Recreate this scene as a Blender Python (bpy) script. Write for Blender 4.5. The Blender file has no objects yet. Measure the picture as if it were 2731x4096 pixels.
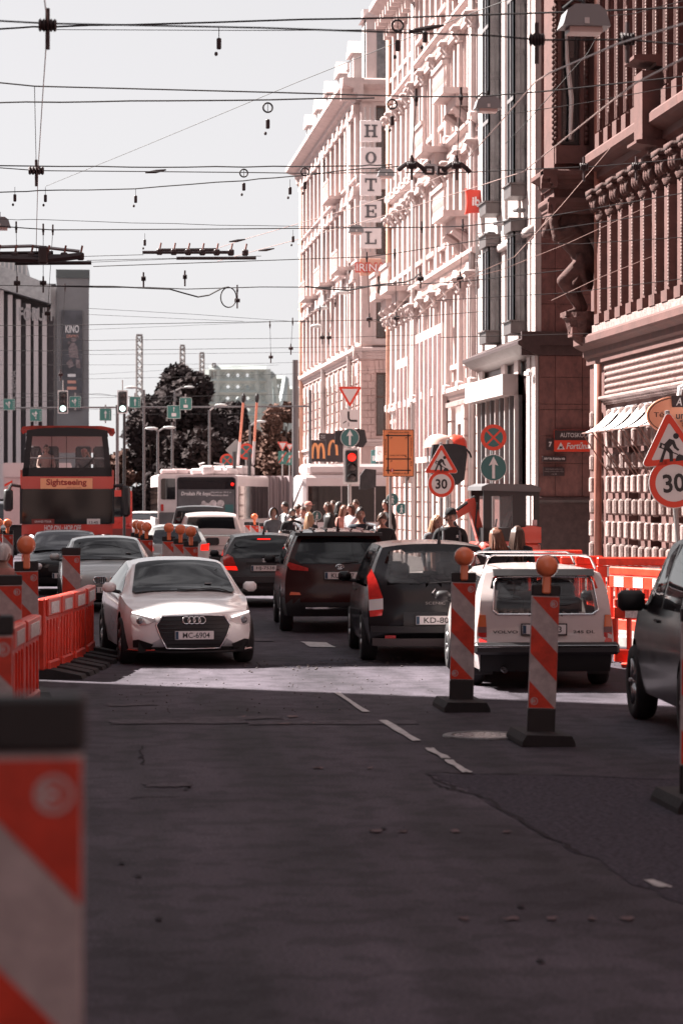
import bpy, bmesh, math, random
import numpy as np
from mathutils import Vector, Matrix
random.seed(7)
S = bpy.context.scene
COL = S.collection
PI = math.pi

# ------------------------------------------------------------------ camera, sky, sun, exposure
FPX, CX, HY, EYE = 9680.0, 1365.5, 1984.0, 2.2      # focal length, optical axis, horizon (photo pixels), eye height (m)
YAW = math.atan((CX - 320.0) / FPX)
SA, CA = math.sin(YAW), math.cos(YAW)
cam_data = bpy.data.cameras.new('camera'); cam = bpy.data.objects.new('camera', cam_data); COL.objects.link(cam)
cam.location = (0, 0, EYE); cam.rotation_euler = (PI / 2, 0, -YAW)
cam_data.sensor_fit = 'VERTICAL'; cam_data.sensor_height = 36.0; cam_data.lens = FPX / 4096 * 36.0
cam_data.shift_y = -(2048 - HY) / 4096
cam_data.clip_start = 0.3; cam_data.clip_end = 3000
cam_data.dof.use_dof = True; cam_data.dof.focus_distance = 40; cam_data.dof.aperture_fstop = 3.2
S.camera = cam

SUN_AZ, SUN_EL = math.radians(58), math.radians(46)   # azimuth measured from +Y towards -X
EXPOSURE = 2.3
w = bpy.data.worlds.new('World'); S.world = w; w.use_nodes = True
nt = w.node_tree; nt.nodes.clear()
sky = nt.nodes.new('ShaderNodeTexSky'); sky.sky_type = 'NISHITA'; sky.sun_disc = False
sky.sun_elevation = SUN_EL; sky.sun_rotation = -SUN_AZ; sky.air_density = 1.0; sky.dust_density = 0.6; sky.ozone_density = 1.0
hs = nt.nodes.new('ShaderNodeHueSaturation'); hs.inputs['Saturation'].default_value = 0.12; hs.inputs['Value'].default_value = 0.66
mix = nt.nodes.new('ShaderNodeMixRGB'); mix.inputs[0].default_value = 0.72; mix.inputs[2].default_value = (3.22, 3.11, 3.18, 1)   # thin even cloud veil
bg = nt.nodes.new('ShaderNodeBackground'); bg.inputs[1].default_value = 0.05
wo = nt.nodes.new('ShaderNodeOutputWorld')
nt.links.new(sky.outputs[0], hs.inputs['Color']); nt.links.new(hs.outputs[0], mix.inputs[1])
# broken cloud higher up (the car windows mirror it); the low sky in view stays an even veil
tcw = nt.nodes.new('ShaderNodeTexCoord'); sep = nt.nodes.new('ShaderNodeSeparateXYZ'); nt.links.new(tcw.outputs['Generated'], sep.inputs[0])
cl = nt.nodes.new('ShaderNodeTexNoise'); cl.inputs['Scale'].default_value = 3.2; cl.inputs['Detail'].default_value = 7; cl.inputs['Roughness'].default_value = 0.6; cl.inputs['Distortion'].default_value = 0.6
mpw = nt.nodes.new('ShaderNodeMapping'); mpw.inputs['Scale'].default_value = (1, 1, 1.6); nt.links.new(tcw.outputs['Generated'], mpw.inputs[0]); nt.links.new(mpw.outputs[0], cl.inputs['Vector'])
rpw = nt.nodes.new('ShaderNodeValToRGB'); rpw.color_ramp.elements[0].position = 0.45; rpw.color_ramp.elements[1].position = 0.62; rpw.color_ramp.elements[0].color = (0.55, 0.55, 0.57, 1); rpw.color_ramp.elements[1].color = (1.9, 1.88, 1.88, 1); nt.links.new(cl.outputs['Fac'], rpw.inputs[0])
mrw = nt.nodes.new('ShaderNodeMapRange'); mrw.inputs['From Min'].default_value = 0.2; mrw.inputs['From Max'].default_value = 0.5; nt.links.new(sep.outputs['Z'], mrw.inputs['Value'])
mw = nt.nodes.new('ShaderNodeMixRGB'); mw.blend_type = 'MULTIPLY'; nt.links.new(mrw.outputs[0], mw.inputs[0]); nt.links.new(mix.outputs[0], mw.inputs[1]); nt.links.new(rpw.outputs[0], mw.inputs[2])
nt.links.new(mw.outputs[0], bg.inputs[0]); nt.links.new(bg.outputs[0], wo.inputs[0])
sl = bpy.data.lights.new('sun', 'SUN'); sun = bpy.data.objects.new('sun', sl); COL.objects.link(sun)
sl.energy = 5.0; sl.angle = math.radians(0.55); sl.color = (1.0, 0.93, 0.87)
_sd = Vector((-math.sin(SUN_AZ) * math.cos(SUN_EL), math.cos(SUN_AZ) * math.cos(SUN_EL), math.sin(SUN_EL)))
sun.rotation_euler = _sd.to_track_quat('Z', 'Y').to_euler(); sun.location = (-40, 40, 60)
S.view_settings.view_transform = 'Standard'; S.view_settings.look = 'None'
S.view_settings.exposure = EXPOSURE; S.view_settings.gamma = 1.0; S.view_settings.use_curve_mapping = False
S.render.engine = 'CYCLES'
S.cycles.max_bounces = 6; S.cycles.transparent_max_bounces = 10; S.cycles.caustics_reflective = False; S.cycles.caustics_refractive = False
S.cycles.sample_clamp_indirect = 6.0; S.cycles.use_denoising = True

# ------------------------------------------------------------------ photo pixel -> place
def at(x, y, d):
    lat = (x - CX) / FPX * d
    return Vector((lat * CA + d * SA, -lat * SA + d * CA, EYE + (HY - y) / FPX * d))
def gnd(x, d, z=0.0):
    p = at(x, HY, d); p.z = z; return p
def dep(y): return FPX * EYE / (y - HY)
def on_wall(x, W):      # depth at which photo column x meets the plane X = W
    return W / ((x - CX) / FPX * CA + SA)

# ------------------------------------------------------------------ materials
MATS = {}
def mat(name, color, rough=0.6, metal=0.0, noise=0.0, scale=3.0, bump=0.0, bscale=40.0, coat=0.0, spec=0.5, emit=0.0, alpha=1.0, trans=0.0, color2=None, detail=6.0, stretch=None, ior=1.45):
    if name in MATS: return MATS[name]
    m = bpy.data.materials.new(name); m.use_nodes = True; t = m.node_tree; b = t.nodes['Principled BSDF']
    c = tuple(color) + (1,)
    b.inputs['Base Color'].default_value = c; b.inputs['Roughness'].default_value = rough; b.inputs['Metallic'].default_value = metal
    b.inputs['Specular IOR Level'].default_value = spec; b.inputs['Coat Weight'].default_value = coat; b.inputs['Coat Roughness'].default_value = 0.05
    b.inputs['IOR'].default_value = ior
    if emit: b.inputs['Emission Color'].default_value = c; b.inputs['Emission Strength'].default_value = emit
    b.inputs['Alpha'].default_value = alpha; b.inputs['Transmission Weight'].default_value = trans
    if noise or bump:
        tc = t.nodes.new('ShaderNodeTexCoord'); mp = t.nodes.new('ShaderNodeMapping'); t.links.new(tc.outputs['Object'], mp.inputs[0])
        if stretch: mp.inputs['Scale'].default_value = stretch
        if noise:
            n1 = t.nodes.new('ShaderNodeTexNoise'); n1.inputs['Scale'].default_value = scale; n1.inputs['Detail'].default_value = detail; n1.inputs['Roughness'].default_value = 0.65
            t.links.new(mp.outputs[0], n1.inputs['Vector'])
            rp = t.nodes.new('ShaderNodeValToRGB')
            c2 = color2 if color2 else tuple(min(1, v * (1 + noise)) for v in color)
            c1 = color if color2 else tuple(v * (1 - noise) for v in color)
            rp.color_ramp.elements[0].position = 0.32; rp.color_ramp.elements[1].position = 0.68
            rp.color_ramp.elements[0].color = tuple(c1) + (1,); rp.color_ramp.elements[1].color = tuple(c2) + (1,)
            t.links.new(n1.outputs['Fac'], rp.inputs[0]); t.links.new(rp.outputs[0], b.inputs['Base Color'])
            mr = t.nodes.new('ShaderNodeMapRange'); mr.inputs['To Min'].default_value = max(0.02, rough - 0.12); mr.inputs['To Max'].default_value = min(1, rough + 0.12)
            t.links.new(n1.outputs['Fac'], mr.inputs['Value']); t.links.new(mr.outputs[0], b.inputs['Roughness'])
        if bump:
            n2 = t.nodes.new('ShaderNodeTexNoise'); n2.inputs['Scale'].default_value = bscale; n2.inputs['Detail'].default_value = 5
            t.links.new(mp.outputs[0], n2.inputs['Vector'])
            bp = t.nodes.new('ShaderNodeBump'); bp.inputs['Strength'].default_value = bump; bp.inputs['Distance'].default_value = 0.02
            t.links.new(n2.outputs['Fac'], bp.inputs['Height']); t.links.new(bp.outputs[0], b.inputs['Normal'])
    MATS[name] = m; return m

# ------------------------------------------------------------------ mesh builder
class MB:
    def __init__(s): s.v = []; s.f = []; s.mi = []; s.m = 0
    def add(s, vs, fs):
        o = len(s.v); s.v.extend(tuple(p) for p in vs)
        for f in fs: s.f.append(tuple(i + o for i in f)); s.mi.append(s.m)
        return s
    def box(s, x0, x1, y0, y1, z0, z1):
        v = [(x, y, z) for x in (x0, x1) for y in (y0, y1) for z in (z0, z1)]
        return s.add(v, [(0, 1, 3, 2), (4, 6, 7, 5), (0, 4, 5, 1), (2, 3, 7, 6), (0, 2, 6, 4), (1, 5, 7, 3)])
    def cbox(s, c, sx, sy, sz, rz=0.0, ch=0.0):
        """box centred at c, chamfered on all edges if ch"""
        if ch <= 0:
            v = [(x, y, z) for x in (-sx/2, sx/2) for y in (-sy/2, sy/2) for z in (-sz/2, sz/2)]
            f = [(0, 1, 3, 2), (4, 6, 7, 5), (0, 4, 5, 1), (2, 3, 7, 6), (0, 2, 6, 4), (1, 5, 7, 3)]
        else:
            ch = min(ch, sx/2.1, sy/2.1, sz/2.1); v = []; f = []
            def ring(z, i):
                a, b = sx/2 - i, sy/2 - i; k = ch if i == 0 else 0
                if k: return [(a, -b + k, z), (a, b - k, z), (a - k, b, z), (-a + k, b, z), (-a, b - k, z), (-a, -b + k, z), (-a + k, -b, z), (a - k, -b, z)]
                k2 = ch * 0.01
                return [(a, -b + k2, z), (a, b - k2, z), (a - k2, b, z), (-a + k2, b, z), (-a, b - k2, z), (-a, -b + k2, z), (-a + k2, -b, z), (a - k2, -b, z)]
            rs = [ring(-sz/2, ch), ring(-sz/2 + ch, 0), ring(sz/2 - ch, 0), ring(sz/2, ch)]
            for r in rs: v += r
            f.append(tuple(range(7, -1, -1))); f.append(tuple(24 + i for i in range(8)))
            for q in range(3):
                for i in range(8): f.append((q*8 + i, q*8 + (i+1) % 8, q*8 + 8 + (i+1) % 8, q*8 + 8 + i))
        cr, sr = math.cos(rz), math.sin(rz)
        return s.add([(c[0] + p[0]*cr - p[1]*sr, c[1] + p[0]*sr + p[1]*cr, c[2] + p[2]) for p in v], f)
    def prism(s, poly, a0, a1, axis='y'):
        """closed polygon (2D) extruded from a0 to a1 along axis; poly in the other two axes (x,z) / (y,z) / (x,y)"""
        n = len(poly)
        def P(p, a): return (p[0], a, p[1]) if axis == 'y' else ((a, p[0], p[1]) if axis == 'x' else (p[0], p[1], a))
        v = [P(p, a0) for p in poly] + [P(p, a1) for p in poly]
        ar = sum(poly[i][0] * poly[(i+1) % n][1] - poly[(i+1) % n][0] * poly[i][1] for i in range(n))
        fl = (ar > 0) == (a1 > a0)
        if axis == 'y': fl = not fl
        f = [(i, (i+1) % n, n + (i+1) % n, n + i) if fl else (i, n + i, n + (i+1) % n, (i+1) % n) for i in range(n)]
        A, B = tuple(range(n)), tuple(range(2*n - 1, n - 1, -1))
        if not fl: A, B = A, B
        f.append(A[::-1] if fl else A); f.append(B[::-1] if fl else B)
        return s.add(v, f)
    def tube(s, pts, r, n=8, cap=True, closed=False):
        pts = [Vector(p) for p in pts]; N = len(pts); rr = r if isinstance(r, (list, tuple)) else [r] * N
        up = None; v = []; f = []
        for i, p in enumerate(pts):
            if closed: t = pts[(i+1) % N] - pts[i-1]
            else: t = pts[min(i+1, N-1)] - pts[max(i-1, 0)]
            t = t.normalized() if t.length > 1e-9 else Vector((0, 0, 1))
            if up is None: up = Vector((0, 0, 1)) if abs(t.z) < 0.9 else Vector((1, 0, 0))
            a = t.cross(up)
            if a.length < 1e-6: a = t.cross(Vector((1, 0.3, 0)))
            a.normalize(); b = a.cross(t).normalized(); up = b
            for k in range(n):
                q = 2 * PI * k / n; v.append(p + a * (rr[i] * math.cos(q)) + b * (rr[i] * math.sin(q)))
        M = N if closed else N - 1
        for i in range(M):
            j = (i + 1) % N
            for k in range(n): f.append((i*n + k, i*n + (k+1) % n, j*n + (k+1) % n, j*n + k))
        if cap and not closed: f.append(tuple(range(n-1, -1, -1))); f.append(tuple((N-1)*n + k for k in range(n)))
        return s.add(v, f)
    def lathe(s, prof, c=(0, 0, 0), n=16, axis='z', a0=0.0, a1=2*PI):
        """profile [(r, h)] turned about an axis through c"""
        full = abs(a1 - a0 - 2*PI) < 1e-6; m = n if full else n + 1; v = []; f = []
        for (r, h) in prof:
            for k in range(m):
                q = a0 + (a1 - a0) * k / n; x, y = r * math.cos(q), r * math.sin(q)
                p = (x, y, h) if axis == 'z' else ((x, h, y) if axis == 'y' else (h, x, y))
                v.append((c[0] + p[0], c[1] + p[1], c[2] + p[2]))
        for i in range(len(prof) - 1):
            for k in range(n if full else n):
                k2 = (k + 1) % m if full else k + 1
                q = (i*m + k, i*m + k2, (i+1)*m + k2, (i+1)*m + k)
                f.append(q if axis != 'y' else q[::-1])
        return s.add(v, f)
    def sphere(s, c, rx, ry=None, rz=None, n=12, m=8):
        ry = rx if ry is None else ry; rz = rx if rz is None else rz
        v = [(c[0], c[1], c[2] - rz)]; f = []
        for i in range(1, m):
            th = -PI/2 + PI * i / m
            for k in range(n):
                ph = 2*PI*k/n; v.append((c[0] + rx*math.cos(th)*math.cos(ph), c[1] + ry*math.cos(th)*math.sin(ph), c[2] + rz*math.sin(th)))
        v.append((c[0], c[1], c[2] + rz)); L = len(v) - 1
        for k in range(n): f.append((0, 1 + (k+1) % n, 1 + k))
        for i in range(m - 2):
            for k in range(n): f.append((1 + i*n + k, 1 + i*n + (k+1) % n, 1 + (i+1)*n + (k+1) % n, 1 + (i+1)*n + k))
        for k in range(n): f.append((L, 1 + (m-2)*n + k, 1 + (m-2)*n + (k+1) % n))
        return s.add(v, f)
    def quad(s, a, b, c, d): return s.add([a, b, c, d], [(0, 1, 2, 3)])
    def mesh(s, name, mats, smooth=False):
        me = bpy.data.meshes.new(name); me.from_pydata(s.v, [], s.f)
        for m in (mats if isinstance(mats, (list, tuple)) else [mats]): me.materials.append(m)
        if any(s.mi): me.polygons.foreach_set('material_index', s.mi)
        if smooth: me.shade_smooth(); 
        me.validate()
        if len(s.f) < 30000:
            bm = bmesh.new(); bm.from_mesh(me); bmesh.ops.recalc_face_normals(bm, faces=bm.faces); bm.to_mesh(me); bm.free()
        me.update(); return me
    def build(s, name, mats, parent=None, loc=None, smooth=False, angle=None, rz=0.0):
        me = s.mesh(name, mats, smooth)
        if smooth and angle is not None: me.set_sharp_from_angle(angle=math.radians(angle))
        return link(name, me, parent, loc, rz)
def link(name, me, parent=None, loc=None, rz=0.0):
    o = bpy.data.objects.new(name, me); COL.objects.link(o)
    if parent is not None: o.parent = parent
    if loc is not None: o.location = loc
    if rz: o.rotation_euler = (0, 0, rz)
    return o
def tag(o, label=None, cat=None, group=None, kind=None):
    if label: o['label'] = label
    if cat: o['category'] = cat
    if group: o['group'] = group
    if kind: o['kind'] = kind
    return o
def thing(name, label, cat, loc=(0, 0, 0), rz=0.0, group=None):
    o = bpy.data.objects.new(name, None); COL.objects.link(o); o.location = loc; o.rotation_euler = (0, 0, rz); o.empty_display_size = 0.2
    return tag(o, label, cat, group)
def copy_tree(o, parent=None, loc=None, rz=None, label=None):
    c = o.copy(); COL.objects.link(c); c.parent = parent
    if loc is not None: c.location = loc
    if rz is not None: c.rotation_euler = (0, 0, rz)
    if label: c['label'] = label
    for ch in list(o.children): copy_tree(ch, c)
    return c
def lerp(a, b, t): return a + (b - a) * t
def pw(keys, x):
    """piecewise-linear lookup in [(x, v)] with smooth easing"""
    if x <= keys[0][0]: return keys[0][1]
    for (a, b) in zip(keys, keys[1:]):
        if x <= b[0]:
            t = (x - a[0]) / (b[0] - a[0]) if b[0] > a[0] else 0
            return a[1] + (b[1] - a[1]) * t
    return keys[-1][1]
def spl(keys, x):
    """monotone cubic lookup in [(x, v)]"""
    n = len(keys)
    if x <= keys[0][0]: return keys[0][1]
    if x >= keys[-1][0]: return keys[-1][1]
    for i in range(n - 1):
        if x <= keys[i+1][0]:
            x0, y0 = keys[i]; x1, y1 = keys[i+1]; h = x1 - x0; d = (y1 - y0) / h
            def sl(j):
                if j <= 0 or j >= n - 1: return None
                a = (keys[j][1] - keys[j-1][1]) / (keys[j][0] - keys[j-1][0]); b = (keys[j+1][1] - keys[j][1]) / (keys[j+1][0] - keys[j][0])
                return 0.0 if a * b <= 0 else 2*a*b/(a+b)
            m0 = sl(i); m1 = sl(i+1); m0 = d if m0 is None else m0; m1 = d if m1 is None else m1
            t = (x - x0) / h
            return (2*t**3 - 3*t*t + 1)*y0 + (t**3 - 2*t*t + t)*h*m0 + (-2*t**3 + 3*t*t)*y1 + (t**3 - t*t)*h*m1
TMP = bpy.data.scenes.new('workbench')
def eval_mesh(ob):
    """the object's mesh with its modifiers applied (evaluated in a scene of its own, removed at the end)"""
    TMP.collection.objects.link(ob); vl = TMP.view_layers[0]; vl.update(); me = bpy.data.meshes.new_from_object(ob.evaluated_get(vl.depsgraph)); bpy.data.objects.remove(ob); return me
# ------------------------------------------------------------------ lettering (faces -Y, centred)
_TXT = {}
def text_mesh(s, bold=0.0, shear=0.0, ext=0.004):
    k = (s, bold, shear, ext)
    if k in _TXT: return _TXT[k]
    cu = bpy.data.curves.new('t', 'FONT'); cu.body = s; cu.size = 1.0; cu.offset = bold; cu.shear = shear; cu.resolution_u = 3
    cu.align_x = 'CENTER'; cu.align_y = 'CENTER'
    me = eval_mesh(bpy.data.objects.new('t', cu)); bpy.data.curves.remove(cu)
    n = len(me.vertices); co = np.zeros(n*3, np.float32); me.vertices.foreach_get('co', co); co = co.reshape(-1, 3)
    mn, mx = co.min(0), co.max(0); co[:, :2] -= (mn[:2] + mx[:2]) / 2
    out = np.stack([co[:, 0], np.zeros(n), co[:, 1]], 1)
    me.vertices.foreach_set('co', out.astype(np.float32).ravel()); me.update()
    _TXT[k] = (me, mx[0]-mn[0], mx[1]-mn[1]); return _TXT[k]
def txt(s, w, h, m, parent, loc, bold=0.0, shear=0.0, rot=None, name='lettering'):
    """lettering w x h metres, facing -Y in the parent's frame"""
    me, mw, mh = text_mesh(s, bold, shear); me = me.copy(); me.materials.clear(); me.materials.append(m)
    o = link(name, me, parent, loc); o.scale = (w / mw, 1, h / mh)
    if rot is not None: o.rotation_euler = rot
    return o
def disc_poly(r, n=32, cx=0, cz=0): return [(cx + r*math.cos(2*PI*k/n), cz + r*math.sin(2*PI*k/n)) for k in range(n)]
def rrect(w, h, r, n=4, cx=0, cz=0):
    p = []
    for (sx, sz, a) in ((1, 1, 0), (-1, 1, PI/2), (-1, -1, PI), (1, -1, 1.5*PI)):
        for k in range(n + 1):
            q = a + PI/2*k/n; p.append((cx + sx*(w/2 - r) + r*math.cos(q), cz + sz*(h/2 - r) + r*math.sin(q)))
    return p
def flat(poly, y, th=0.004):
    """thin plate facing -Y: polygon in (x,z), front face at y"""
    return MB().prism(poly, y, y + th, 'y')
def ring_poly(mb, outer, inner, y, th=0.004):
    n = len(outer); v = [(p[0], y, p[1]) for p in outer] + [(p[0], y, p[1]) for p in inner] + [(p[0], y+th, p[1]) for p in outer] + [(p[0], y+th, p[1]) for p in inner]
    f = []
    for i in range(n):
        j = (i+1) % n
        f += [(i, n+i, n+j, j), (i, j, 2*n+j, 2*n+i), (n+i, 3*n+i, 3*n+j, n+j), (2*n+i, 2*n+j, 3*n+j, 3*n+i)]
    mb.add(v, f); return mb
# ------------------------------------------------------------------ ground, road, pavements
def road_mat():
    m = bpy.data.materials.new('asphalt'); m.use_nodes = True; t = m.node_tree; b = t.nodes['Principled BSDF']
    tc = t.nodes.new('ShaderNodeTexCoord')
    def noise(scale, detail, st=None):
        n = t.nodes.new('ShaderNodeTexNoise'); n.inputs['Scale'].default_value = scale; n.inputs['Detail'].default_value = detail
        if st:
            mp = t.nodes.new('ShaderNodeMapping'); mp.inputs['Scale'].default_value = st; t.links.new(tc.outputs['Object'], mp.inputs[0]); t.links.new(mp.outputs[0], n.inputs['Vector'])
        else: t.links.new(tc.outputs['Object'], n.inputs['Vector'])
        return n
    big = noise(0.5, 7); fine = noise(48, 4); streak = noise(1.6, 7, (1, 0.1, 1)); cr = noise(3.4, 9)
    def ramp(src, p0, p1, c0, c1):
        r = t.nodes.new('ShaderNodeValToRGB'); r.color_ramp.elements[0].position = p0; r.color_ramp.elements[1].position = p1
        r.color_ramp.elements[0].color = c0; r.color_ramp.elements[1].color = c1; t.links.new(src.outputs['Fac'], r.inputs[0]); return r
    base = ramp(big, 0.3, 0.7, (0.041, 0.0362, 0.0445, 1), (0.08, 0.071, 0.0855, 1))
    def mulc(a, bb, f=1.0):
        x = t.nodes.new('ShaderNodeMixRGB'); x.blend_type = 'MULTIPLY'; x.inputs[0].default_value = f; t.links.new(a, x.inputs[1]); t.links.new(bb, x.inputs[2]); return x.outputs[0]
    o = mulc(base.outputs[0], ramp(streak, 0.35, 0.65, (0.68, 0.68, 0.68, 1), (1.3, 1.28, 1.3, 1)).outputs[0])
    o = mulc(o, ramp(fine, 0.35, 0.7, (0.6, 0.6, 0.6, 1), (1.55, 1.5, 1.5, 1)).outputs[0], 0.8)
    o = mulc(o, ramp(cr, 0.44, 0.5, (0.7, 0.7, 0.7, 1), (1.08, 1.08, 1.08, 1)).outputs[0], 0.7)
    t.links.new(o, b.inputs['Base Color'])
    b.inputs['Specular IOR Level'].default_value = 0.12
    mr = t.nodes.new('ShaderNodeMapRange'); mr.inputs['To Min'].default_value = 0.72; mr.inputs['To Max'].default_value = 0.95
    t.links.new(streak.outputs['Fac'], mr.inputs['Value']); t.links.new(mr.outputs[0], b.inputs['Roughness'])
    bp = t.nodes.new('ShaderNodeBump'); bp.inputs['Strength'].default_value = 0.5; bp.inputs['Distance'].default_value = 0.012
    t.links.new(fine.outputs['Fac'], bp.inputs['Height']); t.links.new(bp.outputs[0], b.inputs['Normal'])
    MATS['asphalt'] = m; return m
asphalt = road_mat()
rough_asphalt = mat('rough_asphalt', (0.06, 0.054, 0.068), 0.95, spec=0.1, noise=0.6, scale=26, bump=1.0, bscale=55)
paver_mat = mat('paving', (0.2, 0.175, 0.17), 0.8, noise=0.25, scale=1.5, bump=0.3, bscale=20)
kerb_mat = mat('kerb_stone', (0.34, 0.31, 0.3), 0.75, noise=0.2, scale=4)
earth_mat = mat('earth', (0.16, 0.13, 0.12), 0.95, noise=0.3, scale=0.2)
paint_white = mat('road_paint', (0.42, 0.4, 0.4), 0.7, noise=0.35, scale=14, bump=0.2)
paint_worn = mat('worn_road_paint', (0.085, 0.075, 0.086), 0.9, spec=0.1, noise=0.45, scale=9)
spray_mat = mat('spray_paint', (0.1, 0.06, 0.065), 0.85, noise=0.5, scale=12)
dark_seal = mat('tar_seal', (0.03, 0.026, 0.031), 0.9, spec=0.1)

g = MB(); g.quad((-1500, -60, -0.03), (1500, -60, -0.03), (1500, 2600, -0.03), (-1500, 2600, -0.03)); tag(g.build('ground', earth_mat), kind='structure')
g = MB(); g.quad((-9, -20, 0), (8.1, -20, 0), (8.1, 40, 0), (-9, 40, 0)); g.quad((-60, 40, 0), (60, 40, 0), (60, 260, 0), (-60, 260, 0))
tag(g.build('road', asphalt), kind='structure')
# pavement: along the right-hand facades, widened round the crossing
def slab(name, poly, z0, z1, m):
    o = MB().prism(poly, z0, z1, 'z').build(name, m); tag(o, kind='structure'); return o
slab('pavement', [(8.15, -20), (40, -20), (40, 92), (5.0, 92), (4.95, 45.5), (6.15, 38.5), (8.15, 34.5)], -0.02, 0.14, paver_mat)
def kerb(pts, wd=0.15):
    mb = MB()
    for (a, b) in zip(pts, pts[1:]):
        a = Vector((*a, 0)); b = Vector((*b, 0)); L = (b - a).length; n = max(1, int(L / 1.0)); d = (b - a) / L; ang = math.atan2(d.y, d.x)
        for k in range(n):
            c = a + d * (L * (k + 0.5) / n); mb.cbox((c.x, c.y, 0.06), L / n - 0.012, wd, 0.17, ang, 0.015)
    tag(mb.build('kerb', kerb_mat), kind='structure')
kerb([(8.08, -20), (8.08, 34.5), (6.08, 38.5), (4.88, 45.5), (4.92, 92)])
slab('pavement_far', [(8, 103), (60, 103), (60, 160), (8, 160)], -0.02, 0.14, paver_mat)
slab('pavement_left', [(-40, -20), (-9.1, -20), (-9.1, 92), (-40, 92)], -0.02, 0.14, paver_mat)
kerb([(-9.03, -20), (-9.03, 92)])
def F(x, y):            # full-picture pixel (1568 wide) -> photo pixel
    return (x * 2731 / 1568, y * 2731 / 1568)
def G(x, y, z=0.004):   # full-picture pixel on the road
    X, Y = F(x, y); p = gnd(X, dep(Y), z); return p
def sheet(name, pts, m, z=0.012, kind='structure', jit=0.0, sub=1):
    P = [G(x, y, z) for x, y in pts]; out = []
    for a, b in zip(P, P[1:] + P[:1]):
        for k in range(sub):
            q = a.lerp(b, k / sub)
            if jit and k: q += Vector((random.uniform(-jit, jit), random.uniform(-jit, jit)*2, 0))
            out.append(q)
    mb = MB(); mb.add(out, [tuple(range(len(out)))]); return tag(mb.build(name, m), kind=kind)
# lane dashes
sheet('lane_marking', [(765, 1592), (781, 1592), (850, 1637), (832, 1637)], paint_white, jit=0.015, sub=4)
sheet('lane_marking', [(868, 1656), (888, 1656), (967, 1703), (946, 1704)], paint_white, jit=0.015, sub=4)
sheet('lane_marking', [(976, 1720), (996, 1720), (1034, 1744), (1013, 1744)], paint_white, jit=0.02, sub=4)
sheet('lane_marking', [(1019, 1748), (1041, 1748), (1085, 1776), (1062, 1777)], paint_white, jit=0.02, sub=4)
sheet('lane_marking', [(690, 1475), (750, 1477), (772, 1488), (712, 1487)], paint_white, jit=0.02, sub=3)
sheet('lane_marking', [(575, 1466), (618, 1468), (630, 1474), (590, 1474)], paint_worn, jit=0.05, sub=3)
sheet('lane_marking', [(1473, 2024), (1500, 2024), (1545, 2041), (1512, 2041)], paint_white, jit=0.01, sub=4)
for (x0, x1, y, h) in ((240, 355, 1618, 5), (430, 640, 1648, 6), (250, 560, 1655, 9), (560, 950, 1658, 8), (330, 435, 1801, 9)):
    sheet('worn_marking', [(x0, y), (x1, y - 3), (x1 + 8, y + h - 2), (x0 + 10, y + h)], paint_worn, z=0.0075, jit=0.03, sub=6)
for (x0, x1, y, h, g0) in ((555, 760, 1646, 3, .3), (640, 760, 1662, 3, .5), (720, 890, 1763, 4, .4), (850, 1160, 1910, 4, .2), (1055, 1480, 2110, 5, .1)):
    x = x0
    while x < x1:
        L = random.uniform(8, 30); sheet('spray_mark', [(x, y + random.uniform(-2, 2)), (x + L, y - 1), (x + L, y + h), (x, y + h)], spray_mat, z=0.0105, jit=0.02, sub=4)
        x += L + random.uniform(30, 90) * (1 + g0)
# coarse patch of planed asphalt with its tar seams
sheet('asphalt_patch', [(985, 1779), (1330, 1783), (1700, 1792), (1760, 2160), (1420, 2010), (1230, 1905), (1110, 1835)], rough_asphalt, z=0.004, jit=0.05, sub=8)
sheet('asphalt_patch', [(560, 1528), (1030, 1508), (1420, 1500), (1420, 1520), (1030, 1523), (560, 1536)], rough_asphalt, z=0.004, jit=0.08, sub=12)
def seam(pts, wd=0.025):
    P = [G(x, y, 0.0062) for x, y in pts]; Q = []
    for a, b in zip(P, P[1:]):
        for k in range(5): Q.append(a.lerp(b, k/5) + Vector((random.uniform(-.03, .03), random.uniform(-.1, .1), 0)))
    Q.append(P[-1]); mb = MB()
    for a, b in zip(Q, Q[1:]):
        d = (b - a); n = Vector((-d.y, d.x, 0)).normalized() * wd * random.uniform(.4, 1.1)
        mb.quad(a - n, b - n, b + n, a + n)
    tag(mb.build('tar_seam', dark_seal), kind='structure')
seam([(975, 1775), (1050, 1815), (1110, 1835), (1230, 1905), (1330, 1960)], 0.02); seam([(985, 1776), (1200, 1781), (1568, 1790)], 0.02)
seam([(330, 1712), (322, 1735), (330, 1757)], 0.012); seam([(432, 1800), (430, 1818)], 0.012); seam([(300, 1834), (520, 1831)], 0.012)
seam([(600, 1531), (800, 1524), (1020, 1521)], 0.04); seam([(880, 1655), (925, 1668)], 0.012); seam([(1005, 1800), (1030, 1815)], 0.014)
for (x, y) in ((318, 2015), (365, 2113), (280, 1985), (1195, 2085), (1240, 2210), (880, 1905)):
    p = G(x, y, 0.0088); mb = MB(); mb.add([(p.x + .02*math.cos(a), p.y + .05*math.sin(a), p.z) for a in [k*PI/4 for k in range(8)]], [tuple(range(8))]); tag(mb.build('tar_spot', dark_seal), kind='structure')
# manhole cover with a wet rim
p = G(1108, 1691, 0)
iron = mat('cast_iron', (0.09, 0.085, 0.09), 0.4, metal=0.8, noise=0.4, scale=20, bump=0.4, bscale=60)
mh = thing('manhole_cover', 'round iron manhole cover shining in the shaded road before the second striped panel', 'manhole cover', (p.x, p.y, 0.002))
MB().lathe([(0, .012), (.27, .012), (.275, .004)], n=28).build('lid', mat('worn_iron', (0.35, 0.34, 0.35), 0.28, metal=1.0, noise=0.3, scale=30, bump=0.3), mh)
MB().lathe([(.285, .002), (.29, .014), (.36, .014), (.37, 0)], n=28).build('frame', iron, mh)
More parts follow.
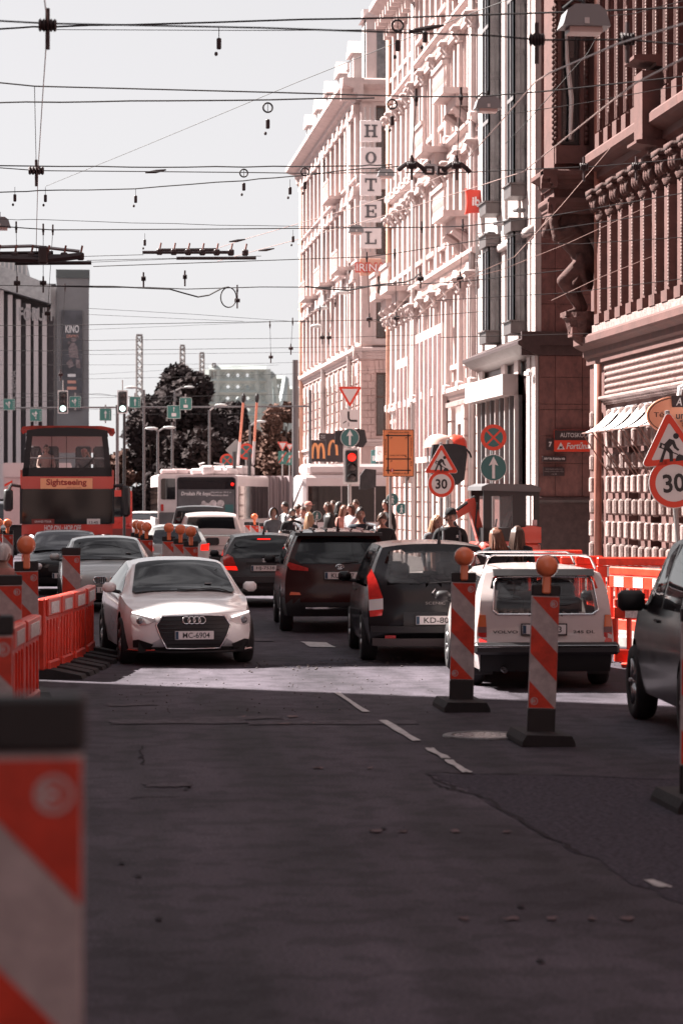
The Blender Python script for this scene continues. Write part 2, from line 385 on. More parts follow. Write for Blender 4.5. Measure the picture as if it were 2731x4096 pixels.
# grit scattered along the edge of the trench
mb = MB()
for k in range(260):
    x = random.uniform(560, 1440); y = random.gauss(1519 if x > 760 else 1530, 5); q = G(x, max(1500, y), 0.0); r = random.uniform(.006, .018)
    mb.cbox((q.x, q.y, r*.5), r*2, r*1.6, r*1.2, random.random()*3, r*.4)
for k in range(160):
    q = G(random.uniform(250, 1000), random.uniform(1540, 1640), 0); r = random.uniform(.004, .011); mb.cbox((q.x, q.y, r*.5), r*2, r*1.6, r*1.2, random.random()*3, r*.4)
tag(mb.build('gravel', mat('grit', (0.09, 0.075, 0.078), 0.9)), 'dark grit and asphalt crumbs scattered along the road trench', 'gravel', kind='stuff')
# ------------------------------------------------------------------ facade kit
stucco = mat('pink_stucco', (0.46, 0.355, 0.336), 0.85, noise=0.26, scale=1.6, stretch=(1, 1, .22), bump=0.15, bscale=14)
stucco2 = mat('rose_stucco', (0.46, 0.33, 0.305), 0.85, noise=0.24, scale=1.4, stretch=(1, 1, .25), bump=0.15, bscale=14)
cream = mat('cream_stucco', (0.5, 0.42, 0.41), 0.85, noise=0.14, scale=0.9, bump=0.15, bscale=12)
trim_m = mat('stucco_trim', (0.48, 0.385, 0.37), 0.8, noise=0.12, scale=2.5)
shade_trim = mat('shaded_trim', (0.4, 0.32, 0.31), 0.85, noise=0.2, scale=3)  # darker copy of the trim, shade put into its colour
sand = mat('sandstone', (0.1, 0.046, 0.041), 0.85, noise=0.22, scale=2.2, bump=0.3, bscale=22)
sand_lit_rough = mat('sunlit_rough_sandstone', (0.26, 0.185, 0.175), 0.95, noise=0.35, scale=9, bump=1.0, bscale=30)  # rough, paler sandstone: sunlight on the projecting bits put into the colour
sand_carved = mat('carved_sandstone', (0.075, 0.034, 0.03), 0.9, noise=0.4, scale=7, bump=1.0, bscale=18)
granite = mat('granite', (0.075, 0.032, 0.03), 0.42, noise=0, scale=5, color2=(0.2, 0.09, 0.08), detail=9)
granite = MATS['granite'] = None
del MATS['granite']; granite = mat('brown_granite', (0.085, 0.04, 0.038), 0.45, noise=0.5, scale=7, color2=(0.19, 0.085, 0.075), detail=10, bump=0.08, stretch=(1, 1, 0.6))
granite_dark = mat('dark_granite', (0.05, 0.03, 0.03), 0.4, noise=0.3, scale=6)
pale_stone = mat('pale_stone', (0.42, 0.36, 0.35), 0.7, noise=0.1, scale=1.5)
frame_grey = mat('grey_frame', (0.16, 0.15, 0.155), 0.5, noise=0.15, scale=2)
frame_brown = mat('brown_frame', (0.1, 0.06, 0.05), 0.55)
frame_white = mat('white_frame', (0.6, 0.57, 0.56), 0.55)
glass_dark = mat('window_glass', (0.02, 0.02, 0.023), 0.06, noise=0.5, scale=0.8, spec=0.9)
glass_blind = mat('window_glass_blind', (0.13, 0.125, 0.13), 0.15, noise=0.5, scale=2.0, spec=0.7)
lead = mat('roof_metal', (0.2, 0.19, 0.19), 0.5, metal=0.3, noise=0.25, scale=1.2)
pipe_m = mat('downpipe_metal', (0.42, 0.36, 0.35), 0.5, metal=0.2, noise=0.1)
orange_pipe = mat('copper_downpipe', (0.5, 0.28, 0.21), 0.5, noise=0.1)

class Fac:
    """a facade plane: origin (x, y), run direction U, outward normal N (both axis-aligned)"""
    def __init__(s, O, U, N): s.O, s.U, s.N = Vector((*O, 0)), Vector((*U, 0)), Vector((*N, 0))
    def P(s, u, v, w): p = s.O + s.U * u + s.N * w; return (p.x, p.y, v)
    def box(s, mb, u0, u1, v0, v1, w0, w1):
        a, b = s.P(u0, v0, w0), s.P(u1, v1, w1)
        mb.box(min(a[0], b[0]), max(a[0], b[0]), min(a[1], b[1]), max(a[1], b[1]), v0, v1); return mb
    def mould(s, mb, u0, u1, prof, ends=True):
        """horizontal moulding: prof = [(w, v)] outline from wall to wall, run from u0 to u1"""
        n = len(prof); v = [s.P(u0, q[1], q[0]) for q in prof] + [s.P(u1, q[1], q[0]) for q in prof]
        f = [(i, i+1, n+i+1, n+i) for i in range(n-1)] + [tuple(range(n)), tuple(range(2*n-1, n-1, -1))]
        mb.add(v, f); return mb
    def col(s, mb, u, v0, v1, r, w0, n=8):
        c = s.P(u, 0, w0); mb.lathe([(r*1.25, v0), (r*1.25, v0+.12), (r, v0+.2), (r*.9, v1-.22), (r*1.2, v1-.14), (r*1.3, v1)], (c[0], c[1], 0), n)
def cornice_prof(v, h, w):
    return [(-.02, v), (w*.25, v), (w*.25, v+h*.22), (w*.45, v+h*.3), (w*.45, v+h*.5), (w*.85, v+h*.62), (w, v+h*.7), (w, v+h*.92), (w*.9, v+h), (-.02, v+h)]
def add_window(fac, bld, u0, u1, v0, v1, wrec, fm, gm, cross=0.62, mull=1, name='window'):
    """a window part (frame) with its panes as sub-parts, set wrec behind the wall face"""
    mb = MB(); t = 0.07
    fac.box(mb, u0, u0+t, v0, v1, -wrec-.06, -wrec+.02); fac.box(mb, u1-t, u1, v0, v1, -wrec-.06, -wrec+.02)
    fac.box(mb, u0+t, u1-t, v0, v0+t, -wrec-.06, -wrec+.02); fac.box(mb, u0+t, u1-t, v1-t, v1, -wrec-.06, -wrec+.02)
    vc = v0 + (v1 - v0) * cross; fac.box(mb, u0+t, u1-t, vc-.04, vc+.04, -wrec-.05, -wrec+.03)
    for k in range(mull):
        uc = u0 + (u1-u0)*(k+1)/(mull+1); fac.box(mb, uc-.03, uc+.03, v0+t, vc-.04, -wrec-.05, -wrec+.025)
        fac.box(mb, uc-.03, uc+.03, vc+.04, v1-t, -wrec-.05, -wrec+.015)
    o = mb.build(name, fm, bld)
    us = [u0+t] + [u0 + (u1-u0)*(k+1)/(mull+1) for k in range(mull)] + [u1-t]
    for (a, b) in zip(us, us[1:]):
        p = MB(); fac.box(p, a, b, v0+t, v1-t, -wrec-.045, -wrec-.03); p.build('pane', gm, o)
    return o
def storeys(fac, bld, u0, u1, rows, openings, wm, depth=0.3, body=None, wrec=0.24, fm=None, gm=None, wname='wall', rand_blind=0.3, mull=1):
    """solid wall built of piers and spandrels round its window openings; rows = [(floor, sill, head, top)]"""
    mb = MB()
    for (z0, zs, zh, z1) in rows:
        fac.box(mb, u0, u1, z0, zs, -depth, 0); fac.box(mb, u0, u1, zh, z1, -depth, 0)
        e = [u0] + [q for o in openings for q in o] + [u1]
        for a, b in zip(e[::2], e[1::2]):
            if b - a > .01: fac.box(mb, a, b, zs, zh, -depth, 0)
    o = mb.build(wname, wm, bld)
    for (z0, zs, zh, z1) in rows:
        for (a, b) in openings:
            add_window(fac, bld, a+.005, b-.005, zs+.005, zh-.005, wrec, fm or frame_brown, glass_blind if random.random() < rand_blind else (gm or glass_dark), mull=mull)
    return o

# ------------------------------------------------------------------ red sandstone building on the right
R = thing('sandstone_building', 'dark red sandstone building with carved pilasters, awnings and a bay held by a stone giant', 'building', (0, 0, 0))
W = 11.5
fac = Fac((W, 0), (0, 1), (-1, 0))
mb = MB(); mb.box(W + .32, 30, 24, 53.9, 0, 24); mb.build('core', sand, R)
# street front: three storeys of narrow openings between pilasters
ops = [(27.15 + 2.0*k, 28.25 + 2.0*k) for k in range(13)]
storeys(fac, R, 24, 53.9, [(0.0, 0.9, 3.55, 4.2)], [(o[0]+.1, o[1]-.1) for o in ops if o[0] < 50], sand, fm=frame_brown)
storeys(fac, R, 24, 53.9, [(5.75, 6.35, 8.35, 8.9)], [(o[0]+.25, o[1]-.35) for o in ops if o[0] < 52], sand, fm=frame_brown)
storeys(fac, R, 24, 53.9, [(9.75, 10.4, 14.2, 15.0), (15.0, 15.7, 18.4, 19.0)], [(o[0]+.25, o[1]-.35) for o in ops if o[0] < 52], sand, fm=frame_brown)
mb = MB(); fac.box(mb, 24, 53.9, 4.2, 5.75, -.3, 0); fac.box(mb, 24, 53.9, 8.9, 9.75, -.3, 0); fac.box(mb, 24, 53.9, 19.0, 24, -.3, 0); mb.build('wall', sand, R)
# bands of moulding
for (v, h, wd) in ((5.15, .62, .4), (8.95, .75, .5), (0.0, .55, .12)):
    m_ = MB(); fac.mould(m_, 24, 53.95, cornice_prof(v, h, wd)); m_.build('cornice', sand, R, smooth=False)
m_ = MB(); fac.mould(m_, 24, 52.4, cornice_prof(4.2, .18, .2)); m_.build('moulding', sand_lit_rough, R)
m_ = MB(); fac.box(m_, 24, 52.4, 5.79, 5.95, .02, .3); m_.build('ledge', sand_lit_rough, R)
# bead frieze above the awnings: rows of small round bosses
fz = MB()
for r_ in range(5):
    v = 4.45 + r_ * .135
    u = 36 + (r_ % 2) * .06
    while u < 52.2:
        c = fac.P(u, v, .035); fz.sphere(c, .05, .05, .055, 6, 4); u += .12
tag(fz.build('bead_frieze', sand_lit_rough, R, smooth=True), kind='stuff')
bk = MB(); fac.box(bk, 24, 52.4, 4.4, 5.15, 0.005, .03); bk.build('frieze_panel', sand, R)
# rusticated ground floor: every block its own piece
smooth_b = MB().cbox((0, 0, 0), .17, .25, .37, 0, .03).mesh('stone_block', sand_lit_rough)
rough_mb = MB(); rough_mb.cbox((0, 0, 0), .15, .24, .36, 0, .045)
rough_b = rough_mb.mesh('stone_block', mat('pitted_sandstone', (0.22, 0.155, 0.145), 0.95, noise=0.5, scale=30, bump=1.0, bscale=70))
cols_u = [53.35, 52.75] + [51.6 - .6*k for k in range(24)]
n_b = 0
for ci, u in enumerate(cols_u):
    for r_ in range(8):
        v = .35 + .485 * r_
        if v > 3.95: continue
        me = smooth_b if r_ % 2 == 0 else rough_b
        c = fac.P(u, v + .16, .07); sb = link('stone_block', me, R, c); n_b += 1; sb.scale = (random.uniform(.85, 1.15), random.uniform(.9, 1.1), random.uniform(.92, 1.06)); sb.rotation_euler = (random.uniform(-.02, .02), 0, random.uniform(-.05, .05))
# second storey pilasters with rough blocks between them, carved capitals
pil = MB(); pil.box(-.26, 0, -.2, .2, 0, 2.25); pil.box(-.32, 0, -.24, .24, 0, .22); pil_me = pil.mesh('pilaster', sand)
bead = MB()
bead.lathe([(.03 if k % 2 else .018, .28 + k*.033) for k in range(60)], (-.265, -.17, 0), 6)
bead_me = bead.mesh('beading', sand_lit_rough)
cap = MB(); cap.lathe([(.2, 0), (.24, .1), (.2, .16), (.3, .42), (.36, .5), (.34, .56)], (-.12, 0, 0), 10)
for a in (-.2, 0, .2): cap.sphere((-.36, a, .34), .09, .08, .16, 6, 5); cap.sphere((-.42, a*.8, .5), .1, .07, .07, 6, 4)
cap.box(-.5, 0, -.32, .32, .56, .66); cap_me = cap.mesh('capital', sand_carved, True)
rb = MB().cbox((0, 0, 0), .14, .46, .4, 0, .04).mesh('rough_block', MATS['pitted_sandstone'])
for k in range(9):
    u = 51.85 - k * 1.02
    p = link('pilaster', pil_me, R, fac.P(u, 5.95, 0)); link('beading', bead_me, p); link('capital', cap_me, R, fac.P(u, 8.2, 0))
    for j in range(6):
        if k < 8: link('rough_block', rb, R, fac.P(u - .52, 6.2 + j * .46, .04))
# third storey: slender fluted pilasters with S-scroll brackets at the top
fl = MB(); fl.box(-.22, 0, -.15, .15, 0, 4.0); fl.box(-.3, 0, -.2, .2, 0, .4)
for a in (-.1, 0, .1): fl.tube([(-.24, a, .45), (-.24, a, 3.9)], .035, 6)
fl_me = fl.mesh('pilaster', sand)
sc = MB(); sc.tube([(-.1, 0, .0), (-.2, 0, .15), (-.42, 0, .3), (-.5, 0, .48), (-.36, 0, .55), (-.3, 0, .45)], [.06, .09, .1, .09, .07, .05], 7); sc.box(-.4, 0, -.1, .1, -.1, .02)
sc_me = sc.mesh('scroll_bracket', sand_carved, True)
for k in range(10):
    u = 51.9 - k * .86
    p = link('pilaster', fl_me, R, fac.P(u, 9.72 + .0, 0)); link('beading', bead_me, p, (0, 0, .4)); link('scroll_bracket', sc_me, R, fac.P(u, 13.4, 0))
for k in range(2):
    bmx = MB(); u = 46.6 - 6.0*k
    fac.box(bmx, u - .35, u + .35, 9.1, 10.5, .05, .62); fac.mould(bmx, u - .42, u + .42, cornice_prof(10.5, .3, .8)); fac.mould(bmx, u-.4, u+.4, cornice_prof(8.9, .25, .75)); bmx.build('pedestal', sand, R)
m_ = MB(); fac.mould(m_, 24, 52.2, cornice_prof(13.9, .7, .6)); m_.build('cornice', sand, R)
# downpipe
dp = MB(); c0 = fac.P(52.35, 0, .18); dp.tube([(c0[0], c0[1], 5.8), (c0[0], c0[1], 20)], .085, 8); dp.build('downpipe', mat('red_downpipe', (0.3, 0.13, 0.1), 0.5, noise=0.2), R, smooth=True)
dp = MB(); dp.tube([(c0[0], c0[1], 0.2), (c0[0], c0[1], 5.1)], .085, 8); dp.build('downpipe', MATS['red_downpipe'], R, smooth=True)
# corner bay (oriel) above the stone giant
by0, by1, bw = 52.75, 53.9, 1.08
o = MB(); ff = Fac((W, by0), (-1, 0), (0, -1))          # its camera-facing flank, u grows towards the street
for (a, b, z0, z1) in ((0, .5, 9.95, 13.1), (.93, bw, 9.95, 13.1), (0, bw, 9.3, 9.95), (0, bw, 13.1, 20)): ff.box(o, a, b, z0, z1, -by1 + by0, 0)
ff.box(o, .5, .93, 9.95, 13.1, -by1 + by0, -.28); o.build('bay', sand, R)
add_window(ff, R, .505, .925, 10.0, 13.05, .14, mat('black_frame', (0.03, 0.018, 0.018), 0.5), glass_dark, mull=0)
cw = MB(); cw.tube([ff.P(.72, 10.1, -.02), ff.P(.68, 11.0, -.05), ff.P(.78, 11.9, -.05), ff.P(.8, 12.6, -.06)], [.035, .06, .05, .03], 6); cw.build('curtain', frame_white, R)
o = MB()
for (a, b) in ((.42, .5), (.93, 1.01)): ff.box(o, a, b, 9.95, 13.15, .002, .06)
ff.box(o, .3, bw + .02, 13.15, 13.35, .002, .1); ff.box(o, .36, 1.06, 9.55, 9.95, .002, .12); ff.box(o, .1, bw+.06, 14.3, 14.6, .002, .16); o.build('window_surround', sand, R)
o = MB(); ff.box(o, .3, .42, 10.0, 13.1, .003, .05); ff.box(o, 1.015, 1.075, 10, 13.1, .003, .05); ff.box(o, .45, 1.0, 13.4, 14.2, .003, .05)
for k in range(26):
    for u in (.36, 1.045): o.sphere(ff.P(u, 10.1 + k*.117, .05), .045, .035, .05, 6, 4)
    o.sphere(ff.P(bw + .01, 10.0 + k*.12, .0), .05, .05, .06, 6, 4)
for k in range(7): o.sphere(ff.P(.5 + k*.075, 13.8 + .15*math.sin(k*2.1), .06), .07, .05, .1, 6, 4)
tag(o.build('carving', sand_carved, R, smooth=True), kind='stuff')
for (z, h, wd) in ((9.0, .4, .3), (8.45, .35, .14), (14.6, .7, .35)):
    o = MB(); pr = cornice_prof(z, h, wd)
    ff.mould(o, -.05, bw + wd, pr); o.build('cornice', sand, R)
    o = MB(); Fac((W - bw, by0), (0, 1), (-1, 0)).mould(o, -wd + .004, by1 - by0, pr); o.build('cornice', sand, R)
dn = MB()
for k in range(12): ff.box(dn, .12 + k*.085, .16 + k*.085, 14.42, 14.56, .17, .24)
dn.build('dentil_band', sand, R)
o = MB(); o.box(W - bw, W, by0, by1, 8.45, 9.3); o.build('bay_base', sand, R)
o = MB()
for z, a in ((8.2, .9), (7.95, .72)): o.box(W - a, W, by0 + .1, by1, z, z + .248)
o.build('corbel', sand_carved, R)
# the giant: crouched figure carrying the bay, one continuous surface
def skin_mesh(name, nodes, edges, sub=2, root=0):
    me = bpy.data.meshes.new(name); me.from_pydata([n[0] for n in nodes], edges, [])
    ob = bpy.data.objects.new(name, me)
    md = ob.modifiers.new('skin', 'SKIN'); md.use_smooth_shade = True
    sv = me.skin_vertices[0].data
    for i, n in enumerate(nodes):
        r = n[1]; sv[i].radius = r if isinstance(r, tuple) else (r, r); sv[i].use_root = (i == root)
    if sub: ob.modifiers.new('sub', 'SUBSURF').levels = sub; ob.modifiers['sub'].render_levels = sub
    out = eval_mesh(ob); bpy.data.meshes.remove(me); out.name = name; return out
def fuse(name, meshes, voxel, outer=False):
    bm = bmesh.new()
    for me in meshes: bm.from_mesh(me)
    m2 = bpy.data.meshes.new(name); bm.to_mesh(m2); bm.free()
    ob = bpy.data.objects.new(name, m2)
    r = ob.modifiers.new('r', 'REMESH'); r.mode = 'VOXEL'; r.voxel_size = voxel; r.use_smooth_shade = True
    sm = ob.modifiers.new('s', 'SMOOTH'); sm.iterations = 3; sm.factor = 0.5
    out = eval_mesh(ob); bpy.data.meshes.remove(m2); out.name = name; out.materials.clear()
    if not outer: return out
    bm = bmesh.new(); bm.from_mesh(out); bm.verts.ensure_lookup_table(); seen = set(); best = []      # keep the outer surface only
    for v0 in bm.verts:
        if v0.index in seen: continue
        comp = [v0]; seen.add(v0.index); i = 0
        while i < len(comp):
            for e in comp[i].link_edges:
                o2 = e.other_vert(comp[i])
                if o2.index not in seen: seen.add(o2.index); comp.append(o2)
            i += 1
        if len(comp) > len(best): best = comp
    keep = {v.index for v in best}; bmesh.ops.delete(bm, geom=[v for v in bm.verts if v.index not in keep], context='VERTS'); bm.to_mesh(out); bm.free(); return out
gn = [((0, 0, 1.0), .2), ((-.08, -.02, 1.25), .22), ((-.25, -.04, 1.52), .27), ((-.42, -.05, 1.68), .15), ((-.52, -.06, 1.72), .1),      # pelvis, waist, chest, neck, head base
      ((-.12, -.16, .95), .15), ((-.42, -.2, .62), .12), ((-.2, -.18, .2), .085), ((-.14, -.18, .04), .06), ((-.32, -.2, .0), .05),        # near leg: knee pushed out
      ((.05, .12, .9), .15), ((-.18, .14, .5), .11), ((.0, .14, .12), .08), ((-.15, .14, .02), .05),
      ((-.3, -.28, 1.62), .12), ((-.55, -.36, 1.45), .09), ((-.62, -.3, 1.8), .075), ((-.5, -.2, 1.95), .06),
      ((-.2, .2, 1.65), .12), ((-.42, .34, 1.5), .09), ((-.5, .3, 1.85), .07), ((-.4, .2, 1.98), .055)]
ge = [(0,1),(1,2),(2,3),(3,4),(0,5),(5,6),(6,7),(7,8),(8,9),(0,10),(10,11),(11,12),(12,13),(2,14),(14,15),(15,16),(16,17),(2,18),(18,19),(19,20),(20,21)]
gmb = MB()
for a_, b_ in ge: gmb.tube([gn[a_][0], gn[b_][0]], [gn[a_][1], gn[b_][1]], 12)
for q in gn: gmb.sphere(q[0], q[1], q[1], q[1], 12, 8)
gm1 = gmb.mesh('g', sand_carved)
hd = MB(); hd.sphere((-.6, -.06, 1.72), .14, .12, .17, 14, 10); hd.sphere((-.68, -.06, 1.58), .1, .09, .13, 10, 8); hd.sphere((-.75, -.06, 1.72), .035, .03, .05, 8, 6)
for k in range(9): a = k*.7; hd.sphere((-.56 + .1*math.cos(a), -.06 + .11*math.sin(a), 1.84 + .02*(k % 2)), .06, .06, .05, 8, 6)
for k in range(9): hd.tube([(-.05 + .03*k - .1, -.24 + .05*k, 1.15), (-.12 + .03*k, -.25 + .055*k, .85), (.0 + .02*k, -.2 + .05*k, .45 + .05*(k % 3))], [.07, .075, .03], 7)   # drapery
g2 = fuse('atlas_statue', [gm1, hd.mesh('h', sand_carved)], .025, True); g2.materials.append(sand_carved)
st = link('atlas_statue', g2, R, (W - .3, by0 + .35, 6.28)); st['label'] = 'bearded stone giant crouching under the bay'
st.scale = (1.3, 1.2, 1.12)
o = MB(); o.lathe([(.05, 5.55), (.2, 5.65), (.34, 5.85), (.42, 6.1), (.48, 6.16), (.48, 6.28)], (W - .35, by0 + .35, 0), 12); o.box(W - .8, W, by0 + .05, by0 + .7, 6.2, 6.3); o.build('console', sand_carved, R)
o = MB()
for x in (W - .62, W - .25): o.box(x, x + .16, by0 + .1, by0 + .5, 5.8, 6.25); o.box(x - .04, x + .2, by0 + .06, by0 + .54, 5.74, 5.95)
o.build('pedestal', sand, R)
o = MB(); o.box(W - .03, W + .3, 53.1, 53.88, 0, 5.15); o.build('corner_pier', sand, R)
o = MB(); ff2 = Fac((W + .3, 53.1), (-1, 0), (0, -1)); ff2.mould(o, 0, .36, cornice_prof(4.1, .2, .12)); o.build('moulding', sand_lit_rough, R)
# striped canvas awnings
awn_w = mat('awning_canvas', (0.66, 0.68, 0.7), 0.9, noise=0.15, scale=5); awn_arm = mat('awning_arm', (0.25, 0.15, 0.13), 0.5, metal=0.5)
for k in range(7):
    u0 = 51.7 - k * 1.35; aw = thing('awning', '%s pale canvas window awning along the red sandstone front' % ('Farthest', 'Second farthest', 'Third farthest', 'Fourth farthest', 'Fifth farthest', 'Sixth farthest', 'Seventh farthest')[k], 'awning', fac.P(u0 - .5, 3.6, 0), group='awnings on the sandstone front')
    c = MB(); N = 6
    for i in range(N):
        t0, t1 = i/N, (i+1)/N
        def q(t, yy): return (-.66 * t, yy, .52 - .56*t - .1*math.sin(PI*t))
        for yy0, yy1 in ((-.5, -.08), (-.07, .5)): c.quad(q(t0, yy0), q(t1, yy0), q(t1, yy1), q(t0, yy1))
    c.build('canvas', awn_w, aw)
    a = MB()
    for yy in (-.5, .5): a.tube([(-.66, yy, -.04), (-.06, yy, -.95)], .014, 5)
    a.tube([(-.66, -.5, -.04), (-.66, .5, -.04)], .018, 5); a.build('arm', awn_arm, aw)

# ------------------------------------------------------------------ granite corner building across the side street
GB = thing('granite_building', 'office block with polished brown granite corner, pale street side and grey bay windows', 'building')
gy = 60.2
mb = MB(); mb.box(W + .06, 30, gy + .06, 69.0, 0, 24); mb.build('core', granite_dark, GB)
gf = Fac((W, gy), (1, 0), (0, -1))
xs = [0.0, .42, 1.12, 1.82, 2.6, 3.6, 4.8]
zs = [2.18, 3.02, 3.72, 4.38, 4.52, 5.2, 5.75]
for i, (a, b) in enumerate(zip(xs, xs[1:])):
    for (z0, z1) in list(zip(zs, zs[1:])) + [(6.35, 7.05), (7.05, 7.3), (7.3, 7.95), (7.95, 9.3), (9.3, 9.75), (9.75, 11.6), (11.6, 14.5), (14.5, 18), (18, 24)]:
        o = MB(); gf.box(o, a + .006, b - .006, z0 + .006, z1 - .006, -.06, random.uniform(.0, .006)); o.build('granite_slab', granite, GB)
o = MB(); gf.mould(o, -.1, 6, [(-.05, 2.0), (.06, 2.0), (.1, 2.04), (.12, 2.1), (.1, 2.16), (.06, 2.18), (-.05, 2.18)]); o.build('plinth_cap', granite_dark, GB)
o = MB(); gf.box(o, -.05, 6, 0, 2.0, -.06, .05); o.build('plinth', granite_dark, GB)
o = MB(); gf.box(o, -.45, 6, 5.75, 6.0, -.06, .04); gf.box(o, -.45, 6, 6.0, 6.35, -.06, .1); o.build('ledge', granite_dark, GB)
# street side: pale stone piers, projecting grey bay windows
gs = Fac((W, 0), (0, 1), (-1, 0))
o = MB(); gs.box(o, gy - .02, 69, 6.35, 24, -.06, .015); o.build('wall', pale_stone, GB)
for (u0, u1, nm) in ((gy + .0, gy + .5, 0), (gy + .75, gy + 1.2, 1), (gy + 2.4, gy + 3.0, 1), (gy + 4.4, gy + 5.0, 1), (69 - .7, 69, 1)):
    o = MB(); gs.box(o, u0, u1, 0, 24, .016, .09); o.build('pier', pale_stone, GB)
for (ua, ub) in ((61.45, 62.4), (65.3, 66.3)):
    for (z0, z1) in ((6.55, 9.0), (10.2, 12.5), (12.5, 15.1), (15.1, 17.7)):
        bf = Fac((W, ua), (-1, 0), (0, -1)); wd = .42
        bay = MB(); gs.box(bay, ua, ub, z0, z0 + .02, .016, wd); gs.box(bay, ua, ub, z1 - .08, z1, .016, wd); gs.box(bay, ua + .1, ub, z0, z1, .016, .05)
        for (a, b) in ((.05, .09), (wd - .05, wd)): bf.box(bay, a, b, z0, z1, -.06, 0)
        bf.box(bay, .09, wd - .05, z0 + (z1-z0)*.42, z0 + (z1-z0)*.42 + .1, -.05, -.005); bf.box(bay, .2, .24, z0, z1, -.045, -.008); bf.box(bay, .09, wd - .05, z1 - .22, z1 - .08, -.05, -.01); bf.box(bay, .09, wd - .05, z0, z0 + .12, -.05, -.01)
        for k in range(3): gs.box(bay, ua + .0 + (ub-ua-.06)*k/2, ua + .06 + (ub-ua-.06)*k/2, z0 + .02, z1 - .08, wd - .06, wd)
        b_ = bay.build('bay_window', frame_grey, GB)
        p = MB(); bf.box(p, .09, wd - .05, z0 + .02, z1 - .08, -.03, -.02); p.build('pane', glass_blind, b_)
        p = MB(); gs.box(p, ua + .06, ub - .01, z0 + .03, z1 - .09, wd - .04, wd - .03); p.build('pane', glass_dark, b_)
    for z in (6.05 + .32, 9.0, 9.9):
        o = MB(); gs.box(o, ua - .06, ub + .06, z + .02, z + .32, .016, .5); gs.box(o, ua - .1, ub + .1, z + .32, z + .36, .016, .55); o.build('spandrel_box', mat('bronze_panel', (0.1, 0.085, 0.085), 0.45, metal=0.3, noise=0.2), GB)
# ledge, shop fascia and shop window of the street side
o = MB(); gs.mould(o, gy - .12, 69, [(-.02, 5.72), (.3, 5.85), (.55, 6.02), (.55, 6.1), (.06, 6.34), (-.02, 6.34)]); o.build('ledge', granite_dark, GB)
o = MB(); gs.box(o, 62.6, 68.8, 4.85, 5.4, .016, .5); o.build('shop_fascia', pale_stone, GB)
sw = MB(); gs.box(sw, 62.4, 68.8, 2.5, 4.85, .016, .1); sw.build('shop_window', glass_dark, GB)
for k in range(9):
    o = MB(); u = 62.5 + k*.75; gs.box(o, u, u + .09, 2.5, 4.85, .1, .2); o.build('glazing_bar', frame_grey if k % 2 else pale_stone, GB)
o = MB(); gs.box(o, 62.4, 68.8, 0, 2.5, .016, .14); gs.box(o, 62.4, 68.8, 2.3, 2.5, .14, .3); o.build('stall_riser', granite, GB)
o = MB(); c = gs.P(61.2, 0, .32); o.tube([gs.P(66.5, 8.95, .1), gs.P(61.0, 8.95, .14), gs.P(60.4, 8.95, .12)], .12, 8); o.build('downpipe', pale_stone, GB, smooth=True)
o = MB(); o.cbox(gs.P(60.45, 5.3, .22), .12, .28, .12, .3, .02); o.tube([gs.P(60.5, 5.38, .0), gs.P(60.45, 5.38, .2)], .02, 5); o.build('security_camera', frame_white, GB)
for k in range(4):
    o = MB(); o.cbox(gs.P(61.4 + k*1.5, 9.55 - .12*(k % 2), .28), .3, .22, .1, .5, .03); o.build('floodlight', frame_grey, GB)
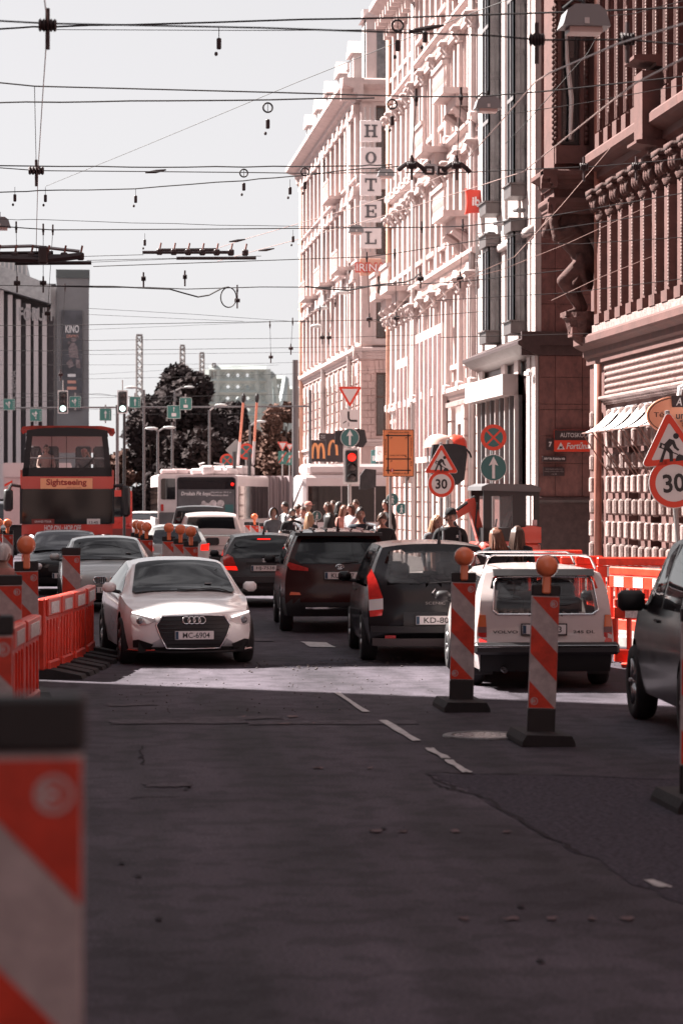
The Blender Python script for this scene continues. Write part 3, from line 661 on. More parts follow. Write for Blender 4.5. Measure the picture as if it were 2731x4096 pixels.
# ------------------------------------------------------------------ two pink ornate fronts farther along
def capital_mesh(m, r=.2):
    c = MB(); c.lathe([(r*.8, 0), (r, .06), (r*.85, .1), (r*1.35, .34), (r*1.5, .4)], n=8); c.box(-r*1.6, r*1.6, -r*1.6, r*1.6, .4, .48)
    for a in range(6): q = a*PI/3; c.sphere((r*1.2*math.cos(q), r*1.2*math.sin(q), .26), .06, .06, .1, 5, 4)
    return c.mesh('capital', m, True)
def ornate_front(name, label, W, u0, u1, floors, nb, wallm, trimm, top, cornice_w=.9, ground=None):
    B = thing(name, label, 'building'); fc = Fac((W, 0), (0, 1), (-1, 0))
    mb = MB(); mb.box(W + .32, W + 16, u0 + .01, u1 - .01, 0, top - .6); mb.build('core', wallm, B)
    step = (u1 - u0) / nb; ops = [(u0 + step*(k + .5) - step*.2, u0 + step*(k + .5) + step*.2) for k in range(nb)]
    z = 0; hood = MB(); hood.box(-.26, 0, -step*.32, step*.32, 0, .12); hood.prism([(-step*.34, .12), (step*.34, .12), (0, .5)], -.22, 0, 'x'); hood_me = hood.mesh('pediment', trimm)
    sill = MB(); sill.box(-.2, 0, -step*.3, step*.3, -.14, 0); sill.box(-.14, 0, -step*.26, -step*.2, -.5, -.14); sill.box(-.14, 0, step*.2, step*.26, -.5, -.14); sill_me = sill.mesh('sill', trimm)
    jam = MB(); jam.box(-.1, 0, -.09, .09, 0, 1.0); jam_me = jam.mesh('jamb', trimm); cap_m = capital_mesh(trimm)
    for fi, h in enumerate(floors):
        zs, zh = (z + .9, z + h - .75) if fi else (z + .7, z + h - .9)
        storeys(fc, B, u0, u1, [(z, zs, zh, z + h)], ops, wallm, fm=frame_brown if fi < 2 else frame_white, rand_blind=.4)
        for k, (a, b) in enumerate(ops):
            um = (a + b) / 2
            if fi:
                link('pediment', hood_me, B, fc.P(um, zh + .12, 0)); link('sill', sill_me, B, fc.P(um, zs, 0))
                for q in (a - .12, b + .12): j = link('jamb', jam_me, B, fc.P(q, zs, 0)); j.scale = (1, 1, zh - zs + .1)
        for k in range(nb + 1):
            u = u0 + step * k; u = min(max(u, u0 + .25), u1 - .25)
            c = MB()
            if fi == 0:
                fc.box(c, u - .27, u + .27, z, z + h - .5, 0, .05)
                for q in range(int(h / .5)): fc.box(c, u - .3, u + .3, z + q*.5 + .03, z + q*.5 + .47, .0, .13)
            elif fi % 2: fc.box(c, u - .22, u + .22, z, z + h - .55, 0, .13); c.lathe([(.2, z + .1), (.2, z + .3), (.15, z + .35), (.13, z + h - .9)], fc.P(u, 0, .16)[:2] + (0,), 8); link('capital', cap_m, B, fc.P(u, z + h - .95, .16))
            else:
                fc.box(c, u - .26, u + .26, z, z + h - .5, 0, .1); fc.box(c, u - .18, u + .18, z + .2, z + h - .8, .1, .2); link('capital', cap_m, B, fc.P(u, z + h - .95, .12))
            c.build('pilaster' if fi else 'rusticated_pier', trimm if fi else wallm, B)
        z += h
        wd = .28 if fi < len(floors) - 1 else cornice_w; hh = .42 if fi < len(floors) - 1 else .85
        o = MB(); fc.mould(o, u0, u1, cornice_prof(z - hh + .2, hh, wd)); o.build('cornice', trimm, B)
        if fi < len(floors) - 1:
            bx_ = MB(); u = u0 + .2
            while u < u1 - .2: fc.box(bx_, u, u + .1, z - hh + .06, z - hh + .2, 0, wd*.7); u += .26
            tag(bx_.build('dentil_band', trimm, B), kind='stuff')
        else:
            br = MB(); br.box(-cornice_w*.85, 0, -.08, .08, 0, .3); br.box(-cornice_w*.5, 0, -.08, .08, -.35, 0); br_me = br.mesh('bracket', trimm); u = u0 + .3
            while u < u1 - .2: link('bracket', br_me, B, fc.P(u, z - hh + .0, 0)); u += .72
    # attic and parapet
    o = MB(); fc.box(o, u0, u1, z + .05, top - .6, -.5, -.1); o.build('attic', wallm, B)
    for k in range(nb):
        u = u0 + step*(k + .5); o = MB(); fc.box(o, u - .55, u + .55, z + .06, z + 1.9, -.4, .12); o.prism([(u - .75, z + 1.9), (u + .75, z + 1.9), (u, z + 2.5)], W - .22, W + .3, 'x'); o.build('dormer', trimm, B)
        p = MB(); fc.box(p, u - .35, u + .35, z + .4, z + 1.6, .12, .135); p.build('pane', glass_dark, B)
    mb = MB(); mb.prism([(W + .1, top - .6), (W + 16, top - .6), (W + 13, top + 1.5), (W + 2, top + 1.5)], u0 + .02, u1 - .02, 'y'); mb.build('roof', lead, B)
    return B, fc
PB, pf = ornate_front('pink_hotel_building', 'sunlit pink ornate building with balconies right behind the red pillow sign', W, 69.05, 81.8, [5.3, 3.9, 3.8, 3.7, 3.6], 5, stucco, trim_m, 22.5)
PC, pf2 = ornate_front('rose_building', 'narrow sunlit rose building with an orange downpipe beside the hotel letters', W, 81.85, 88.7, [5.2, 4.0, 3.7, 3.7, 3.5], 5, stucco2, trim_m, 22.6)
# balconies, big brown ground-floor lattice window and pipes of the pink pair
for (fc, B, u, z, L) in ((pf, PB, 71.2, 10.4, 2.2), (pf, PB, 71.2, 14.0, 2.2), (pf, PB, 75.3, 12.9, 1.6), (pf2, PC, 84.0, 9.3, 2.0), (pf2, PC, 87.2, 9.3, 1.6)):
    o = MB(); fc.box(o, u - L/2, u + L/2, z, z + .18, .0, .95); fc.box(o, u - L/2 + .1, u + L/2 - .1, z - .35, z, .0, .55)
    for q in (-1, 1): o.tube([fc.P(u + q*L*.35, z - 1.0, .05), fc.P(u + q*L*.35, z - .6, .25), fc.P(u + q*L*.35, z - .36, .6)], [.1, .16, .14], 8)
    bal = o.build('balcony', trim_m, B)
    r_ = MB(); n = int(L / .18)
    for k in range(n + 1): r_.lathe([(.05, z + .18), (.03, z + .3), (.06, z + .5), (.03, z + .75), (.05, z + .85)], fc.P(u - L/2 + .06 + (L - .12)*k/n, 0, .9)[:2] + (0,), 6)
    fc.box(r_, u - L/2, u + L/2, z + .85, z + .97, .82, .98); r_.build('balustrade', trim_m, bal)
for (u0_, u1_, z0_, z1_, n_) in ((74.6, 80.6, 3.3, 7.6, 6), (82.6, 85.6, 3.6, 7.0, 3)):
    fc, B = (pf, PB) if u0_ < 81 else (pf2, PC)
    o = MB(); fc.box(o, u0_, u1_, z0_, z1_, .14, .3)
    b_ = o.build('shop_bay', stucco, B)
    for k in range(n_):
        a = u0_ + (u1_ - u0_)*k/n_; p = MB(); fc.box(p, a + .15, a + (u1_-u0_)/n_ - .15, z0_ + .2, z1_ - .3, .3, .315); p.build('pane', mat('brown_glass', (0.16, 0.08, 0.075), 0.2, noise=0.3), b_)
for (fc, B, u, m_) in ((pf2, PC, 88.3, orange_pipe), (pf, PB, 81.6, pipe_m), (pf, PB, 69.3, pipe_m)):
    o = MB(); c = fc.P(u, 0, .22); o.tube([(c[0], c[1], .3), (c[0], c[1], 19)], .1, 8); o.build('downpipe', m_, B, smooth=True)
# ------------------------------------------------------------------ hotel across the boulevard
WH = 12.3
HB = thing('hotel_block', 'tall pale pink hotel on the far corner with mansard dormers and a round corner turret', 'building')
hy = 106.0; hf = Fac((WH, 0), (0, 1), (-1, 0)); he = Fac((WH, hy), (1, 0), (0, -1))
mb = MB(); mb.box(WH + .32, WH + 16, hy + .32, 134.5, 0, 20); mb.build('core', cream, HB)
hfl = [(0, 4.6), (4.6, 8.2), (8.2, 8.9), (8.9, 12.6), (12.6, 16.3), (16.3, 20.0)]
hb = [(hy + 1.2 + 2.1*k, hy + 2.3 + 2.1*k) for k in range(13)]
for (a, b) in hfl:
    if b - a < 1:
        o = MB(); hf.box(o, hy, 134.5, a, b, -.3, 0); he.box(o, 0.004, 12, a, b, -.3, 0.004); o.build('wall', stucco2, HB); continue
    storeys(hf, HB, hy + .3, 134.5, [(a, a + .9, b - .6, b)], hb, stucco, fm=frame_brown, rand_blind=.3)
    storeys(he, HB, 0, 12, [(a, a + (.25 if a > 1 else 1.2), b - .55, b)], [(.68, 1.5), (2.6, 3.5), (4.8, 5.7)], stucco2 if a < 8.5 else cream, fm=frame_brown, rand_blind=.35)
for (z, h, wd) in ((8.25, .5, .35), (12.35, .3, .2), (16.0, .35, .22), (19.6, .9, .9), (4.4, .3, .2)):
    o = MB(); hf.mould(o, hy - wd, 134.5, cornice_prof(z, h, wd)); o.build('cornice', trim_m, HB); o = MB(); he.mould(o, -wd + .005, 12, cornice_prof(z, h, wd - .003)); o.build('cornice', trim_m, HB)
# stone blocks of the end wall between the street corner and its windows
for r_ in range(11):
    z = 4.72 + r_ * .32
    if z > 7.9: break
    for (a, b) in (((.03, .3), (.32, .62)) if r_ % 2 else ((.03, .44), (.46, .62))):
        o = MB(); he.box(o, a, b, z, z + .29, .002, .045); o.build('stone_block', stucco2, HB)
for k in range(5):
    o = MB(); a = .68 + .17*k; o.prism([(WH + a, 7.65), (WH + a + .14, 7.65), (WH + a + .16 + .03*(k-2), 8.2), (WH + a - .02 + .03*(k-2), 8.2)], hy - .045, hy - .002, 'y'); o.build('keystone', stucco2, HB)
o = MB(); he.box(o, .5, 1.65, 8.35, 8.85, .005, .06); o.build('relief_panel', sand_carved, HB)
for z0, z1 in ((9.0, 12.2), (12.7, 15.9), (16.4, 19.5)):
    o = MB(); he.box(o, .05, .5, z0, z1, .002, .06); o.build('pilaster', trim_m, HB)
    for k in range(13):
        o = MB(); hf.box(o, hy + .35 + 2.1*k, hy + .75 + 2.1*k, z0, z1, 0, .2); hf.box(o, hy + .3 + 2.1*k, hy + .8 + 2.1*k, z1 - .4, z1, .2, .32); o.build('pilaster', trim_m, HB)
        o = MB(); hf.box(o, hy + 1.1 + 2.1*k, hy + 2.4 + 2.1*k, z1 - .45, z1 - .3, 0, .28); o.prism([(hy + 1.1 + 2.1*k, z1 - .3), (hy + 2.4 + 2.1*k, z1 - .3), (hy + 1.75 + 2.1*k, z1 + .05)], WH - .24, WH, 'x'); o.build('pediment', trim_m, HB)
for k in range(14):
    o = MB()
    hf.box(o, hy + .37 + 2.1*k, hy + .83 + 2.1*k, 0, 8.2, 0, .05)
    for q in range(8): hf.box(o, hy + .35 + 2.1*k, hy + .85 + 2.1*k, .3 + q*.5, .72 + q*.5, 0, .12)
    for q in range(7): hf.box(o, hy + .35 + 2.1*k, hy + .85 + 2.1*k, 4.8 + q*.48, 5.2 + q*.48, 0, .1)
    o.build('rusticated_pier', stucco2, HB)
for (u, z, L) in ((110, 12.4, 3), (118, 12.4, 3), (126, 12.4, 3), (114, 16.1, 3)):
    o = MB(); hf.box(o, u - L/2, u + L/2, z, z + .15, 0, .8); hf.box(o, u - L/2, u + L/2, z + .85, z + .95, .7, .8)
    for k in range(12): hf.box(o, u - L/2 + .1 + k*.25, u - L/2 + .2 + k*.25, z + .15, z + .85, .72, .78)
    o.build('balcony', trim_m, HB)
# mansard with dormers
mb = MB(); mb.prism([(WH + .1, 20.4), (WH + 14, 20.4), (WH + 12, 23.2), (WH + 1.6, 23.2)], hy + .5, 134, 'y'); mb.build('mansard_roof', lead, HB)
def dormer(fx, fy, along, zt):
    o = MB()
    if along: o.box(fx - .1, fx + 1.6, fy - .8, fy + .8, 20.4, zt); o.prism([(fy - .95, zt), (fy + .95, zt), (fy, zt + .7)], fx - .25, fx + 1.7, 'x')
    else: o.box(fx - .8, fx + .8, fy - .1, fy + 1.6, 20.4, zt); o.prism([(fx - .95, zt), (fx + .95, zt), (fx, zt + .7)], fy - .25, fy + 1.7, 'y')
    d = o.build('dormer', cream, HB)
    p = MB()
    if along: p.box(fx - .13, fx - .1, fy - .32, fy + .32, 20.7, zt - .2)
    else: p.prism([(fx - .34, 20.65), (fx + .34, 20.65), (fx + .34, zt - .5), (fx + .24, zt - .28), (fx, zt - .18), (fx - .24, zt - .28), (fx - .34, zt - .5)], fy - .13, fy - .1, 'y')
    p.build('pane', glass_blind, d)
dormer(WH + 1.05, hy + .1, False, 23.3)
for k in range(5): dormer(WH + .2, hy + 4.5 + 5.4*k, True, 22.4)
# chimneys and statues breaking the roofline
for (x, y, s_, h) in ((WH + .25, hy + .25, .55, 3.0), (WH + .3, hy + 7.2, .7, 1.9), (WH + .5, 119.5, .6, 1.6)):
    o = MB(); o.box(x, x + s_, y, y + s_, 20.4, 20.4 + h); o.box(x - .12, x + s_ + .12, y - .12, y + s_ + .12, 20.4 + h, 20.7 + h); o.build('chimney', cream, HB)
# round turret at the far corner
o = MB(); prof = [(1.0, 0), (1.0, 4.2), (1.15, 4.3), (1.15, 4.7), (.95, 4.8), (.95, 8.1), (1.25, 8.4), (1.3, 8.8), (.95, 9.0), (.95, 15.4), (1.15, 15.6), (1.15, 16.0), (.95, 16.1), (.95, 19.2), (1.3, 19.6), (1.35, 20.2), (.8, 20.4), (.78, 21.0), (0, 21.3)]
o.lathe(prof, (WH + 1.0, 134.6, 0), 18); o.build('turret', stucco, HB, smooth=True, angle=30)
for z in range(9):
    o = MB(); o.lathe([(1.03, .6 + z*.45), (1.03, .62 + z*.45)], (WH + .1, 134.6, 0), 18)
for u in (132.6, 120.6, 108.9):
    o = MB(); c = hf.P(u, 0, .2); o.tube([(c[0], c[1], .2), (c[0], c[1], 19.5)], .11, 8); o.build('downpipe', orange_pipe if u > 130 else pipe_m, HB, smooth=True)
# ------------------------------------------------------------------ buildings left of the street, beyond the frame: they shade the road
def left_block(name, label, x, y0, y1, h, wm, bays, fh=3.6):
    B = thing(name, label, 'building'); fc = Fac((x, 0), (0, 1), (1, 0)); mb = MB(); mb.box(x - 14, x - .3, y0, y1, 0, h); mb.build('core', wm, B)
    st = (y1 - y0) / bays; ops = [(y0 + st*(k+.5) - .55, y0 + st*(k+.5) + .55) for k in range(bays)]
    z = 0; rows = []
    while z + fh <= h + .01: rows.append((z, z + .9, z + fh - .6, z + fh)); z += fh
    storeys(fc, B, y0, y1, rows, ops, wm)
    o = MB(); fc.mould(o, y0, y1, cornice_prof(h - .5, .6, .6)); o.build('cornice', trim_m, B)
    return B
left_block('apartment_building', 'stucco apartment building shading the near end of the street', -12, -16, 36.2, 25.2, cream, 14)
left_block('apartment_building', 'stucco apartment building behind the viewpoint on the left', -12, -60, -16.1, 22, stucco, 12)
# the street goes on behind the viewpoint: it shades and is mirrored in the car bodies
RB = thing('rear_street_block', 'tall stucco building behind the viewpoint on the right', 'building'); fc = Fac((W, 0), (0, 1), (-1, 0)); mb = MB(); mb.box(W + .3, 26, -60, 23.8, 0, 23); mb.build('core', sand, RB)
storeys(fc, RB, -60, 23.8, [(z, z + .9, z + 3.0, z + 3.6) for z in (0, 3.6, 7.2, 10.8, 14.4, 18)], [(-59 + 2.6*k, -57.8 + 2.6*k) for k in range(31)], sand)
EB = thing('street_end_building', 'stucco building closing the street behind the viewpoint', 'building'); fc = Fac((-30, -75), (1, 0), (0, 1)); mb = MB(); mb.box(-30, 30, -90, -75.3, 0, 22); mb.build('core', stucco2, EB)
storeys(fc, EB, 0, 60, [(z, z + .9, z + 3.0, z + 3.6) for z in (0, 3.6, 7.2, 10.8, 14.4, 18)], [(1 + 3*k, 2.3 + 3*k) for k in range(19)], stucco2)
left_block('corner_building', 'lower stucco corner building beyond the sunlit gap', -12, 41.5, 62, 20.6, stucco, 6)
# ------------------------------------------------------------------ far left: dark columned cinema and its grey poster tower
KB = thing('cinema_building', 'dark far building with tall pale fins left of the grey poster tower', 'building')
kd = 170.0
def kp(x, y, d=kd): return at(x, y, d)
a, b = kp(-60, 2150), kp(225, 1125)
dark_clad = mat('dark_cladding', (0.035, 0.028, 0.033), 0.5, noise=0.3, scale=1.5); fin_m = mat('pale_fin', (0.5, 0.45, 0.45), 0.6)
mb = MB(); mb.box(a.x, b.x, a.y + .5, a.y + 30, 0, 17.2); mb.build('body', dark_clad, KB)
for k, x in enumerate((8, 43, 76, 115, 146, 180)):
    p = kp(x, 1984); o = MB(); o.box(p.x - .16, p.x + .16, p.y - .6, p.y + .9, 2, 16.6 - k*.32); o.build('fin', fin_m, KB)
    o = MB(); o.box(p.x + .2, p.x + .62, p.y - .2, p.y + .6, 2, 16.4 - k*.32); o.build('dark_column', dark_clad, KB)
p0, p1 = kp(-60, 1060), kp(205, 1150)
o = MB(); o.prism([(p0.x, p0.z - 1.4), (p1.x, p1.z - 1.2), (p1.x, p1.z + .1), (p0.x, p0.z + .3)], p0.y - 1.5, p0.y + 28, 'y'); o.build('roof_edge', mat('pale_roof', (0.36, 0.36, 0.36), 0.6, noise=0.2), KB)
o = MB(); q0, q1 = kp(-60, 960), kp(100, 1010); o.prism([(q0.x, p0.z - .5), (q1.x, p0.z - 1), (q1.x, q1.z), (q0.x, q0.z)], p0.y + 5, p0.y + 20, 'y'); o.build('roof_block', mat('ribbed_roof', (0.3, 0.3, 0.31), 0.5, metal=0.4), KB)
for k in range(10):
    o = MB(); xx = lerp(q0.x, q1.x, k/9); o.box(xx - .05, xx + .05, p0.y + 4.9, p0.y + 5, p0.z - .4, lerp(q0.z, q1.z, k/9)); o.build('rib', fin_m, KB)
p = kp(145, 1262); txt('FORUM', 2.3, .95, mat('dull_letter', (0.3, 0.28, 0.28), 0.6), KB, (p.x, p.y - 1.3, p.z), bold=.03)
p = kp(58, 1540); txt('CINEMA', 1.9, .35, MATS['dull_letter'], KB, (p.x, p.y - 1.3, p.z), rot=(0, -PI/2, 0))
KT = thing('poster_tower', 'grey concrete tower with a tall cinema poster above the red tour bus', 'building')
a, b = kp(228, 1984), kp(357, 1078); tower = mat('tower_concrete', (0.2, 0.195, 0.2), 0.8, noise=0.12, scale=0.5)
mb = MB(); mb.box(a.x, b.x, a.y, a.y + 9, 0, b.z - .6); mb.build('shaft', tower, KT)
o = MB(); o.box(a.x - .05, b.x + .05, a.y - .1, a.y + 9.1, b.z - .6, b.z); o.build('parapet', mat('tower_cap', (0.09, 0.1, 0.1), 0.7), KT)
o = MB(); c = kp(205, 1984); o.box(c.x, a.x - .01, a.y + .3, a.y + 8, 0, b.z - 1.2); o.build('side_wall', mat('tower_side', (0.42, 0.4, 0.4), 0.8, noise=0.1, scale=0.7), KT)
a2, b2 = kp(250, 1640), kp(330, 1242); o = MB(); o.box(a2.x, b2.x, a2.y - .15, a2.y - .02, a2.z, b2.z); po = o.build('poster', mat('poster_grey', (0.075, 0.075, 0.085), 0.6, noise=0.5, scale=0.6), KT)
y_ = a2.y - .17
c = kp(290, 1316); txt('KINO', .95, .55, mat('print_white', (0.7, 0.68, 0.68), 0.6), po, (c.x, y_, c.z), bold=.02)
c = kp(290, 1345); txt('CITADELE', .8, .2, mat('print_orange', (0.6, 0.3, 0.24), 0.6), po, (c.x, y_, c.z), bold=.02)
for (x, y, w_, m_) in ((288, 1502, .55, 'print_white'), (288, 1528, .6, 'print_orange'), (288, 1553, .65, 'print_orange')):
    c = kp(x, y); MB().box(-w_/2, w_/2, 0, .01, -.1, .1).build('print_line', MATS[m_], po, (c.x, y_, c.z))
pf_ = MB(); c = kp(295, 1400)
for (dx_, dz_, r_) in ((0, .75, .2), (.28, .9, .12), (-.3, .5, .1)): pf_.prism(disc_poly(r_, 12, c.x + dx_, c.z + dz_), y_, y_ + .008, 'y')
for q in ([(-.3, -.5), (.35, -.6), (.28, .2), (.1, .5), (-.15, .5), (-.35, .1)], [(-.5, -.9), (-.15, -.6), (.05, -1.1), (-.3, -1.3)], [(.15, -.65), (.45, -.7), (.5, -1.3), (.2, -1.25)]): pf_.prism([(c.x + a_, c.z + b_) for a_, b_ in q], y_, y_ + .008, 'y')
tag(pf_.build('poster_figure', mat('poster_figure', (0.2, 0.16, 0.165), 0.6, noise=0.5, scale=3), po), kind='stuff')
# ------------------------------------------------------------------ trees, bridge, pylons
bark = mat('bark', (0.05, 0.035, 0.032), 0.9, noise=0.3, scale=6)
def leaf_mat(name, c, c2):
    m = mat(name, c, 0.85, noise=0.5, scale=0.8, color2=c2, spec=0.1); return m
leaf_dark = leaf_mat('foliage_dark', (0.02, 0.015, 0.017), (0.043, 0.032, 0.031)); leaf_rust = leaf_mat('foliage_rust', (0.07, 0.04, 0.033), (0.15, 0.085, 0.067)); leaf_mid = leaf_mat('foliage_mid', (0.045, 0.03, 0.03), (0.11, 0.068, 0.058))
def tree(name, label, px, d, ybase, ytop, xw, leafm, n=5200, seed=1, group='trees before the bridge', leaf=.2):
    n = int(n*1.7); leaf *= .72
    rnd = random.Random(seed); b = gnd(px, d); top = at(px, ytop, d).z; wd = xw / FPX * d
    T = thing(name, label, 'tree', (b.x, b.y, 0), group=group); H = top
    mb = MB(); mb.tube([(0, 0, 0), (.1, 0, H*.25), (0, .1, H*.55), (.05, 0, H*.85)], [H*.022, H*.017, H*.011, .04], 7); 
    blobs = []
    for k in range(26):
        a = rnd.uniform(0, 2*PI); r = rnd.uniform(.15, .95)**.8; z = rnd.uniform(.18, .96); env = math.sin(PI*min(1, max(.04, (1.02 - z)*1.15)))**.6
        c = (math.cos(a)*r*wd*.5*env, math.sin(a)*r*wd*.5*env, H*z); blobs.append((c, wd*rnd.uniform(.14, .26)))
        mb.tube([(0, 0, c[2]*.62), (c[0]*.5, c[1]*.5, c[2]*.85), c], [H*.006, H*.004, .02], 5)
    mb.build('trunk', bark, T)
    L = MB()
    for k in range(n):
        c, r = blobs[rnd.randrange(len(blobs))]; u = Vector((rnd.gauss(0, 1), rnd.gauss(0, 1), rnd.gauss(0, 1))).normalized() * r * (rnd.uniform(.25, 1.12)**.5)
        p = Vector(c) + u; s = leaf * rnd.uniform(.6, 1.7)
        t = Vector((rnd.gauss(0, 1), rnd.gauss(0, 1), rnd.gauss(0, .7))).normalized(); q = t.orthogonal().normalized() * s * .6; t = t * s
        L.add([p - t, p + q, p + t, p - q], [(0, 1, 2, 3)])
    tag(L.build('crown', leafm, T), kind='stuff'); return T
tree('linden_tree', 'big dark tree standing highest before the pale bridge', 715, 160, 2000, 1492, 330, leaf_dark, 15000, 3, leaf=.27)
tree('linden_tree', 'dark bushy tree left of the biggest tree behind the lamp posts', 600, 150, 2000, 1640, 230, leaf_dark, 7000, 5, leaf=.26)
tree('linden_tree', 'dark lower tree below the bridge arches', 900, 165, 2000, 1640, 260, leaf_dark, 8500, 6, leaf=.26)
tree('linden_tree', 'rust coloured tree between bridge and hotel', 1140, 150, 2000, 1630, 240, leaf_rust, 8000, 8, leaf=.24)
tree('linden_tree', 'low rust coloured bush tree behind the no-stopping signs', 1020, 155, 2000, 1735, 230, leaf_rust, 7000, 9, leaf=.24)
tree('linden_tree', 'small rusty tree just right of the red tour bus', 490, 150, 2000, 1800, 150, leaf_rust, 4000, 10)
tree('linden_tree', 'dark small tree close to the big tree trunk at road level', 780, 140, 2000, 1760, 320, leaf_dark, 8000, 11, leaf=.26)
# steel bridge: rows of trussed bow arches seen end-on
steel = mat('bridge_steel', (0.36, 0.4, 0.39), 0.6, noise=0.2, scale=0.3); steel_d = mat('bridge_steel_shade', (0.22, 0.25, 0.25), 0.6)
BR = thing('railway_bridge', 'pale green trussed steel railway bridge behind the trees', 'bridge', (0, 0, 0))
def portal(d, x0, x1, ytop, ybot, lean, rungs):
    mb = MB()
    for (xt, xb) in ((x0 + lean, x0), (x0 + lean + 40, x0 + 36), (x1 - lean - 40, x1 - 30), (x1 - lean, x1)):
        mb.tube([at(xb, ybot, d), at(xt, ytop, d)], .75, 4)
    for k in range(rungs):
        y = lerp(ytop, ybot, k / (rungs - 1)); l = lerp(lean, 0, k / (rungs - 1)); mb.tube([at(x0 + l, y, d), at(x1 - l, y, d)], .7, 4)
        if k < rungs - 1:
            y2 = lerp(ytop, ybot, (k+1) / (rungs - 1)); n = 6
            for j in range(n): mb.tube([at(lerp(x0 + l, x1 - l, j/n), y, d), at(lerp(x0 + l, x1 - l, (j+1)/n), y2, d)], .38, 4); mb.tube([at(lerp(x0 + l, x1 - l, (j+1)/n), y, d), at(lerp(x0 + l, x1 - l, j/n), y2, d)], .38, 4)
    return mb
for (d, x0, x1, yt, yb, ln, rg) in ((420, 815, 1088, 1478, 1800, 22, 8), (520, 1000, 1142, 1515, 1800, 8, 6), (620, 1085, 1188, 1556, 1800, 6, 5), (720, 1150, 1215, 1582, 1800, 4, 4)):
    portal(d, x0, x1, yt, yb, ln, rg).build('portal_truss', steel, BR)
for (xa, ya, da, xb, yb, db) in ((1088, 1500, 420, 1142, 1515, 520), (1142, 1520, 520, 1188, 1556, 620), (820, 1500, 420, 1000, 1520, 520), (1188, 1560, 620, 1215, 1585, 720)):
    o = MB(); pts = [at(lerp(xa, xb, t), lerp(ya, yb, t) + 120*math.sin(PI*t), lerp(da, db, t)) for t in [k/10 for k in range(11)]]; o.tube(pts, .7, 4)
    for p_ in pts[1:-1]: o.tube([p_, (p_.x, p_.y, 12)], .25, 4)
    o.build('bow_arch', steel_d, BR)
o = MB(); a, b = at(700, 1800, 420), at(1300, 1800, 420); o.box(a.x, b.x, a.y - 2, a.y + 40, 9.5, 11); o.build('deck', steel_d, BR)
for x in (820, 1085, 1250):
    o = MB(); p = at(x, 1984, 420); o.box(p.x - 2, p.x + 2, p.y, p.y + 8, -1, 9.5); o.build('pier', pale_stone, BR)
# lattice pylons beyond
pyl = mat('pylon_steel', (0.2, 0.18, 0.18), 0.6)
for k, (x, wd, yt, d, lb) in enumerate(((558, 20, 1345, 300, 'tallest lattice pylon standing left of the big tree'), (730, 15, 1386, 330, 'thin lattice pylon just above the big tree top'), (808, 14, 1416, 340, 'lattice pylon between the big tree and the bridge'), (856, 12, 1458, 420, 'short lattice pylon rising over the bridge corner'))):
    p = gnd(x, d); T = thing('lattice_pylon', lb, 'pylon', (p.x, p.y, 0), group='pylons by the river'); H = at(x, yt, d).z; hw = wd / FPX * d / 2 * 1.1
    mb = MB()
    for sx in (-1, 1):
        for sy in (-1, 1): mb.tube([(sx*hw, sy*hw, 0), (sx*hw, sy*hw, H)], .11, 4)
    mb.build('legs', pyl, T)
    mb = MB(); z = H; i = 0
    while z > 6:
        z2 = z - hw*2.6; s_ = 1 if i % 2 else -1; mb.tube([(-hw*s_, -hw, z), (hw*s_, -hw, z2)], .07, 4); mb.tube([(hw*s_, hw, z), (-hw*s_, hw, z2)], .07, 4); z = z2; i += 1
    mb.box(-hw*1.15, hw*1.15, -hw, hw, H, H + .25); mb.build('bracing', pyl, T)
# low embankment and far street clutter
hill = mat('embankment_soil', (0.09, 0.07, 0.065), 0.95, noise=0.4, scale=0.15)
mb = MB(); mb.prism([(-200, 0), (260, 0), (260, 2.4), (60, 3.0), (8, 2.6), (-30, 2.2), (-200, 3)], 190, 205, 'y'); tag(mb.build('embankment_hill', hill), kind='structure')
# ------------------------------------------------------------------ vehicle kit
tyre_m = mat('tyre_rubber', (0.018, 0.016, 0.018), 0.8, noise=0.2, scale=12)
rim_m = mat('alloy', (0.4, 0.4, 0.41), 0.35, metal=0.9)
chrome = mat('chrome', (0.7, 0.69, 0.7), 0.12, metal=1.0)
black_p = mat('black_plastic', (0.015, 0.013, 0.015), 0.5, noise=0.15, scale=8)
auto_glass = mat('tinted_glass', (0.008, 0.008, 0.01), 0.03, spec=0.5)
clear_glass = mat('clear_glass', (0.06, 0.06, 0.065), 0.02, alpha=0.35, spec=0.8)
lens_red = mat('red_lens', (0.42, 0.015, 0.012), 0.15, coat=0.6, noise=0.2, scale=20)
lens_amber = mat('amber_lens', (0.6, 0.14, 0.05), 0.2, coat=0.6)
lens_clear = mat('clear_lens', (0.62, 0.61, 0.62), 0.12, metal=0.3, coat=0.8)
lit_red = mat('lit_brake_lamp', (0.9, 0.012, 0.006), 0.3, emit=0.28)
lit_white = mat('lit_headlamp', (1.0, 0.93, 0.9), 0.3, emit=0.6)
plate_m = mat('plate_white', (0.62, 0.58, 0.58), 0.45); plate_blk = mat('plate_black', (0.02, 0.018, 0.02), 0.5); plate_blue = mat('plate_blue', (0.02, 0.05, 0.09), 0.5)
seat_m = mat('seat_cloth', (0.03, 0.026, 0.03), 0.9)
under_m = mat('underbody', (0.012, 0.011, 0.012), 0.9)
def paint(name, c, rough=0.28, metal=0.0): return mat(name, c, rough, metal=metal, coat=0.7 if max(c) > .2 else 0.12, spec=0.5 if max(c) > .2 else 0.3, noise=0.05, scale=1.5)
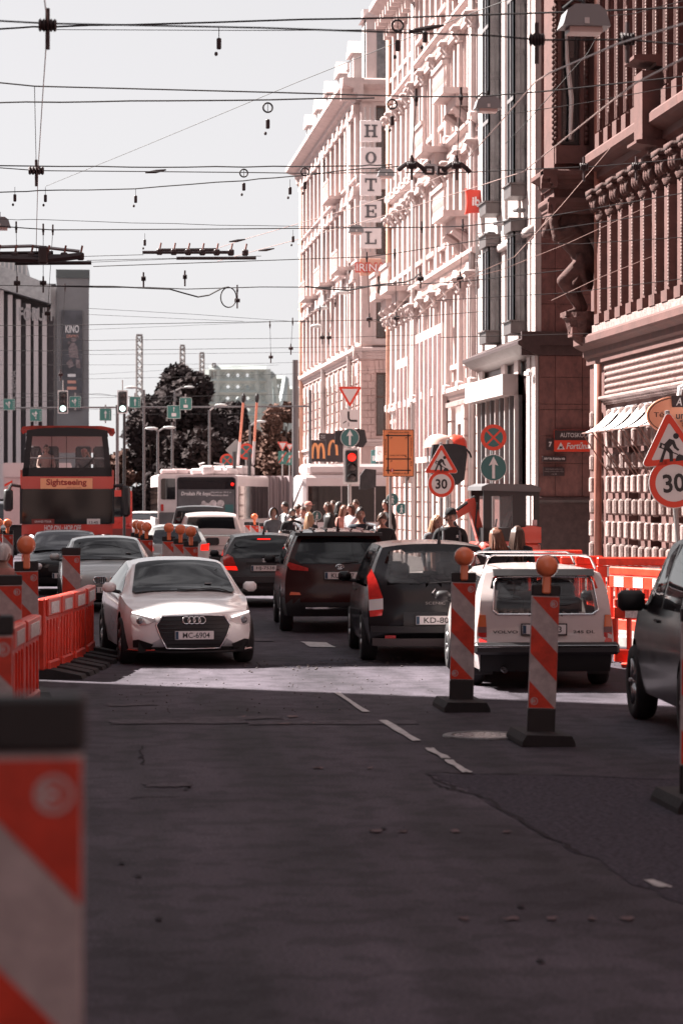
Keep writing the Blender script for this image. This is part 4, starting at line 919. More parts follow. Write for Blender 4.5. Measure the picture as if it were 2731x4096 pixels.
def wheel_meshes(r, wd, style):
    t = MB(); h = wd/2
    t.lathe([(r*.64, -h*.9), (r*.7, -h), (r*.92, -h), (r*.985, -h*.72), (r, -h*.4), (r, h*.4), (r*.985, h*.72), (r*.92, h), (r*.7, h), (r*.64, h*.9), (r*.64, -h*.9)], n=28, axis='x')
    tm = t.mesh('tyre', tyre_m, True)
    m = MB(); m.lathe([(0, -h*.55), (r*.6, -h*.3), (r*.65, -h*.9), (r*.66, h*.9), (r*.6, h*.5)], n=28, axis='x')
    for k in range(style):
        a = 2*PI*k/style
        for q in (-h*.72, h*.72): m.tube([(q, .06*math.cos(a), .06*math.sin(a)), (q, r*.62*math.cos(a), r*.62*math.sin(a))], [.035, .028], 5)
    m.lathe([(0, -h*.85), (.07, -h*.8), (.07, -h*.5)], n=12, axis='x'); m.lathe([(0, h*.85), (.07, h*.8), (.07, h*.5)], n=12, axis='x')
    return tm, m.mesh('rim', rim_m, True)
_WH = {}
def add_wheel(parent, x, y, r, wd=.2, style=5):
    k = (round(r, 3), wd, style)
    if k not in _WH: _WH[k] = wheel_meshes(r, wd, style)
    w_ = bpy.data.objects.new('wheel', None); COL.objects.link(w_); w_.parent = parent; w_.location = (x, y, r); w_.empty_display_size = .1
    link('tyre', _WH[k][0], w_); link('rim', _WH[k][1], w_); return w_
def refine(poly, step):
    bm = bmesh.new(); vs = [bm.verts.new((p[0], p[1], 0)) for p in poly]; bm.faces.new(vs)
    mn = [min(p[i] for p in poly) for i in (0, 1)]; mx = [max(p[i] for p in poly) for i in (0, 1)]
    for i in (0, 1):
        q = mn[i] + step
        while q < mx[i] - 1e-4:
            co = (q, 0, 0) if i == 0 else (0, q, 0); no = (1, 0, 0) if i == 0 else (0, 1, 0)
            bmesh.ops.bisect_plane(bm, geom=bm.verts[:] + bm.edges[:] + bm.faces[:], plane_co=co, plane_no=no); q += step
    bmesh.ops.triangulate(bm, faces=bm.faces[:]); bm.verts.index_update()
    V = [(v.co.x, v.co.y) for v in bm.verts]; Fc = [tuple(v.index for v in f.verts) for f in bm.faces]
    Bd = [tuple(v.index for v in e.verts) for e in bm.edges if len(e.link_faces) == 1]; bm.free(); return V, Fc, Bd
def patch(poly, fn, name, m, parent, off=.006, th=.02, step=.12, smooth=True):
    """conformal panel: 2D polygon laid on a surface fn(u, v, lift) -> (x, y, z)"""
    V, Fc, Bd = refine(poly, step); n = len(V); mb = MB()
    mb.add([fn(u, v, off) for u, v in V] + [fn(u, v, off - th) for u, v in V], Fc + [tuple(i + n for i in f)[::-1] for f in Fc] + [(a, b, b + n, a + n) for a, b in Bd])
    return mb.build(name, m, parent, smooth=smooth, angle=40)
def inside(poly, x, y):
    c = False; n = len(poly)
    for i in range(n):
        a, b = poly[i], poly[(i+1) % n]
        if (a[1] > y) != (b[1] > y) and x < (b[0]-a[0])*(y-a[1])/(b[1]-a[1]) + a[0]: c = not c
    return c
def sym(poly): return [(-p[0], p[1]) for p in poly][::-1]
def mir(half):
    """left-right symmetric outline from its right half, listed bottom centre to top centre"""
    return half + [(-p[0], p[1]) for p in half[::-1] if abs(p[0]) > 1e-6]
class Car:
    """vehicle body lofted from side profile, plan and end profiles; local +Y is forward, origin on the ground at mid length"""
    def __init__(s, name, label, cat, loc, rz, p, group=None):
        s.p = p; s.T = thing(name, label, cat, loc, rz, group); s.holes = []
        s.y0, s.y1 = -p['L']/2, p['L']/2
    def rear(s, x, z): return spl(s.p['rear'], z) + s.p.get('rcurve', .12) * (abs(x) / s.p['w'])**s.p.get('rpow', 3.0)
    def front(s, x, z): return spl(s.p['front'], z) - s.p.get('fcurve', .2) * (abs(x) / s.p['w'])**s.p.get('fpow', 2.6)
    def ring(s, y):
        p = s.p; w = spl(p['plan'], y); zt = spl(p['top'], y); zb_ = spl(p['belt'], y); wr = spl(p['roofw'], y); cr = p.get('crown', .05)
        low = p.get('sill', .2)
        for ya in p['axles']:
            dz = p['arch']**2 - (y - ya)**2
            if dz > 0: low = max(low, p['wr'] + math.sqrt(dz) - .0)
        zre = max(zb_ + .004, zt - cr); r = []
        n1 = 9
        for k in range(n1):
            t = k / (n1 - 1); z = lerp(low, zb_, t); tz = (z - .2) / max(.1, zb_ - .2)
            f = spl(p.get('side', [(0, .94), (.3, .985), (.55, 1.0), (.8, .985), (1, .955)]), tz); r.append((w * f, z))
        wb = r[-1][0]; wr = min(wr, wb - .004)
        for k in range(1, 7):
            t = k / 6; bul = .02 * math.sin(PI*t); r.append((lerp(wb, wr, t) + bul*min(1, (zre - zb_)*3), lerp(zb_, zre, t)))
        for k in range(1, 9):
            t = k / 8; x = wr * math.cos(PI/2*t); r.append((x, zre + (zt - zre) * (1 - (x/wr)**p.get('rp', 2.6))))
        return r
    def warp(s, x, y, z):
        a = 1 - min(1, (y - s.y0) / s.p.get('rlen', 1.0)); b = 1 - min(1, (s.y1 - y) / s.p.get('flen', 1.0))
        return y + (s.rear(x, z) - s.y0) * max(0, a) + (s.front(x, z) - s.y1) * max(0, b)
    def topz(s, x, y):
        p = s.p; zt = spl(p['top'], y); wr = spl(p['roofw'], y); zre = max(spl(p['belt'], y) + .004, zt - p.get('crown', .05))
        return zre + (zt - zre) * (1 - min(1, abs(x)/wr)**p.get('rp', 2.6))
    def sidex(s, y, z):
        r = s.ring(y)
        for a, b in zip(r, r[1:]):
            if b[1] >= z: t = (z - a[1]) / max(1e-6, b[1] - a[1]); return lerp(a[0], b[0], min(1, max(0, t)))
        return r[-9][0]
    def fn_rear(s, x, z, off): return (x, s.rear(x, z) - off, z)
    def fn_front(s, x, z, off): return (x, s.front(x, z) + off, z)
    def fn_top(s, x, y, off): return (x, y + off*.6, s.topz(x, y) + off)
    def fn_side(s, sg): return lambda y, z, off: (sg * (s.sidex(y, z) + off), s.warp(s.sidex(y, z), y, z), z)
    def body(s, m, under=True, m_low=None, zlow=0.0):
        N = int(s.p['L'] / .06); ys = [lerp(s.y0, s.y1, k/N) for k in range(N + 1)]; rows = []
        for y in ys:
            r = s.ring(y); full = [(x, z) for x, z in r] + [(-x, z) for x, z in r[-2::-1]]
            rows.append([(x, s.warp(x, y, z), z) for x, z in full])
        mb = MB(); n = len(rows[0]); V = [q for row in rows for q in row]; Fc = []; MI = []
        for i in range(N):
            for j in range(n - 1): Fc.append((i*n + j, (i+1)*n + j, (i+1)*n + j + 1, i*n + j + 1))
        for e, (row, fn) in enumerate(((rows[0], s.rear), (rows[-1], s.front))):
            prev = [(0 if e == 0 else N)*n + j for j in range(n)]; zc = sum(q[2] for q in row) / n; zlo = row[0][2]
            for k in range(1, 9):
                q = 1 - k/8; cur = []
                for j in range(n):
                    x = row[j][0] * q; z = zc + (row[j][2] - zc) * q; cur.append(len(V)); V.append((x, fn(x, z), z))
                for j in range(n): Fc.append((prev[j], prev[(j+1) % n], cur[(j+1) % n], cur[j]))
                prev = cur
        # window openings
        def in_hole(f):
            c = [sum(V[i][k] for i in f) / len(f) for k in range(3)]
            for kind, poly in s.holes:
                if kind == 'rear' and abs(c[1] - s.rear(c[0], c[2])) < .03 and inside(poly, c[0], c[2]): return True
                if kind == 'front' and abs(c[1] - s.front(c[0], c[2])) < .03 and inside(poly, c[0], c[2]): return True
                if kind == 'side' and abs(abs(c[0]) - s.sidex(c[1], c[2])) < .04 and inside(poly, c[1], c[2]): return True
                if kind == 'top' and abs(c[2] - s.topz(c[0], c[1])) < .05 and inside(poly, c[0], c[1]): return True
            return False
        if s.holes: Fc = [f for f in Fc if not in_hole(f)]
        mb.add(V, Fc)
        if m_low: mb.mi = [1 if sum(V[i][2] for i in f)/len(f) < zlow else 0 for f in Fc]
        o = mb.build('body', [m, m_low] if m_low else m, s.T, smooth=True, angle=38)
        if under:
            u = MB(); w = s.p['w']; zz = s.p.get('sill', .2)
            u.box(-w*.8, w*.8, s.y0 + .22, s.y1 - .25, zz - .01, zz + .12)
            for ya in s.p['axles']: u.box(-w*.86, w*.86, ya - s.p['arch'] - .02, ya + s.p['arch'] + .02, zz + .1, s.p['wr']*2 + .1)
            u.build('underbody', under_m, s.T)
        for ya in s.p['axles']:
            for sg in (-1, 1): add_wheel(s.T, sg * (s.p['w'] - s.p.get('winset', .11)), ya, s.p['wr'], s.p.get('tw', .21), s.p.get('spokes', 5))
        return o
    def win(s, kind, poly, hole=False, glass=None, frame=None, fw=.03, name='window'):
        fns = {'rear': s.fn_rear, 'front': s.fn_front, 'top': s.fn_top}
        g_ = glass or auto_glass
        if kind == 'side':
            if hole: s.holes.append(('side', poly))
            for sg in (-1, 1): patch(poly, s.fn_side(sg), name, g_, s.T, off=.005, th=.012)
        else:
            if hole: s.holes.append((kind, poly))
            patch(poly, fns[kind], name, g_, s.T, off=.006, th=.012)
            if frame is not None: s.rim(kind, poly, frame, fw)
    def rim(s, kind, poly, m, fw=.03, name='window_trim', off=.012):
        fn = {'rear': s.fn_rear, 'front': s.fn_front, 'top': s.fn_top}[kind]; cx = sum(p[0] for p in poly)/len(poly); cy = sum(p[1] for p in poly)/len(poly)
        pts = []
        for a, b in zip(poly, poly[1:] + poly[:1]):
            for k in range(6): pts.append(Vector(fn(lerp(a[0], b[0], k/6), lerp(a[1], b[1], k/6), off*.5)))
        mb = MB(); mb.tube(pts, fw/2, 6, closed=True); return mb.build(name, m, s.T, smooth=True)
    def plate(s, kind, text, x, z, w_=.52, h=.112, tilt=0.0, name='number_plate'):
        fn = s.fn_rear if kind == 'rear' else s.fn_front; sg = -1 if kind == 'rear' else 1; y = fn(x, z, .0)[1] + sg*.03
        e = bpy.data.objects.new(name, MB().cbox((0, 0, 0), w_, .012, h, 0, .003).mesh(name, plate_m)); COL.objects.link(e); e.parent = s.T; e.location = (x, y, z)
        fr = MB(); fr.cbox((0, 0, 0), w_ + .03, .01, h + .03, 0, .002); q = fr.build('plate_holder', black_p, e, (0, -sg*.006, 0))
        rz = 0 if kind == 'rear' else PI; t = txt(text, w_*.7, h*.66, plate_blk, e, (-.025*sg*-1 if False else (.025 if kind == 'rear' else -.025), sg*.0075, 0), bold=.012, rot=(0, 0, rz))
        MB().box(-.02, .02, -.002, .002, -h*.45, h*.45).build('country_band', plate_blue, e, (sg*(w_/2 - .026), sg*.0075, 0)); return e
    def mirrors(s, y, z, m, sz=(.19, .1, .14), out=.13):
        for sg in (-1, 1):
            x = s.sidex(y, z); mb = MB(); mb.cbox((sg*(x + out + .02), y, z + .04), sz[0], sz[1], sz[2], 0, .04); o = mb.build('mirror', m, s.T, smooth=True, angle=50)
            a = MB(); a.tube([(sg*(x - .02), y + .02, z - .03), (sg*(x + out), y, z + .0)], .028, 6); a.build('mirror_arm', black_p, o)
    def lamp_pair(s, kind, poly, m, name, off=.012, th=.03):
        fn = s.fn_rear if kind == 'rear' else s.fn_front; out = []
        for q in (poly, sym(poly)): out.append(patch(q, fn, name, m, s.T, off=off, th=th, step=.06))
        return out
    def bar(s, kind, x0, x1, z0, z1, m, name, off=.02, th=.05):
        fn = s.fn_rear if kind == 'rear' else s.fn_front
        return patch([(x0, z0), (x1, z0), (x1, z1), (x0, z1)], fn, name, m, s.T, off=off, th=th, step=.1)
    def seats(s, ys, zs=.55, top=1.12, xs=(-.36, .36), head=True):
        for y in ys:
            for x in xs:
                o = MB(); o.cbox((x, y, zs), .5, .5, .14, 0, .04); o.cbox((x, y - .25, (zs + top)/2), .48, .13, top - zs, 0, .05)
                if head: o.cbox((x, y - .28, top + .1), .26, .1, .19, 0, .045)
                o.build('seat', seat_m, s.T, smooth=True, angle=50)
def place(px, d): return gnd(px, d)
# ---- white saloon in front
p = dict(L=4.46, w=.9, sill=.2, wr=.325, arch=.385, axles=(-1.33, 1.3), tw=.22, crown=.06, fcurve=.42, fpow=2.4, rcurve=.25, flen=1.3, rlen=1.2, winset=.1,
  plan=[(-2.23, .82), (-1.6, .885), (-.5, .9), (1.2, .9), (1.8, .875), (2.23, .8)],
  top=[(-2.23, .98), (-1.75, 1.06), (-1.25, 1.2), (-.7, 1.38), (-.1, 1.43), (.42, 1.39), (.78, 1.22), (1.18, 1.0), (1.35, .96), (1.9, .88), (2.23, .8)],
  belt=[(-2.23, .94), (-1.2, .98), (.3, .95), (1.2, .91), (1.8, .83), (2.23, .74)],
  roofw=[(-2.23, .7), (-1.4, .66), (-.6, .635), (.2, .63), (.5, .65), (1.15, .75), (1.4, .77), (2.23, .7)],
  rear=[(.2, -2.12), (.4, -2.22), (.7, -2.23), (1.0, -2.18)], front=[(.18, 2.1), (.3, 2.2), (.45, 2.23), (.6, 2.22), (.72, 2.17), (.8, 2.05)])
white = paint('white_paint', (0.85, 0.83, 0.83), .2)
b = place(712, 31.0)
A = Car('white_saloon', 'white saloon car with a big hexagonal grille driving towards us nearest on the left', 'car', b + Vector((.03, 2.2, 0)), PI + .085, p)
A.T.scale = (.96, .96, .96); A.body(white)
ws = mir([(0, .45), (.55, .42), (.6, .5), (.71, 1.1), (.67, 1.17), (0, 1.24)])
patch(ws, A.fn_top, 'windscreen', auto_glass, A.T, off=.008, th=.02, step=.1)
for sg in (-1, 1):
    patch([(-1.2, 1.0), (.95, .95), (.35, 1.28), (-.2, 1.345), (-.8, 1.3)], A.fn_side(sg), 'side_window', auto_glass, A.T, off=.004, step=.1)
hexa = [(.14*0, .245), (.36, .25), (.45, .42), (.5, .56), (.42, .685), (0, .7)]
patch(mir(hexa), A.fn_front, 'grille', black_p, A.T, off=.012, th=.03, step=.08)
gr = MB()
pts = []
H = mir(hexa)
for a, c in zip(H, H[1:] + H[:1]):
    for k in range(5): pts.append(A.fn_front(lerp(a[0], c[0], k/5), lerp(a[1], c[1], k/5), .018))
gr.tube(pts, .011, 6, closed=True); gr.build('grille_surround', chrome, A.T, smooth=True)
for k in range(7):
    z = .3 + k*.055; o = MB(); xm = .36 if z < .42 else .44; o.tube([A.fn_front(lerp(-xm, xm, j/10), z, .016) for j in range(11)], .005, 4); o.build('grille_bar', mat('gloss_black', (0.03, 0.028, 0.03), 0.25), A.T)
for k in range(4):
    o = MB(); cx_ = (-.105 + .07*k); o.tube([A.fn_front(cx_ + .048*math.cos(a), .63 + .048*math.sin(a), .026) for a in [2*PI*j/18 for j in range(18)]], .008, 5, closed=True); o.build('emblem_ring', chrome, A.T, smooth=True)
A.plate('front', 'MC-6904', 0, .43)
hl = [(.5, .615), (.6, .565), (.72, .55), (.8, .575), (.815, .66), (.79, .735), (.52, .665)]
for o in A.lamp_pair('front', hl, lens_clear, 'headlight', off=.01): pass
for sg in (-1, 1):
    d_ = MB(); pts = [A.fn_front(sg*lerp(.53, .79, k/8), lerp(.665, .727, k/8), .018) for k in range(9)]; d_.tube(pts, .012, 6); d_.build('running_light', lit_white, A.T)
    d_ = MB(); c = A.fn_front(sg*.7, .62, .015); d_.sphere(c, .055, .03, .05, 12, 8); d_.build('projector', mat('projector_glass', (0.2, 0.2, 0.21), 0.05, metal=0.6), A.T, smooth=True)
    patch([(sg*x, z) for x, z in [(.56, .25), (.78, .25), (.79, .35), (.72, .365), (.53, .3)]], A.fn_front, 'air_intake', black_p, A.T, off=.008, step=.08)
    o = MB(); o.tube([A.fn_front(sg*.5, .225, .012), A.fn_front(sg*.7, .215, .014), A.fn_front(sg*.84, .225, .012)], .012, 5); o.build('intake_trim', chrome, A.T)
o = MB(); o.tube([A.fn_front(-.86 + 1.72*k/16, .2, .0) for k in range(17)], .02, 6); o.build('front_lip', black_p, A.T, smooth=True)
A.mirrors(.72, .98, white)
o = MB(); c = A.fn_top(-.35, 1.02, .012); o.cbox(c, .09, .05, .005, 0, .001); o.build('sticker', plate_m, A.T)
o = MB(); o.tube([A.fn_top(lerp(-.6, .1, k/6), 1.2 - .05*math.sin(k), .02) for k in range(7)], .008, 5); o.build('wiper', black_p, A.T)
A.seats((.1,), .5, 1.08)
# ---- silver saloon and dark saloon behind it
def front_saloon(name, label, px, d, m, rz, kidney):
    q = dict(p); q['fcurve'] = .36
    C = Car(name, label, 'car', place(px, d) + Vector((0, 2.2, 0)), rz, q); C.body(m)
    patch(ws, C.fn_top, 'windscreen', auto_glass, C.T, off=.008, th=.02, step=.1)
    for sg in (-1, 1):
        patch([(-1.2, 1.0), (.95, .95), (.35, 1.28), (-.2, 1.345), (-.8, 1.3)], C.fn_side(sg), 'side_window', auto_glass, C.T, off=.004, step=.1)
        if kidney:
            kd_ = rrect(.24, .12, .05, 4, sg*.15, .62); patch(kd_, C.fn_front, 'grille', black_p, C.T, off=.012, step=.06)
            o = MB(); o.tube([C.fn_front(x, z, .018) for x, z in kd_], .01, 5, closed=True); o.build('grille_surround', chrome, C.T)
            for k in range(5): o = MB(); o.tube([C.fn_front(sg*.15 - .08 + k*.04, .57, .018), C.fn_front(sg*.15 - .08 + k*.04, .67, .018)], .005, 4); o.build('grille_bar', chrome, C.T)
        for (x, z, r_) in ((.55, .64, .075), (.72, .63, .07)):
            o = MB(); cc = C.fn_front(sg*x, z, .012); o.sphere(cc, r_, .035, r_, 14, 8); o.build('headlight', lit_white if (not kidney and x > .7) else lens_clear, C.T, smooth=True)
    if not kidney: patch(rrect(.7, .14, .05, 4, 0, .6), C.fn_front, 'grille', black_p, C.T, off=.012, step=.08)
    patch(rrect(1.1, .14, .05, 4, 0, .33), C.fn_front, 'air_intake', black_p, C.T, off=.01, step=.08)
    C.plate('front', 'LV-3318' if kidney else 'GT-2047', 0, .44); C.mirrors(.72, .98, m); C.seats((.1,), .5, 1.08)
    o = MB(); o.tube([C.fn_top(lerp(-.6, .1, k/6), 1.2, .02) for k in range(7)], .008, 5); o.build('wiper', black_p, C.T)
    o = MB(); o.cbox(C.fn_top(-.42, .98, .012), .1, .06, .005, 0, .001); o.build('sticker', plate_m, C.T); return C
silver = paint('silver_paint', (0.36, 0.37, 0.37), .3, .3); blackp = paint('black_paint', (0.009, 0.008, 0.01), .2)
front_saloon('silver_saloon', 'silver saloon with a twin kidney grille just behind the white saloon', 425, 45.5, silver, PI + .02, True)
front_saloon('dark_saloon', 'black saloon with one lit headlight in front of the red tour bus', 258, 53.5, blackp, PI + .0, False)
# ---- generic tall hatchback / SUV seen from behind
def hatch(name, label, px, d, rz, m, dims, plate, lamps, glass, extra=None, holes=False, m_low=None, zlow=0, group=None):
    L, w_, Ht, belt, rake = dims['L'], dims['w'], dims['h'], dims['belt'], dims.get('rake', .35); h = L/2; wr = dims.get('wr', .32)
    q = dict(L=L, w=w_, sill=dims.get('sill', .24), wr=wr, arch=wr + .06, axles=(-L*.29, L*.3), tw=.21, crown=.05, rcurve=dims.get('rc', .16), rpow=3.2, fcurve=.4, flen=1.2, rlen=1.1, winset=.1,
      plan=[(-h, w_*.95), (-h*.6, w_), (h*.6, w_), (h, w_*.88)],
      top=[(-h, Ht - .03), (-h*.6, Ht - .005), (-h*.1, Ht), (h*.18, Ht - .06), (h*.5, belt + .12), (h*.56, belt + .06), (h*.9, belt - .08), (h, belt - .16)],
      belt=[(-h, belt), (h*.5, belt - .03), (h, belt - .2)],
      roofw=[(-h, w_*dims.get('rw', .72)), (h*.1, w_*.74), (h*.5, w_*.82), (h, w_*.8)],
      rear=dims.get('rear') or [(.2, -h + .1), (.35, -h), (.62, -h), (.7, -h + .04), (belt, -h + .07), (Ht - .12, -h + rake), (Ht, -h + rake + .06)],
      front=[(.2, h - .12), (.45, h), (.65, h - .02), (belt - .1, h - .2)])
    C = Car(name, label, 'car', place(px, d) + Vector((0, h, 0)), rz, q, group)
    if holes: C.holes = [('rear', glass), ('side', [(-h*.75, belt + .03), (h*.42, belt + .02), (h*.1, Ht - .12), (-h*.7, Ht - .1)]), ('top', mir([(0, h*.24), (w_*.62, h*.22), (w_*.74, h*.46), (0, h*.5)]))]
    C.body(m, m_low=m_low, zlow=zlow)
    gm = clear_glass if holes else auto_glass
    patch(glass, C.fn_rear, 'rear_window', gm, C.T, off=.008, th=.014, step=.1)
    patch(mir([(0, h*.24), (w_*.62, h*.22), (w_*.74, h*.46), (0, h*.5)]), C.fn_top, 'windscreen', gm, C.T, off=.008, step=.12)
    for sg in (-1, 1):
        for (a, b_) in ((-h*.78, -h*.42), (-h*.39, -h*.02), (h*.01, h*.38)):
            tz = lambda y: Ht - .11 - max(0, (y - h*.05))*dims.get('wsl', .55)
            patch([(a + .03, belt + .025), (b_, belt + .02), (b_ - .01, max(belt + .08, tz(b_))), (a + .06, tz(a))], C.fn_side(sg), 'side_window', gm, C.T, off=.005, step=.12)
        for kk, (poly, lm) in enumerate(lamps): patch([(sg*x, z) for x, z in poly], C.fn_rear, 'tail_light', lm, C.T, off=.012, th=.03, step=.06)
        o = MB(); o.cbox((sg*(C.sidex(.0, belt - .12) + .01), .12, belt - .1), .03, .18, .03, 0, .01); o.build('door_handle', m, C.T)
    C.plate('rear', plate[0], plate[1], plate[2]); C.mirrors(h*.38, belt + .02, m if dims.get('mm') else black_p, dims.get('msz', (.19, .1, .14))); C.seats((h*.12, -h*.35), .55, dims.get('seat', 1.1))
    o = MB(); a0 = C.fn_rear(-.05, belt + .06, .02); o.tube([a0, C.fn_rear(.3, belt + .09, .02)], .008, 5); o.build('wiper', black_p, C.T)
    return C
def aerial(C, y, x=0.0, fin=True):
    z = C.topz(x, y); o = MB(); o.tube([(x, y, z - .01), (x, y - .02, z + .05), (x, y - .05, z + .22)], [.03, .018, .004], 6); o.build('aerial', black_p, C.T)
# dark grey hatchback
gd = paint('graphite_paint', (0.05, 0.05, 0.054), .3, .1)
H1 = hatch('grey_hatchback', 'dark grey hatchback with lit brake lights at the head of the queue', 1078, 47.5, -.05, gd, dict(L=4.0, w=.87, h=1.46, belt=.95, rake=.42, wr=.3, rw=.66), ('HJ-7538', .0, .78),
  [([(.55, .82), (.8, .84), (.82, 1.0), (.72, 1.06), (.62, 1.0)], lens_red), ([(.52, .74), (.8, .75), (.8, .82), (.55, .82)], lit_red)], mir([(0, .98), (.58, .98), (.66, 1.05), (.54, 1.34), (0, 1.37)]))
H1.bar('rear', -.13, .13, 1.335, 1.36, lit_red, 'brake_light', .02); aerial(H1, -1.3)
H1.bar('rear', -.36, .36, .86, .9, black_p, 'plate_recess', .012); H1.bar('rear', -.8, .8, .5, .62, gd, 'bumper', .05, .06); H1.bar('rear', -.78, .78, .24, .42, black_p, 'bumper_lower', .03)
o = MB(); cc = H1.fn_rear(0, .935, .01); o.tube([(cc[0] + a, cc[1], cc[2] + b_) for a, b_ in rrect(.07, .06, .015)], .006, 4, closed=True); o.tube([(cc[0] - .02, cc[1], cc[2] + .025), (cc[0] - .015, cc[1], cc[2] - .025)], .006, 4); o.tube([(cc[0] + .02, cc[1], cc[2] + .025), (cc[0] + .015, cc[1], cc[2] - .025)], .006, 4); o.tube([(cc[0] - .018, cc[1], cc[2]), (cc[0] + .018, cc[1], cc[2])], .006, 4); o.build('emblem', chrome, H1.T)
# dark red SUV
dr = paint('maroon_paint', (0.035, 0.009, 0.009), .22)
H2 = hatch('maroon_suv', 'maroon and black sport utility car with roof rails between two dark cars', 1385, 38.6, -.045, dr, dict(L=4.55, w=.92, h=1.66, belt=1.06, rake=.36, wr=.35, sill=.28, rw=.7), ('KU-7527', .02, .93),
  [([(.5, 1.0), (.78, 1.02), (.84, 1.1), (.8, 1.14), (.5, 1.05)], lens_red), ([(.62, .62), (.8, .62), (.78, .67), (.64, .66)], mat('reflector_orange', (0.6, 0.1, 0.04), 0.3))], mir([(0, 1.12), (.62, 1.12), (.72, 1.2), (.6, 1.5), (0, 1.54)]), m_low=black_p, zlow=.55)
H2.bar('rear', -.55, .55, .4, .43, chrome, 'bumper_trim', .05); H2.bar('rear', -.7, .7, 1.56, 1.61, black_p, 'spoiler', .12, .16)
for sg in (-1, 1):
    o = MB(); o.tube([(sg*.6, -1.9, 1.63), (sg*.62, -1.6, 1.72), (sg*.62, .2, 1.73), (sg*.6, .5, 1.64)], .03, 6); o.build('roof_rail', chrome, H2.T, smooth=True)
for k in range(5): o = MB(); x = -.4 + .2*k; o.box(x, x + .03, -1.8, -.2, 1.648, 1.675); o.build('roof_rib', dr, H2.T)
aerial(H2, -1.7)
cc = H2.fn_rear(0, 1.07, .015); o = MB()
for (rx, rz_, dz) in ((.06, .04, 0), (.035, .018, .012), (.018, .038, 0)): o.tube([(cc[0] + rx*math.cos(a), cc[1], cc[2] + dz + rz_*math.sin(a)) for a in [2*PI*k/16 for k in range(16)]], .006, 4, closed=True)
o.build('emblem', chrome, H2.T)
# black people carrier
H3 = hatch('black_mpv', 'black tall people carrier beside the first striped panel', 1768, 31.6, -.05, blackp, dict(L=4.26, w=.9, h=1.6, belt=1.0, rake=.3, wr=.315, rw=.72, mm=1), ('KD-801', .02, .58),
  [([(.66, .86), (.84, .84), (.86, 1.14), (.8, 1.24), (.74, 1.1)], lens_red), ([(.66, .72), (.84, .7), (.84, .84), (.66, .86)], lens_clear), ([(.68, .64), (.83, .62), (.84, .7), (.66, .72)], lens_red), ([(.5, .33), (.64, .33), (.64, .38), (.5, .38)], lens_red)], mir([(0, 1.06), (.56, 1.06), (.63, 1.12), (.55, 1.46), (0, 1.48)]), holes=True)
H3.bar('rear', -.82, .82, .42, .5, black_p, 'bumper', .06, .08); H3.bar('rear', -.4, .45, .5, .68, mat('dark_gloss', (0.02, 0.018, 0.02), 0.3), 'plate_recess', .012, .02); H3.bar('rear', -.8, .8, .24, .34, mat('grey_bumper', (0.12, 0.1, 0.1), 0.5), 'bumper_lower', .05, .05)
aerial(H3, -1.75, .1)
cc = H3.fn_rear(0.02, .93, .015); o = MB(); o.tube([(cc[0] + a, cc[1], cc[2] + b_) for a, b_ in ((0, .065), (.04, 0), (0, -.065), (-.04, 0))], .011, 4, closed=True); o.build('emblem', chrome, H3.T); 
txt('SCENIC', .26, .035, mat('dull_chrome', (0.2, 0.18, 0.18), 0.4, metal=0.6), H3.T, (.02, H3.rear(0, .78) - .012, .8))
# white old estate car
vw = paint('cream_white_paint', (0.55, 0.475, 0.465), .35)
rearV = [(.2, -2.2), (.42, -2.3), (.56, -2.3), (.62, -2.24), (.98, -2.24), (1.3, -2.06), (1.42, -1.98), (1.46, -1.92)]
H4 = hatch('white_estate_car', 'old boxy white estate car with a roof rack behind the two striped panels', 2240, 27.3, -.065, vw, dict(L=4.6, w=.86, h=1.46, belt=.93, wr=.31, rw=.8, rc=.06, rear=rearV, seat=1.06, wsl=.8), ('VZ-7403', -.02, .72),
  [([(.7, .56), (.79, .56), (.8, .68), (.7, .68)], lens_red), ([(.7, .68), (.8, .68), (.8, .75), (.7, .75)], mat('smoked_lens', (0.2, 0.1, 0.1), 0.2)), ([(.7, .75), (.8, .75), (.785, .89), (.71, .89)], lens_amber)],
  mir([(0, .9), (.56, .9), (.63, .95), (.59, 1.27), (.55, 1.335), (0, 1.345)]), holes=True)
H4.bar('rear', -.78, .78, .22, .43, under_m, 'rear_valance', .02, .04)
H4.T.scale = (.955, .955, .955); gl = mir([(0, .9), (.56, .9), (.63, .95), (.59, 1.27), (.55, 1.335), (0, 1.345)]); H4.rim('rear', gl, chrome, .025)
H4.bar('rear', -.6, .6, 1.355, 1.43, black_p, 'spoiler', .1, .14)
o = MB(); o.cbox((0, -2.3, .5), 1.72, .24, .14, 0, .03); o.build('bumper', black_p, H4.T); o = MB(); o.cbox((0, -2.425, .53), 1.66, .012, .025, 0, .003); o.build('bumper_trim', chrome, H4.T)
txt('VOLVO', .3, .035, plate_blk, H4.T, (-.48, H4.rear(.48, .67) - .012, .69), bold=.02); txt('245 DL', .26, .035, plate_blk, H4.T, (.46, H4.rear(.46, .67) - .012, .69), bold=.01)
o = MB(); o.tube([(-.05, -2.27, .57), (.15, -2.27, .57)], .01, 5); o.build('tailgate_handle', chrome, H4.T)
for yy in (-1.65, .1):
    o = MB(); o.tube([(-.68, yy, 1.42), (-.62, yy, 1.56), (-.56, yy, 1.59), (.56, yy, 1.59), (.62, yy, 1.56), (.68, yy, 1.42)], .014, 6); o.build('roof_rack', chrome, H4.T, smooth=True)
for xx in (-.6, .6): o = MB(); o.tube([(xx, -1.65, 1.565), (xx, .1, 1.565)], .013, 6); o.build('roof_rack_rail', chrome, H4.T, smooth=True)
o = MB(); o.tube([(-.5, -2.1, .24), (-.52, -2.42, .26), (-.5, -2.46, .24)], .03, 7); o.build('exhaust', iron, H4.T)
for sg in (-1, 1): o = MB(); o.cbox((sg*.7, -1.75, .25), .25, .02, .2, 0, .005); o.build('mud_flap', black_p, H4.T)
